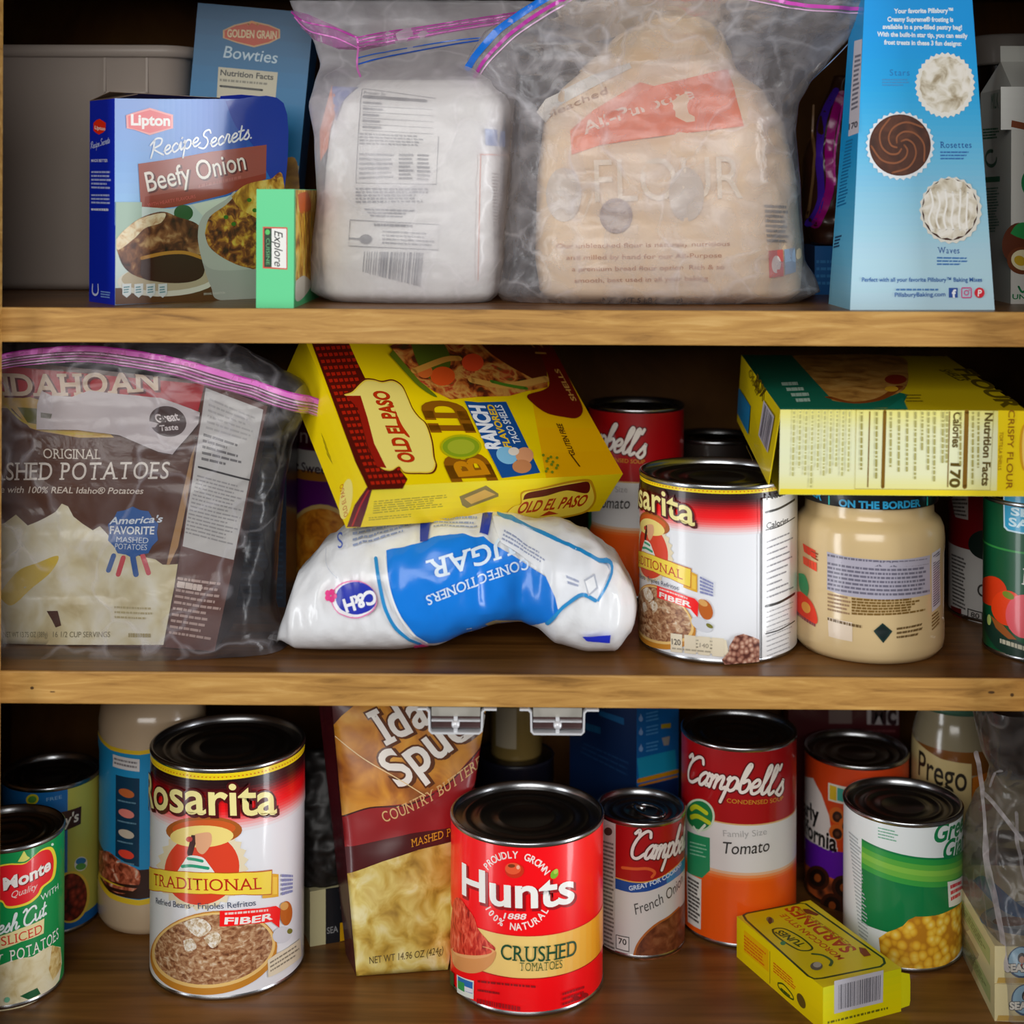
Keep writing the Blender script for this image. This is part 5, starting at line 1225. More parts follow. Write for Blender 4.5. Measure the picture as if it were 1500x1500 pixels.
EMB = lambda f, x, y, k: (f.ell(x, y, 28 * k, 30 * k, '#1f4a6c'), f.ell(x, y - 1, 25 * k, 27 * k, '#9fc4d8'), f.ell(x, y - 8 * k, 8 * k, 10 * k, '#1d1d22'), f.ell(x, y - 5 * k, 5 * k, 7 * k, '#c89a80'), f.poly([(x - 14 * k, y + 10 * k), (x, y + 2 * k), (x + 14 * k, y + 10 * k)], '#a8342c'), f.text('SEASON', (x - 30 * k, y + 17 * k), (x + 40 * k, y + 17 * k), 13 * k, '#f0ece2', bold=.05, outline='#1d1d22', ow=.06))
for key, lab in (('seas1', 'cream sardine carton at the bottom of the plastic-wrapped stack in the right corner'), ('seas2', 'cream sardine carton on top of the plastic-wrapped stack, with a plate of fish on it')):
    c = Carton(key, {'all': '#d4c9a0', 'left': '#c4bf98', 'top': '#cdbf98'})
    f = c.face('front', 5); y0 = CAL[key + '.front'][3][1]
    EMB(f, 1497 if key == 'seas2' else 1503, y0 + 24, .78)
    f.poly([(1462, y0 + 46), (1700, y0 + 50), (1700, y0 + 54), (1460, y0 + 54)], '#b89a5a')
    f = c.face('left', 6); q = CAL[key + '.left']; f.poly([f.bil(f.q, a_, b_) for a_, b_ in ((.1, .3), (.9, .3), (.9, .75), (.1, .75))], '#9aa878'); f.lines([f.bil(f.q, a_, b_) for a_, b_ in ((.15, .4), (.85, .4), (.85, .65), (.15, .65))], 3, '#5a6a44', .5)
    if key == 'seas2':
        f = c.face('top', 7); f.ell(1540, 1345, 105, 28, '#7d8a96'); f.ell(1540, 1342, 96, 23, '#a9b2b8'); f.poly([(1425, 1290), (1445, 1285), (1500, 1330), (1540, 1340), (1520, 1350), (1470, 1335)], '#2f6a9c', True); f.ell(1480, 1350, 26, 7, '#7a5a4a'); f.ell(1560, 1348, 30, 8, '#8a6a54')
    c.done('sardine_carton', lab, 'box', 'plastic-wrapped sardine cartons')

c = Carton('cream', {'all': '#c9c29c', 'front': '#17181c'})
f = c.face('front'); f.poly([(454, 1306), (477, 1302), (477, 1383), (454, 1387)], '#c9c29c'); f.text('SEA', (479, 1368), (495, 1365), 9, '#8f8f90', bold=.01); f.poly([(498, 1352), (506, 1350), (506, 1377), (498, 1379)], '#c89a1c') 
c.done('small_carton', 'small cream and black carton between the tall beans tin and the potato pouch', 'box')
# ------------------------------------------------------------------ jars and bottles
def glass_mat(name, h, rough=.18):
    m, n, l, b = new_mat(name); b.inputs['Base Color'].default_value = lin(h); b.inputs['Roughness'].default_value = rough
    b.inputs['Coat Weight'].default_value = .4; b.inputs['Coat Roughness'].default_value = .12; b.inputs['Subsurface Weight'].default_value = .0
    return m
class JarFace:
    pass
def jar_face(mb, key, x, y, z, prof, lift=.0002):
    """artwork wrapped on a turned surface; drawn in metres (x, z) as seen from the front"""
    zs = [p[1] for p in prof]
    def rad(v):
        for (r0, z0), (r1, z1) in zip(prof, prof[1:]):
            if z0 <= v <= z1 and z1 > z0: return r0 + (r1 - r0) * (v - z0) / (z1 - z0)
        return prof[-1][0]
    az = math.atan2(-.95 - y, .0115 - x)
    H = homog(CAL[key][0], CAL[key][1]) if isinstance(key, str) else key
    def R(px, py):
        u, v = H(px, py); v -= z; r = rad(max(zs[0], min(zs[-1], v))); s = max(-.99, min(.99, (u - x0) / r)); return (math.asin(s) * .05, v)
    d = Vector((.0115 - x, -.95 - y)).normalized(); x0 = x + d.x * .048
    def pt(u, v, h):
        r = rad(max(zs[0], min(zs[-1], v))) + lift + h; a = az + u / .05
        return (r * math.cos(a), r * math.sin(a), v)
    return Face(mb, R, pt, .0022, .004)
x, y, z = .2418, .0712, Z2
jar = thing('dip_jar', 'glass jar of creamy cheese dip with a black lid, under the flour taco box', 'jar', (x, y, z))
prof = [(.0002, .0015), (.040, .0015), (.0425, 0), (.046, .0008), (.0492, .005), (.0498, .010), (.0498, .020), (.0493, .024), (.0493, .066), (.0498, .070), (.0499, .076), (.0492, .083), (.0470, .088), (.0440, .0905), (.0428, .0925), (.0428, .096), (.0420, .1000)]
b = MB(); b.lathe(prof, glass_mat('cheese_dip_glass', '#dcc190'), 96); b.build('jar_body', jar)
l = MB(); lp = [(.0432, .1000), (.0452, .1003), (.0456, .1010), (.0456, .1145), (.0450, .1158), (.0430, .1164), (.0400, .1160), (.0002, .1158)]
l.lathe([(.0425, .1000)] + lp, ink('#141319', .35), 80)
f = jar_face(l, 'jar', x, y, z, [(.0456, .09), (.0456, .13)])
f.text('ON THE BORDER', (1231, 747), (1347, 746), 10, '#38a4d6', bold=.04); f.text('BORDER', (1160, 728), (1204, 743), 10, '#38a4d6', bold=.04)
for a_ in (1216, 1358): f.stroke([(a_, 735), (a_, 746)], 2.5, '#38c4c6', smooth=False)
l.build('lid', jar)
lb = MB(); f = jar_face(lb, 'jar', x, y, z, prof[3:])
f.poly([(1213, 815), (1240, 818), (1300, 820), (1362, 818), (1362, 876), (1300, 878), (1240, 876), (1213, 872)], '#b6b2c0'); f.lines([(1214, 817), (1361, 821), (1361, 874), (1214, 872)], 9, '#6f6c7c', .55, mean=.05, ragged=.08, gap=.008)
f.lines([(1214, 875), (1249, 876), (1249, 905), (1214, 903)], 5, '#9a7c5c', .5, mean=.2); f.lines([(1249, 877), (1360, 877), (1358, 899), (1249, 903)], 6, '#7c6030', .72, mean=.07, gap=.01)
f.poly([(1214, 912), (1250, 914), (1250, 942), (1216, 940)], '#e4d3c0'); f.lines([(1214, 912), (1268, 917), (1268, 922), (1214, 917)], 1, '#6a5434', .8, mean=.1); f.lines([(1313, 918), (1360, 914), (1348, 934), (1313, 936)], 3, '#6a5434', .5, mean=.15)
f.poly([(1280, 924), (1293, 912), (1307, 924), (1294, 941)], '#14302c'); f.poly([(1283, 924), (1293, 915), (1304, 924), (1294, 937)], '#0e1e1e')
f.poly([(1364, 816), (1377, 812), (1377, 898), (1364, 904)], '#cfccd4'); f.lines([(1366, 820), (1376, 815), (1376, 893), (1366, 898)], 22, '#3f3a5c', .5, mean=.9, ragged=.05); f.lines([(1364, 907), (1376, 902), (1376, 925), (1364, 932)], 5, '#7c6030', .5)
f.lines([(1177, 812), (1201, 818), (1201, 832), (1179, 826)], 1, '#dc4630', .9, mean=.25); f.lines([(1190, 818), (1201, 820), (1201, 834), (1190, 830)], 3, '#8a4a30', .5, mean=.4); f.lines([(1177, 832), (1202, 836), (1202, 850), (1178, 844)], 1, '#e0543c', .95, mean=.35)
f.poly([(1170, 862), (1180, 860), (1186, 876), (1182, 892), (1172, 884)], '#4a9a6a', True); f.poly([(1168, 892), (1176, 888), (1190, 896), (1198, 912), (1198, 926), (1182, 926), (1168, 920)], '#dc4630', True); f.ell(1182, 908, 7, 8, '#ecb05a'); f.lines([(1166, 920), (1204, 928), (1204, 933), (1166, 926)], 1, '#8a4a54', .8); f.poly([(1162, 857), (1168, 858), (1168, 884), (1162, 880)], '#1d4a5c')
lb.build('label', jar)

x, y, z = -.2713, .1776, Z3
jar = thing('dressing_bottle', 'jar of creamy dressing with a blue label behind the tall refried beans tin', 'bottle', (x, y, z))
prof = [(.0002, .001), (.030, .001), (.033, 0), (.037, .003), (.0396, .008), (.0398, .030), (.0392, .034), (.0388, .038), (.0388, .128), (.0394, .132), (.0398, .138), (.0396, .152), (.0380, .160), (.0340, .167), (.0270, .172), (.0240, .175), (.0240, .186)]
b = MB(); b.lathe(prof, glass_mat('dressing_glass', '#c2aa8c'), 80); b.build('jar_body', jar)
l = MB(); l.lathe([(.0242, .180), (.0262, .180), (.0264, .184), (.0264, .206), (.0255, .2085), (.0002, .2085)], ink('#a89c90', .4), 60); l.build('lid', jar)
lb = MB(); H = homog([(148, 1372), (300, 1372), (300, 1040), (148, 1040)], [(-.3080, .0035), (-.2305, .0035), (-.2305, .173), (-.3080, .173)])
f = jar_face(lb, H, x, y, z, prof[4:])
f.poly([(146, 1098), (185, 1108), (225, 1110), (300, 1098), (300, 1318), (225, 1330), (185, 1326), (146, 1312)], '#d8b83a')
f.poly([(146, 1104), (185, 1114), (225, 1116), (300, 1104), (300, 1310), (225, 1322), (185, 1318), (146, 1304)], '#2b86b4')
f.poly([(146, 1252), (160, 1256), (190, 1272), (225, 1280), (300, 1276), (300, 1310), (225, 1321), (185, 1318), (146, 1304)], '#2e160f'); f.poly([(160, 1280), (180, 1262), (200, 1270), (225, 1282), (222, 1306), (195, 1316), (170, 1304)], food('snack_print', ['#3a1a10', '#8a3a22', '#c86a4a', '#e0c8b0'], 180), True)
f.poly([(192, 1148), (225, 1150), (225, 1276), (205, 1270), (192, 1264)], '#16354c')
for k, cl in enumerate(('#b8663c', '#d8847a', '#c8b8a8', '#d84a3a')): f.ell(207, 1172 + k * 29, 11, 6, cl, rot=.2); f.lines([(195, 1182 + k * 29), (222, 1184 + k * 29), (222, 1187 + k * 29), (195, 1185 + k * 29)], 1, '#6a8a9c', .7)
f.poly([(188, 1119), (225, 1122), (225, 1140), (188, 1137)], '#d4d0d0'); f.lines([(190, 1122), (224, 1125), (224, 1137), (190, 1134)], 2, '#7a7478', .5)
lb.build('label', jar)

x, y, z = .3420, .2160, Z3
jar = thing('sauce_jar', 'pasta sauce jar with a cream label in the dark corner behind the sweetcorn tin', 'jar', (x, y, z))
prof = [(.0002, .001), (.026, .001), (.029, 0), (.0325, .004), (.0330, .012), (.0330, .118), (.0322, .128), (.0290, .140), (.0275, .144), (.0275, .158)]
b = MB(); b.lathe(prof, glass_mat('sauce_glass', '#7a4a1e'), 72); b.lathe([(.03305, .105), (.0324, .128), (.0292, .140), (.0277, .144), (.0277, .158)], glass_mat('clear_shoulder_glass', '#8a7f64'), 72); b.build('jar_body', jar)
l = MB(); l.lathe([(.0278, .150), (.0296, .150), (.0298, .1525), (.0298, .164), (.0288, .166), (.0002, .1655)], ink('#3c5a4a', .4), 60); l.build('lid', jar)
lb = MB(); H = homog([(1325, 1300), (1450, 1300), (1450, 1040), (1325, 1040)], [(.3000, .0044), (.3666, .0044), (.3666, .1430), (.3000, .1430)])
f = jar_face(lb, H, x, y, z, prof[3:])
f.poly([(1310, 1072), (1333, 1079), (1360, 1088), (1401, 1091), (1401, 1240), (1360, 1236), (1310, 1222)], '#c4b182'); f.text('Prego', None, (1394, 1130), .0190, '#201a14', bold=.01, serif=False, L=.060, ang=-4)
f.poly([(1403, 1110), (1430, 1108), (1440, 1150), (1403, 1200)], '#a8621c', True)
lb.build('label', jar)

x, y, z = .0020, .2520, .0960
t = thing('dark_tin', 'dark tin at the back of the cupboard floor, under the small tan spice jar', 'can', (x, y, 0)); b = MB(); b.lathe([(.0002, 0), (.030, 0), (.0305, .001), (.030, .003), (.030, .092), (.0305, .095), (.0296, .096), (.0285, .0945), (.0002, .0945)], ink('#1a1a26', .35), 60); b.build('can_body', t); b = MB(); b.lathe([(.0284, .0948), (.026, .0960), (.0002, .0960)], LID, 48); b.build('lid', t)
jar = thing('spice_jar', 'small tan spice jar at the back behind the two metal door catches', 'jar', (x, y, z))
b = MB(); b.lathe([(.0002, 0), (.020, 0), (.0205, .002), (.0205, .045), (.0190, .053), (.0155, .056), (.0155, .062)], ink('#8a7648', .3), 48); b.build('jar_body', jar)
l = MB(); l.lathe([(.0158, .060), (.0172, .060), (.0172, .074), (.0165, .076), (.0002, .076)], ink('#9a9284', .4), 40); l.build('lid', jar)
lb = MB(); a0 = math.atan2(-.95 - y, .0115 - x)
vs = []
for k in range(13): a = a0 - .9 + k * .075; vs += [(.0208 * math.cos(a), .0208 * math.sin(a), .010), (.0208 * math.cos(a), .0208 * math.sin(a), .042)]
lb.add(vs, [(2 * k, 2 * k + 2, 2 * k + 3, 2 * k + 1) for k in range(12)], ink('#b4aa94')); lb.build('label', jar)

x, y, z = .3760, .2050, Z1
jar = thing('dark_bottle', 'dark bottle with a grey cap behind the coconut drink carton', 'bottle', (x, y, z))
b = MB(); b.lathe([(.0002, 0), (.029, 0), (.031, .003), (.031, .120), (.028, .138), (.022, .150), (.020, .160), (.020, .172)], ink('#15100e', .25), 60); b.build('bottle_body', jar)
l = MB(); l.lathe([(.0205, .172), (.0262, .172), (.0265, .174), (.0265, .1925), (.0255, .1945), (.0002, .1945)], ink('#8a837c', .45), 48); l.build('cap', jar)

# translucent storage bin
m, n, l_, b_ = new_mat('frosted_bin_plastic')
b_.inputs['Base Color'].default_value = lin('#d6c8bc'); b_.inputs['Roughness'].default_value = .35
tr = n.new('ShaderNodeBsdfTranslucent'); tr.inputs['Color'].default_value = lin('#b4a8a2'); tp = n.new('ShaderNodeBsdfTransparent')
mx = n.new('ShaderNodeMixShader'); mx.inputs[0].default_value = .35; l_.new(b_.outputs[0], mx.inputs[1]); l_.new(tr.outputs[0], mx.inputs[2])
m2 = n.new('ShaderNodeMixShader'); m2.inputs[0].default_value = .14; l_.new(mx.outputs[0], m2.inputs[1]); l_.new(tp.outputs[0], m2.inputs[2]); l_.new(m2.outputs[0], n['Material Output'].inputs['Surface'])
BIN = m
def rrect(x0, x1, y0, y1, r, k=7):
    P = []
    for cx, cy, a in ((x1 - r, y0 + r, -90), (x1 - r, y1 - r, 0), (x0 + r, y1 - r, 90), (x0 + r, y0 + r, 180)):
        P += [(cx + r * math.cos(math.radians(a + 90 * i / (k - 1))), cy + r * math.sin(math.radians(a + 90 * i / (k - 1)))) for i in range(k)]
    return P
def loft(mb, rings, m, cap0=True, cap1=False):
    k = len(rings[0]); vs = [p for r in rings for p in r]
    fs = [(i * k + j, i * k + (j + 1) % k, (i + 1) * k + (j + 1) % k, (i + 1) * k + j) for i in range(len(rings) - 1) for j in range(k)]
    if cap0: fs.append(tuple(range(k))[::-1])
    if cap1: fs.append(tuple((len(rings) - 1) * k + j for j in range(k)))
    mb.add(vs, fs, m)
ox, oy = -.33, .225
bin_ = thing('storage_bin', 'large frosted plastic storage bin at the left end of the upper shelf', 'bin', (ox, oy, Z1))
def ring(g, z, r): return [(px - ox, py - oy, z) for px, py in rrect(-.405 - g, -.252 + g, .158 - g, .292 + g * .6, r)]
mb = MB(); loft(mb, [ring(-.006, .0005, .018), ring(0, .006, .02), ring(.010, .176, .022), ring(.0115, .1785, .022), ring(.0095, .1785, .022), ring(.0085, .174, .022), ring(-.0015, .008, .019), ring(-.003, .007, .018)], BIN, True, True)
mb.build('bin_body', bin_)
mb = MB(); loft(mb, [ring(.0110, .172, .022), ring(.0145, .173, .024), ring(.0145, .1805, .024), ring(.0085, .1815, .022), ring(.0085, .174, .022)], BIN, False); mb.build('rim', bin_)
mb = MB()
for xx in (-.3010, -.2700): mb.box(xx - ox - .0008, xx - ox + .0008, .1475 - oy, .1500 - oy, .146, .174, BIN)
mb.box(-.3010 - ox, -.2700 - ox, .1475 - oy, .1500 - oy, .1452, .1468, BIN); mb.build('handle_recess', bin_, smooth=False)

# ------------------------------------------------------------------ bagged flour on the upper shelf
CLEAR = film('clear_bag_film', '#e8e6f0', .02, .12, 30, bump=.3, gloss=.9, crease=.38, cscale=15)
HAZY = film('hazy_bag_film', '#f6f3f8', .32, .54, 22, bump=.25, gloss=.6, crease=.22, cscale=15)
GREYF = film('cloudy_bag_film', '#efeef6', .17, .42, 44, bump=.3, gloss=.8, crease=.34, cscale=15)  # film with an uneven, mottled milky haze
WRAP = film('shrink_wrap_film', '#dcd4d0', .03, .16, 30, bump=.3, gloss=.8, crease=.3, cscale=18)
PINKZ, MAG, BLUEZ, PALEP = ink('#d67fc4', .3), ink('#b03c9c', .3), ink('#2f62b8', .3), ink('#dcb8d6', .3)
S1 = Pillow([(.4708, -.122, -.016, .085, .032), (.476, -.128, -.0125, .085, .040), (.50, -.130, -.011, .085, .043), (.55, -.128, -.0095, .085, .042), (.585, -.125, -.008, .085, .040), (.602, -.119, -.007, .085, .037), (.612, -.111, -.010, .085, .032), (.620, -.104, -.016, .085, .020)], n=4.5, amp=.0012, freq=28, seed=2)
mb = MB(); S1.mesh(mb, ink('#f0eeea', .55))
f = S1.face(mb, 'sack1', .004, .0007)
f.stroke([(527, 128), (533, 128), (637, 143)], .9, '#8a8a8c', smooth=False); f.stroke([(527, 128), (521, 268), (639, 270), (642, 200)], 1.1, '#77777a', smooth=False)
f.text('Protein 3g', (530, 136), (562, 139), 5, '#6a6a6c'); f.stroke([(531, 140), (597, 145)], 4.5, '#4f4f52', smooth=False); f.stroke([(600, 145), (623, 147)], 4, '#5f5f62', smooth=False)
for k in range(5): f.stroke([(530, 154 + k * 9), (634, 160 + k * 9)], .7, '#a0a0a2', smooth=False); f.lines([(530, 147 + k * 9), (560, 149 + k * 9), (560, 153 + k * 9), (530, 151 + k * 9)], 1, '#8a8a8c', .7, mean=.3)
f.lines([(526, 193), (624, 198), (632, 215), (526, 212)], 4, '#8a8a8c', .45, mean=.06); f.lines([(526, 222), (578, 224), (578, 262), (526, 264)], 6, '#98989a', .42, mean=.15); f.lines([(584, 224), (606, 224), (606, 264), (584, 264)], 7, '#7a7a7c', .5, mean=.5); f.lines([(611, 224), (632, 225), (632, 266), (611, 265)], 7, '#7a7a7c', .5, mean=.5)
f.lines([(521, 274), (634, 275), (630, 297), (521, 298)], 5, '#707074', .55, mean=.06); f.lines([(532, 304), (622, 307), (600, 320), (545, 318)], 3, '#808084', .5, mean=.1)
f.stroke([(513, 322), (643, 329), (642, 366), (511, 360), (513, 322)], 1.1, '#6f6f72', smooth=False); f.lines([(548, 327), (606, 329), (606, 333), (548, 331)], 1, '#6f6f72', .8, mean=.12); f.lines([(560, 336), (637, 340), (637, 362), (560, 358)], 4, '#8f8f92', .4, mean=.1); f.ell(536, 350, 9, 7, '#5f5f62'); f.stroke([(512, 349), (528, 350)], 2.6, '#5f5f62', smooth=False)
f.bars([(534, 368), (621, 370), (616, 420), (531, 398)], 30, '#5c5c60')
f.stroke([(703, 226), (743, 226)], 1.4, '#d88a70', smooth=False); f.stroke([(704, 226), (700, 412)], 1.4, '#d89a84', smooth=False); f.poly([(710, 188), (739, 190), (739, 214), (711, 212)], '#6a83b4'); f.lines([(722, 252), (738, 252), (736, 400), (724, 396)], 30, '#8a7a72', .5, mean=.6)
f.poly([(461, 190), (478, 120), (488, 150), (474, 215), (462, 235)], '#d8783a')
f.poly([(478, 122), (520, 124), (500, 140), (488, 175), (482, 160)], '#4a64a8')
mb.build('flour_sack', None); o = bpy.data.objects['flour_sack']; o.location = S1.org; tag(o, 'white paper flour sack with a nutrition panel and barcode, inside the hazy zip bag', 'flour sack')
B1 = Pillow([(.4704, -.126, -.0145, .083, .036), (.476, -.138, -.0090, .083, .050), (.50, -.138, -.0060, .083, .0525), (.54, -.134, -.0035, .083, .0515), (.58, -.136, -.0015, .083, .049), (.603, -.140, .0005, .083, .0455), (.618, -.137, .0015, .086, .038), (.632, -.135, .0020, .097, .024), (.648, -.140, .0050, .102, .012), (.664, -.152, .0100, .100, .006), (.678, -.158, .0150, .103, .004)], n=3.0, amp=.0028, freq=34, seed=5)
bag = thing('zip_bag', 'hazy zip bag with pink and blue closure holding the white flour sack', 'bag', B1.org)
mb = MB(); B1.mesh(mb, HAZY, close=False); mb.build('bag_film', bag)
mb = MB(); f = B1.face(mb, 'bag1', .004, .0006)
PK = film('pink_zip_film', '#cf78c0', .35, .6, 60, gloss=.4)
f.poly([(401, -4), (430, 4), (470, 22), (512, 40), (512, 62), (480, 60), (440, 44), (418, 24)], PK, False)
f.poly([(507, 42), (560, 30), (640, 18), (720, 6), (775, -4), (775, 8), (720, 22), (640, 36), (560, 52), (511, 66)], PK, False)
for k, cl in ((0, MAG), (5, PINKZ), (10, MAG), (16, PINKZ)): f.stroke([(507 + k * .2, 42 + k), (560, 31 + k), (640, 19 + k * .9), (720, 6 + k * .8), (770, -3 + k * .7)], 1.6, cl)
f.stroke([(512, 76), (560, 64), (640, 49), (712, 40)], 1.8, BLUEZ); f.stroke([(515, 86), (560, 73), (640, 56), (712, 43)], 2.4, ink('#2a55a8', .3))
f.stroke([(508, 42), (511, 64), (513, 90), (522, 108)], 3, PINKZ); f.stroke([(403, 0), (425, 16), (470, 26), (508, 42)], 2.4, MAG); f.stroke([(408, 8), (432, 30), (475, 42), (509, 58)], 2, PINKZ)
mb.build('zip_closure', bag)

S2 = Pillow([(.4708, .024, .188, .090, .034), (.477, .018, .196, .090, .044), (.50, .015, .197, .090, .048), (.55, .016, .193, .090, .047), (.59, .020, .185, .090, .044), (.612, .030, .172, .090, .038), (.630, .048, .152, .090, .030), (.648, .066, .146, .092, .021), (.664, .086, .140, .094, .013), (.672, .100, .132, .095, .006)], n=3.6, amp=.0030, freq=22, seed=9)
mb = MB(); S2.mesh(mb, ink('#ecd3b4', .6))
f = S2.face(mb, 'sack2', .005, .0008)
f.poly([(786, 160), (800, 140), (870, 106), (925, 88), (928, 96), (880, 120), (820, 152), (800, 176)], '#eae4da'); f.text('bleached', (800, 172), (892, 134), 10, '#b08a68', shear=.1)
f.poly([(838, 226), (836, 190), (870, 160), (940, 118), (960, 124), (1074, 96), (1092, 184), (960, 200), (880, 212)], '#e47f56'); f.poly([(836, 190), (870, 160), (940, 118), (960, 124), (900, 160), (860, 190), (842, 220)], '#e88c64')
f.text('All-Purpose', (858, 196), (1020, 142), 17, '#f2d8c6', bold=.02, arc=4); f.text('FLOUR', (872, 296), (1090, 290), 62, '#efe0cc', bold=.0)
for a_ in (826, 1006): f.ell(a_, 285, 26, 40, '#d8cabc')
f.ell(903, 316, 24, 26, '#a8958c'); f.ell(903, 316, 19, 21, '#b8a69a')
for k, (s_, a_, b_) in enumerate((('Our unbleached flour is naturally nutritious', 815, 1070), ('and milled by hand for our All-Purpose', 830, 1058), ('a premium bread flour option. Rich & so', 838, 1062), ('smooth, best used in all your baking', 842, 1038))): f.text(s_, (a_, 364 + k * 17), (b_, 360 + k * 17), 6.5, '#b8835a', bold=.004)
f.text('NET WT 5 LB (2.26kg)', (884, 446), (1002, 446), 8, '#4a3a34', bold=.02); f.lines([(1122, 298), (1160, 300), (1160, 358), (1126, 356)], 8, '#8a7f74', .5, mean=.3)
f.poly([(1128, 368), (1150, 366), (1152, 406), (1130, 408)], '#d8706c'); f.poly([(1152, 366), (1170, 364), (1172, 400), (1154, 404)], '#a8b8cc'); f.ell(1140, 388, 7, 13, '#eadcd8')
mb.build('flour_sack', None); o = [q for q in bpy.data.objects if q.name.startswith('flour_sack')][-1]; o.location = S2.org; tag(o, 'tan flour sack with an orange band, inside the larger cloudy zip bag', 'flour sack')
mb = MB(); F0 = Pillow([(.628, .045, .150, .092, .030), (.640, .058, .150, .088, .026), (.655, .078, .140, .080, .020), (.668, .098, .126, .074, .010), (.673, .106, .120, .072, .004)], n=2.2, amp=.004, freq=40, seed=3); F0.org = S2.org
F0.mesh(mb, ink('#e2c69c', .6)); k_ = mb.build('folded_top', o)
B2 = Pillow([(.4704, -.008, .196, .090, .042), (.477, -.014, .2105, .090, .054), (.485, -.012, .208, .090, .057), (.50, -.010, .199, .090, .0585), (.55, -.006, .196, .089, .0575), (.585, -.004, .193, .088, .055), (.604, -.008, .194, .086, .051), (.618, -.024, .201, .082, .042), (.634, -.032, .214, .075, .032), (.650, -.022, .226, .062, .024), (.664, .002, .240, .046, .014), (.674, .022, .244, .036, .007), (.684, .045, .240, .030, .004)], n=2.8, amp=.0042, freq=30, seed=14)
bag = thing('zip_bag', 'large cloudy zip bag with blue and magenta closure holding the tan flour sack', 'bag', B2.org)
mb = MB(); B2.mesh(mb, GREYF, close=False); mb.build('bag_film', bag)
mb = MB(); f = B2.face(mb, 'bag2', .004, .0008)
f.stroke([(682, 92), (700, 70), (732, 38), (780, 8), (806, -6)], 11, ink('#1f6fc8', .3)); f.stroke([(692, 106), (712, 80), (745, 48), (790, 18), (828, -2)], 5.5, MAG); f.stroke([(698, 108), (720, 82), (755, 50), (800, 22), (838, 0)], 2, PALEP)
mb.build('zip_closure', bag); mb = MB(); f = B2.face(mb, 'bag2', .004, .0008)
f.stroke([(1090, -8), (1140, 2), (1200, 10), (1284, 12)], 5, ink('#c85ab4', .3)); f.stroke([(1090, 0), (1140, 9), (1200, 16), (1282, 18)], 1.6, PALEP); f.stroke([(1284, 8), (1272, 34), (1244, 72), (1200, 116)], 1.6, ink('#9ab0d0', .25))
mb.build('zip_closure', bag)

P3 = Pillow([(.5065, .222, .262, .175, .018), (.53, .216, .264, .175, .024), (.57, .216, .262, .175, .022), (.60, .226, .262, .175, .016), (.632, .238, .262, .175, .006)], n=2.4, amp=.003, freq=40, seed=21)
bag = thing('zip_bag', 'folded bag with a purple and magenta zip, left of the frosting carton', 'bag', P3.org)
mb = MB(); P3.mesh(mb, ink('#3c2418', .35)); mb.build('bag_body', bag)
mb = MB(); f = P3.face(mb, 'purple', .004, .0006)
f.stroke([(1238, 128), (1218, 170), (1208, 230), (1210, 290), (1196, 330)], 9, ink('#4a2aa0', .3)); f.stroke([(1246, 134), (1232, 170), (1222, 220), (1221, 280), (1204, 330)], 12, ink('#a0147c', .3)); f.stroke([(1250, 140), (1240, 175), (1230, 225), (1228, 270)], 3, ink('#c84aa8', .3)); f.stroke([(1206, 150), (1200, 260), (1194, 320)], 3, ink('#8a6a4a', .3))
mb.build('zip_closure', bag)

# ------------------------------------------------------------------ lower shelf: mashed potato pouch in its clear bag
class Patch:
    """four corners with a gentle bulge and foil dimples"""
    def __init__(s, c, W, H, bulge, amp, freq, seed):
        s.c = [Vector(p) for p in c]; s.W, s.H = W, H; s.b = bulge; s.a = amp; s.f = freq; s.s = seed
        s.n = (s.c[1] - s.c[0]).cross(s.c[3] - s.c[0]).normalized()
    def pt(s, u, v, h=0):
        a, b = max(0, min(1, u / s.W)), max(0, min(1, v / s.H))
        p = (s.c[0] * (1 - a) + s.c[1] * a) * (1 - b) + (s.c[3] * (1 - a) + s.c[2] * a) * b
        e = 16 * a * (1 - a) * b * (1 - b); e2 = min(1, 12 * min(a, 1 - a, b, 1 - b))
        return p + s.n * (s.b * e ** .6 + s.a * noise.noise(p * s.f + Vector((s.s, 0, 0))) * e2 + h)
    def mesh(s, mb, m, nu=30, nv=40):
        vs = [s.pt(s.W * i / nu, s.H * j / nv) for j in range(nv + 1) for i in range(nu + 1)]; k = nu + 1
        mb.add(vs, [(j * k + i, j * k + i + 1, (j + 1) * k + i + 1, (j + 1) * k + i) for j in range(nv) for i in range(nu)], m)
    def face(s, mb, quad, d=.004, lift=.0004):
        return Face(mb, inv_bilinear(quad, s.W, s.H), lambda u, v, h: s.pt(u, v, h + lift), d, d, 4e-5)
org = Vector((-.28, .07, Z2))
POT = food('mashed_print', ['#c9b888', '#dfd4ac', '#ece6cc', '#f2eede'], 45, 'noise')
mb = MB()
A = Patch([p - org for p in (Vector((-.372, .058, .2395)), Vector((-.2310, .050, .2395)), Vector((-.2050, .052, .4170)), Vector((-.378, .060, .4330)))], .143, .185, .004, .0016, 40, 1)
G = Patch([p - org for p in (Vector((-.2310, .050, .2395)), Vector((-.1960, .040, .2400)), Vector((-.1620, .042, .4020)), Vector((-.2050, .052, .4170)))], .037, .180, .001, .0014, 50, 4)
A.mesh(mb, ink('#54311f', .3)); G.mesh(mb, ink('#6a4a44', .3), 10, 40)
bk = [p - org for p in (Vector((-.372, .110, .2395)), Vector((-.196, .100, .2395)), Vector((-.163, .062, .402)), Vector((-.205, .070, .417)), Vector((-.378, .075, .433)))]
fr = [A.c[0], A.c[1], G.c[1], G.c[2], A.c[2], A.c[3]]
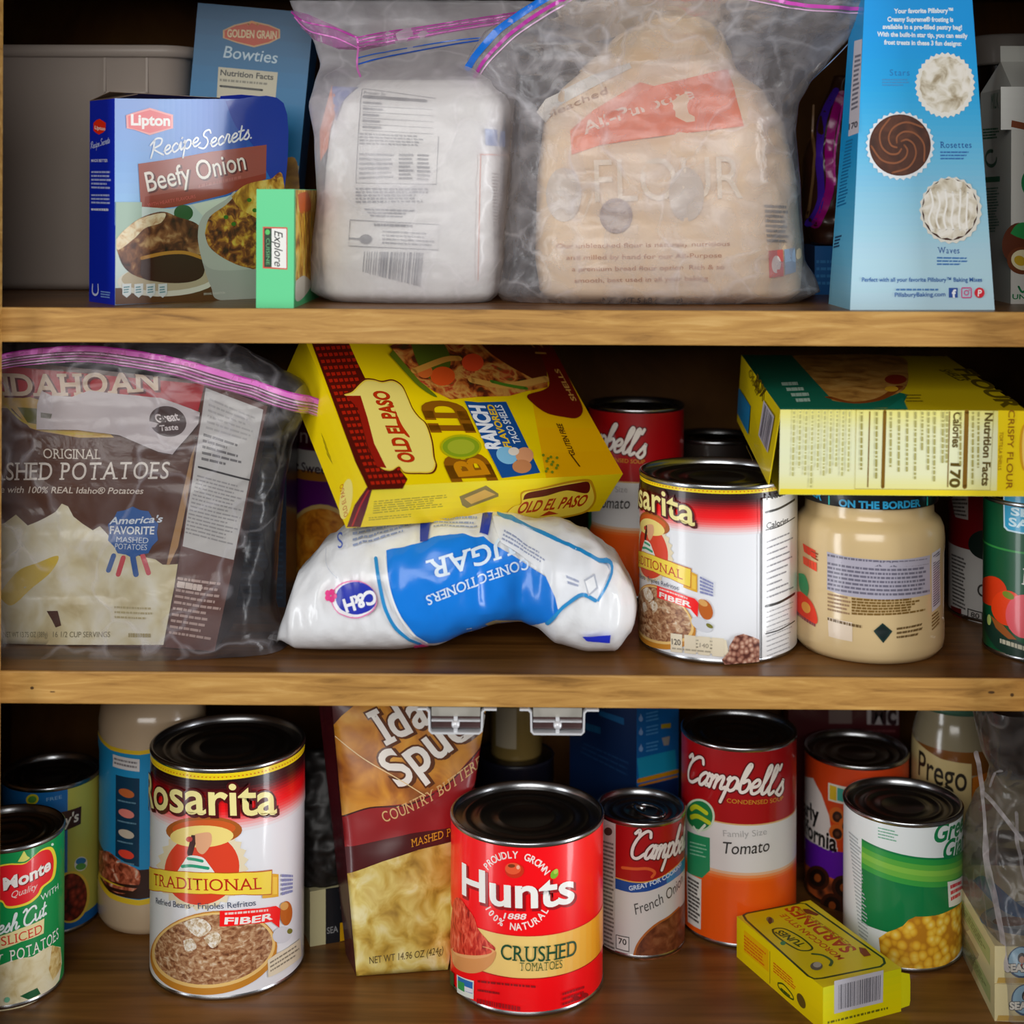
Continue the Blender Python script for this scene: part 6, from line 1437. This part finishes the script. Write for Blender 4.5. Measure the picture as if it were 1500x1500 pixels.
mb.add(fr + bk, [(6, 10, 9, 8, 7), (2, 7, 8, 3), (3, 8, 9, 4), (4, 9, 10, 5), (5, 10, 6, 0), (0, 6, 7, 2, 1)], ink('#4a2a1c', .35))
f = A.face(mb, [(-58.9, 940.6), (242.3, 948.2), (301.6, 558.6), (-68.6, 519.7)])
f.poly([(-78, 528), (300, 563), (290, 605), (180, 595), (60, 580), (0, 592), (-78, 594)], '#a8202a'); f.poly([(-78, 566), (20, 574), (60, 585), (110, 598), (150, 622), (170, 640), (120, 640), (50, 628), (20, 598), (-78, 592)], '#c9a860')
f.poly([(-78, 594), (20, 600), (45, 625), (100, 640), (170, 645), (300, 640), (300, 700), (240, 944), (-78, 944)], '#54311f'); f.stroke([(10, 592), (40, 618), (90, 632), (140, 635)], 3, '#c8b04a'); f.poly([(28, 596), (64, 598), (68, 622), (44, 618)], '#6a6a34')
f.text('IDAHOAN', (8, 578), (236, 570), 30, '#dcc8b0', bold=.025, serif=True, arc=-4, sh='#5a1016')
f.text('ORIGINAL', (68, 670), (151, 671), 14, '#e6dcd0', serif=True); f.text('MASHED POTATOES', (-34, 703), (248, 700), 25, '#ece4dc', serif=True, bold=.002, shear=.12); f.text('Made with 100% REAL Idaho® Potatoes', (-20, 720), (212, 722), 9, '#e2d6ca', shear=.22, bold=.01)
f.poly([(-78, 780), (-20, 770), (10, 765), (28, 752), (45, 768), (60, 762), (72, 756), (86, 748), (95, 736), (104, 740), (112, 755), (126, 766), (140, 775), (150, 769), (165, 785), (180, 800), (205, 812), (230, 818), (240, 826), (262, 826), (240, 944), (-78, 944)], POT)
f.poly([(0, 870), (30, 835), (60, 822), (90, 812), (80, 835), (50, 860), (20, 885)], '#ddc258', True)
f.stroke([(170, 812), (162, 834)], 7, '#2f5a98', smooth=False); f.stroke([(184, 815), (176, 840)], 7, '#c8545c', smooth=False); f.stroke([(198, 815), (202, 840)], 8, '#2f5a98', smooth=False); f.stroke([(212, 812), (220, 838)], 7, '#c8545c', smooth=False)
f.ell(198, 778, 36, 36, '#2f5f9e', 20, wob=.05); f.text("America's", (164, 766), (238, 764), 10, '#e4ecf4', shear=.3, bold=.02); f.text('FAVORITE', (165, 780), (228, 781), 11, '#eef2f6', bold=.02); f.text('MASHED', (174, 792), (220, 794), 8, '#d8e2ee'); f.text('POTATOES', (172, 802), (218, 804), 8, '#d8e2ee')
f.poly([(72, 893), (88, 893), (92, 915), (84, 918), (78, 905)], '#4a2a1c'); f.text('NET WT 13.75 OZ (389g)', (8, 932), (72, 932), 8, '#8a8266'); f.text('16 1/2 CUP SERVINGS', (80, 932), (163, 932), 8, '#8a8266'); f.lines([(170, 884), (228, 886), (228, 908), (170, 906)], 3, '#c0b48c', .4); f.lines([(190, 924), (228, 925), (228, 934), (190, 934)], 1, '#b0a47c', .6)
f.poly([(281, 668), (296, 628), (262, 800), (250, 826), (246, 826)], '#a8845c')
f = G.face(mb, [(242.3, 948.2), (314.3, 954.4), (391.7, 595.1), (301.6, 558.6)])
f.poly([(302, 568), (386, 600), (343, 820), (268, 800)], '#d2d0ce'); f.lines([(308, 580), (380, 612), (372, 650), (302, 630)], 6, '#b8b6b6', .4, mean=.2); f.lines([(300, 632), (370, 655), (364, 690), (296, 676)], 5, '#6f6d6e', .45, mean=.2, ragged=.5); f.stroke([(292, 684), (366, 703)], 3, '#2c2a2c', smooth=False); f.lines([(290, 694), (362, 712), (345, 800), (272, 782)], 16, '#a5a3a4', .4, mean=.12)
f.lines([(262, 842), (334, 852), (312, 940), (248, 930)], 10, '#c0a8a0', .42, mean=.15, ragged=.35); f.lines([(262, 850), (300, 856), (298, 866), (260, 860)], 1, '#e4d4cc', .9, mean=.3)
o = mb.build('mashed_potato_pouch'); o.location = org; tag(o, 'brown foil pouch of original mashed potatoes sealed inside the clear zip bag', 'pouch')
# its torn-open top folded forward
mb = MB(); T = A.face(mb, [(-58.9, 940.6), (242.3, 948.2), (301.6, 558.6), (-68.6, 519.7)], .006, .003)
FL = [(60, 590), (63, 580), (66, 571), (80, 578), (110, 580), (135, 571), (180, 576), (240, 582), (298, 604), (300, 612), (276, 640), (262, 656), (256, 664), (236, 660), (180, 636), (120, 628), (60, 627)]
T.poly(FL, ink('#cfc6c8', .35)); T.ell(249, 616, 27, 22, '#3c2420', rot=.3); T.text('Great', (234, 618), (266, 614), 12, '#e6dcdc', bold=.03, shear=-.2); T.text('Taste', (238, 630), (264, 628), 8, '#e6dcdc', bold=.02)
T.lines([(66, 602), (84, 604), (82, 612), (66, 610)], 1, '#5a5a3a', .9)
e_ = mb.build('torn_flap', o); e_['label'] = 'pale torn strip folded over the front'
B4 = Pillow([(.2394, -.400, -.1500, .068, .046), (.2440, -.402, -.1560, .068, .050), (.262, -.402, -.1620, .068, .052), (.30, -.402, -.1600, .068, .049), (.34, -.402, -.1560, .066, .045), (.37, -.402, -.1500, .064, .041), (.39, -.402, -.1420, .062, .036), (.402, -.402, -.1330, .060, .032), (.416, -.402, -.1400, .056, .026), (.428, -.402, -.1580, .052, .020), (.438, -.402, -.1750, .048, .013), (.4460, -.402, -.1900, .045, .006)], n=3.2, amp=.0030, freq=30, seed=31)
bag = thing('zip_bag', 'clear zip bag with a pale pink closure around the mashed potato pouch', 'bag', B4.org)
mb = MB(); B4.mesh(mb, CLEAR, close=False); mb.build('bag_film', bag)
mb = MB(); f = B4.face(mb, 'film', .004, .0008)
ZP = film('pink_closure_film', '#e4a8cc', .22, .42, 50, gloss=.4)
top_ = [(-60, 536), (0, 520), (60, 512), (130, 510), (200, 518), (270, 532), (340, 552), (410, 576), (476, 600)]
bot_ = [(468, 628), (405, 604), (335, 580), (265, 560), (195, 544), (130, 534), (60, 532), (0, 542), (-60, 560)]
f.poly(top_ + [(x_, y_ - 2) for x_, y_ in bot_], ZP)
for k, cl, w in ((1, MAG, 2), (5, PINKZ, 6.5), (11, PALEP, 1.6), (15, PINKZ, 1), (19, PALEP, 1.2), (23, PINKZ, .9)):
    f.stroke([(x_ - k * .3, y_ + k) for x_, y_ in top_], w, cl)
mb.build('zip_closure', bag)

# ------------------------------------------------------------------ sugar bag slumped over the shelf edge
class Lobe:
    def __init__(s, rows, yc, ry, amp, freq, seed, org):
        s.rows = rows; s.yc = yc; s.ry = ry; s.amp = amp; s.freq = freq; s.seed = seed; s.org = Vector(org)
    def sec(s, x): return lerp_rows(s.rows, x)
    def bump(s, x, y, z):
        p = Vector((x * s.freq * 1.4 + s.seed, y * s.freq, z * s.freq * .7)); return s.amp * (noise.noise(p) + .6 * (1 - 2.4 * abs(noise.noise(p * 2.1))))
    def at(s, x, a, h=0):
        zb, zt, k = s.sec(x); zc = (zb + zt) / 2; rz = (zt - zb) / 2; e = 2 / 2.3
        c, q = math.cos(a), math.sin(a); c = math.copysign(abs(c) ** e, c); q = math.copysign(abs(q) ** e, q)
        y = s.yc - s.ry * k * c; z = zc + rz * q
        d = (s.bump(x, y, z) if q > -.8 else 0) + h
        return Vector((x - s.org.x, y - d * c - s.org.y, max(Z2 + .0004 if q < -.7 else 0, z + d * max(q, 0)) - s.org.z))
    def mesh(s, mb, m, nx=110, na=64):
        x0, x1 = s.rows[0][0], s.rows[-1][0]; vs = []
        for i in range(nx + 1):
            x = x0 + (x1 - x0) * i / nx; vs += [s.at(x, 2 * PI * k / na) for k in range(na)]
        fs = [(i * na + k, (i + 1) * na + k, (i + 1) * na + (k + 1) % na, i * na + (k + 1) % na) for i in range(nx) for k in range(na)]
        fs += [tuple(range(na)), tuple(nx * na + k for k in range(na))[::-1]]
        mb.add(vs, fs, m)
    def face(s, mb, key, lift=.0006):
        R = homog(CAL[key][0], CAL[key][1])
        def pt(u, v, h):
            zb, zt, k = s.sec(u); q = (v - (zb + zt) / 2) / ((zt - zb) / 2); q = max(-.985, min(.985, q))
            q = math.copysign(abs(q) ** (2.3 / 2), q)
            return s.at(u, math.asin(q), h + lift)
        return Face(mb, R, pt, .0025, .0025, 1.1e-4)
SG = Lobe([(-.1575, .2405, .2440, .10), (-.1543, .2440, .2560, .35), (-.1415, .2394, .2906, .80), (-.1232, .2394, .3099, .97), (-.105, .2394, .3210, 1.0), (-.0775, .2394, .3262, 1.0), (-.0501, .2420, .3275, .97), (-.0273, .2510, .3275, .86), (-.009, .2560, .3270, .74), (.0060, .2570, .3255, .66), (.0160, .2540, .3245, .76), (.0300, .2440, .3230, .95), (.0504, .2394, .3158, 1.0), (.0687, .2396, .3021, .9), (.0801, .2520, .2850, .6), (.0835, .2640, .2745, .25)], .062, .050, .0022, 30, 6, (-.035, .062, Z2))
m, n, l_, b_ = new_mat('white_poly_bag'); b_.inputs['Base Color'].default_value = lin('#eceef1'); b_.inputs['Roughness'].default_value = .3; b_.inputs['Coat Weight'].default_value = .3
tc = n.new('ShaderNodeTexCoord'); nz = n.new('ShaderNodeTexNoise'); nz.inputs['Scale'].default_value = 70; nz.inputs['Detail'].default_value = 3; bp = n.new('ShaderNodeBump'); bp.inputs['Strength'].default_value = .25; bp.inputs['Distance'].default_value = .004
l_.new(tc.outputs['Object'], nz.inputs['Vector']); l_.new(nz.outputs['Fac'], bp.inputs['Height']); l_.new(bp.outputs['Normal'], b_.inputs['Normal'])
mb = MB(); SG.mesh(mb, m)
f = SG.face(mb, 'sugar'); f.h = 2e-4
f.poly([(573, 790), (600, 785), (640, 776), (680, 772), (710, 776), (735, 792), (770, 812), (800, 826), (818, 850), (818, 866), (800, 890), (772, 914), (745, 918), (720, 900), (705, 925), (660, 928), (628, 926), (610, 900), (592, 870), (580, 838)], ink('#1f7ad0', .28))
f.poly([(660, 926), (705, 920), (722, 926), (730, 940), (690, 942), (664, 940)], ink('#1a4f94', .3))
f.poly([(712, 902), (724, 896), (765, 902), (770, 930), (786, 944), (760, 940), (730, 926)], ink('#c2b490', .35))
f.stroke([(559, 800), (568, 840), (576, 868), (592, 900), (620, 928)], 5, '#2f8ac0'); f.stroke([(571, 797), (580, 838), (590, 866), (606, 898), (630, 926)], 3, '#eef0f2')
f.text('SUGAR', (768, 772), (630, 803), 24, '#dbe8f4', bold=.015, serif=True)
f.text('CONFECTIONERS', (772, 806), (630, 848), 13, '#d4e4f4', bold=.01, serif=True, arc=-3)
f.poly([(617, 752), (634, 752), (631, 780), (620, 780)], '#2c3f98'); f.poly([(708, 752), (722, 756), (716, 775), (704, 772)], '#2c3f98'); f.lines([(520, 770), (612, 752), (612, 768), (525, 790)], 4, '#98a4c4', .4, mean=.08); f.lines([(638, 752), (704, 752), (704, 766), (638, 768)], 5, '#98a4c4', .4, mean=.08)
f.poly([(722, 760), (745, 762), (800, 778), (850, 796), (886, 818), (890, 824), (868, 856), (848, 846), (826, 860), (816, 868), (812, 850), (796, 820), (760, 800), (735, 786)], '#e6e9ee'); f.stroke([(730, 758), (770, 768), (820, 784), (870, 806), (894, 822), (872, 854)], 4, '#2f8ac0'); f.stroke([(868, 854), (850, 846), (832, 856), (818, 868), (800, 892)], 5, '#2f8ac0')
f.lines([(740, 772), (800, 800), (796, 812), (736, 784)], 3, '#98a0b8', .45, mean=.1); f.poly([(852, 828), (868, 822), (872, 840), (858, 848)], '#b8bcc8'); f.poly([(854, 830), (866, 825), (869.5, 838), (859, 845)], '#eceef1'); f.lines([(826, 820), (846, 828), (846, 838), (830, 834)], 2, '#98a0b8', .5)
f.poly([(850, 906), (866, 906), (890, 904), (889, 918), (866, 916), (856, 914)], '#2436b8')
f.ell(530, 852, 33, 25, '#e08ab4', 30); f.ell(530, 852, 31, 23, '#f0eef2', 30); f.ell(533, 850, 29, 21, '#2634a0', 30); f.text('C&H', (558, 838), (515, 852), 17, '#f2f2f6', bold=.04)
for k in range(5): f.ell(497 + 5 * math.cos(k * 1.257), 848 + 5 * math.sin(k * 1.257), 4, 4, '#d83a84')
for k in range(5): f.ell(620 + 6 * math.cos(k * 1.257), 934 + 5 * math.sin(k * 1.257), 5, 4, '#d83a84')
f.text('S', (506, 782), (498, 786), 12, '#5a6ab0'); f.stroke([(484, 800), (490, 816), (506, 826)], .8, '#c0c4d0')
f.poly([(880, 790), (900, 798), (912, 808), (906, 812), (890, 802)], '#20386c')
o = mb.build('sugar_bag'); o.location = SG.org; tag(o, 'white and blue plastic bag of powdered sugar slumped under the tilted taco shell box', 'bag')
mb = MB(); mb.add([(-.1568 + .035, -.006, .0040), (-.1568 + .035, .006, .0040), (-.1635 + .035, .003, .0052), (-.1640 + .035, -.004, .0050), (-.1568 + .035, -.006, .0032), (-.1568 + .035, .006, .0032), (-.1635 + .035, .003, .0046), (-.1640 + .035, -.004, .0044)],
   [(0, 1, 2, 3), (7, 6, 5, 4), (0, 3, 7, 4), (3, 2, 6, 7), (2, 1, 5, 6)], m); mb.build('sealed_corner', o, smooth=False)

# ------------------------------------------------------------------ cupboard floor: potato pouch and the wrapped cartons
org = Vector((-.08, .11, 0))
mb = MB()
A = Patch([p - org for p in (Vector((-.1070, .0900, .0005)), Vector((-.0440, .1000, .0005)), Vector((-.0150, .1640, .1960)), Vector((-.1320, .1300, .1960)))], .105, .205, .010, .0022, 45, 8)
MAR = ink('#42161c', .26)
A.mesh(mb, ink('#4c1d1e', .28))
G = Patch([p - org for p in (Vector((-.1180, .1200, .0005)), Vector((-.1070, .0900, .0005)), Vector((-.1320, .1300, .1960)), Vector((-.1440, .1420, .1960)))], .03, .205, .0, .001, 45, 3)
G.mesh(mb, MAR, 8, 30)
bk = [p - org for p in (Vector((-.1180, .1200, .0005)), Vector((-.0500, .1320, .0005)), Vector((-.0150, .1720, .1960)), Vector((-.1440, .1420, .1960)))]
mb.add([A.c[0], A.c[1], A.c[2], A.c[3]] + bk, [(7, 6, 5, 4), (1, 5, 6, 2), (2, 6, 7, 3), (0, 4, 5, 1)], MAR)
f = A.face(mb, [(522.1, 1429.4), (656.3, 1419.9), (721.9, 969.0), (482.3, 988.8)])
SPUDP = food('baked_potato_print', ['#8a4a16', '#b87024', '#d8922e', '#e8b050'], 40, 'noise'); BUT = food('buttered_mash_print', ['#94701c', '#c8a644', '#e0cc74', '#efe6b0'], 62, 'noise')
f.poly([(484, 1070), (500, 1050), (525, 1028), (716, 1028), (716, 1085), (660, 1150), (600, 1180), (540, 1186), (500, 1200)], SPUDP)
f.poly([(500, 1200), (540, 1184), (600, 1178), (655, 1150), (716, 1086), (718, 1120), (690, 1160), (660, 1215), (600, 1222), (505, 1244)], '#8e1f24'); f.stroke([(500, 1200), (540, 1185), (600, 1179), (655, 1150), (714, 1088)], 2, '#3a100c')
f.poly([(506, 1284), (560, 1262), (610, 1246), (660, 1236), (690, 1230), (680, 1340), (655, 1422), (520, 1432)], BUT)
f.text('Idaho', (564, 1092), (690, 1030), 52, '#f0eae2', bold=.025, serif=True, shear=-.15, outline='#5a3012', ow=.035, sh='#5a3012'); f.text('Spuds', (584, 1156), (716, 1062), 56, '#f0eae2', bold=.02, shear=-.15, outline='#5a3012', ow=.035, sh='#5a3012')
f.text('COUNTRY BUTTERED', (561, 1206), (716, 1118), 15, '#dcb884', serif=True, arc=-9); f.text('MASHED POTATOES', (600, 1242), (716, 1212), 11, '#d8a038', serif=True)
f.text('NET WT 14.96 OZ (424g)', (541, 1411), (648, 1396), 10, '#5a4a24', bold=.0)
f.stroke([(490, 1080), (530, 1112), (580, 1142), (620, 1168)], 1.4, '#e8cfa0')
f = G.face(mb, [(506.7, 1397), (522.1, 1429.4), (482.3, 988.8), (461.4, 980.8)]); f.lines([(488, 1290), (498, 1300), (502, 1350), (492, 1340)], 4, '#b8a8a4', .4, mean=.6)
o = mb.build('potato_pouch'); o.location = org; tag(o, 'brown and red stand-up pouch of country buttered mashed potatoes behind the crushed tomatoes tin', 'pouch')

DK = Pillow([(.0404, -.160, -.118, .157, .020), (.06, -.162, -.116, .158, .022), (.09, -.162, -.117, .160, .018), (.118, -.158, -.120, .162, .010), (.13, -.155, -.123, .163, .003)], n=2.4, amp=.003, freq=45, seed=41)
mb = MB(); DK.mesh(mb, food('black_film', ['#0c0a09', '#1c1816'], 40, rough=.5)); o = mb.build('black_pouch'); o.location = DK.org; tag(o, 'crumpled black pouch resting on the small cream carton beside the tall beans tin', 'pouch')

B5 = Pillow([(.0006, .3215, .440, .098, .066), (.03, .3205, .440, .098, .0675), (.055, .321, .440, .098, .066), (.075, .3215, .438, .098, .058), (.098, .3225, .430, .098, .046), (.118, .326, .422, .097, .032), (.132, .333, .415, .096, .022), (.144, .334, .420, .094, .021), (.157, .328, .430, .092, .026), (.178, .323, .438, .090, .032), (.196, .320, .440, .090, .036)], n=4.5, amp=.0030, freq=34, seed=51)
bag = thing('plastic_wrap', 'crumpled clear plastic bag around the two sardine cartons in the right corner', 'bag', B5.org)
mb = MB(); B5.mesh(mb, WRAP, close=False); mb.build('bag_film', bag)
FOLD = film('folded_wrap_film', '#e8e0e2', .35, .7, 60, gloss=.8)
for p_, w in (([(1454, 1180), (1457, 1220), (1453, 1270), (1457, 1330), (1461, 1400)], 5), ([(1454, 1180), (1470, 1196), (1486, 1216), (1498, 1232)], 6), ([(1496, 1200), (1492, 1240), (1497, 1320), (1497, 1400)], 5), ([(1442, 1118), (1450, 1150), (1455, 1178)], 7), ([(1476, 1140), (1466, 1172)], 4)):
    mb = MB(); f = B5.face(mb, 'seasbag', .004, .0008); f.stroke(p_, w, FOLD); mb.build('fold', bag)
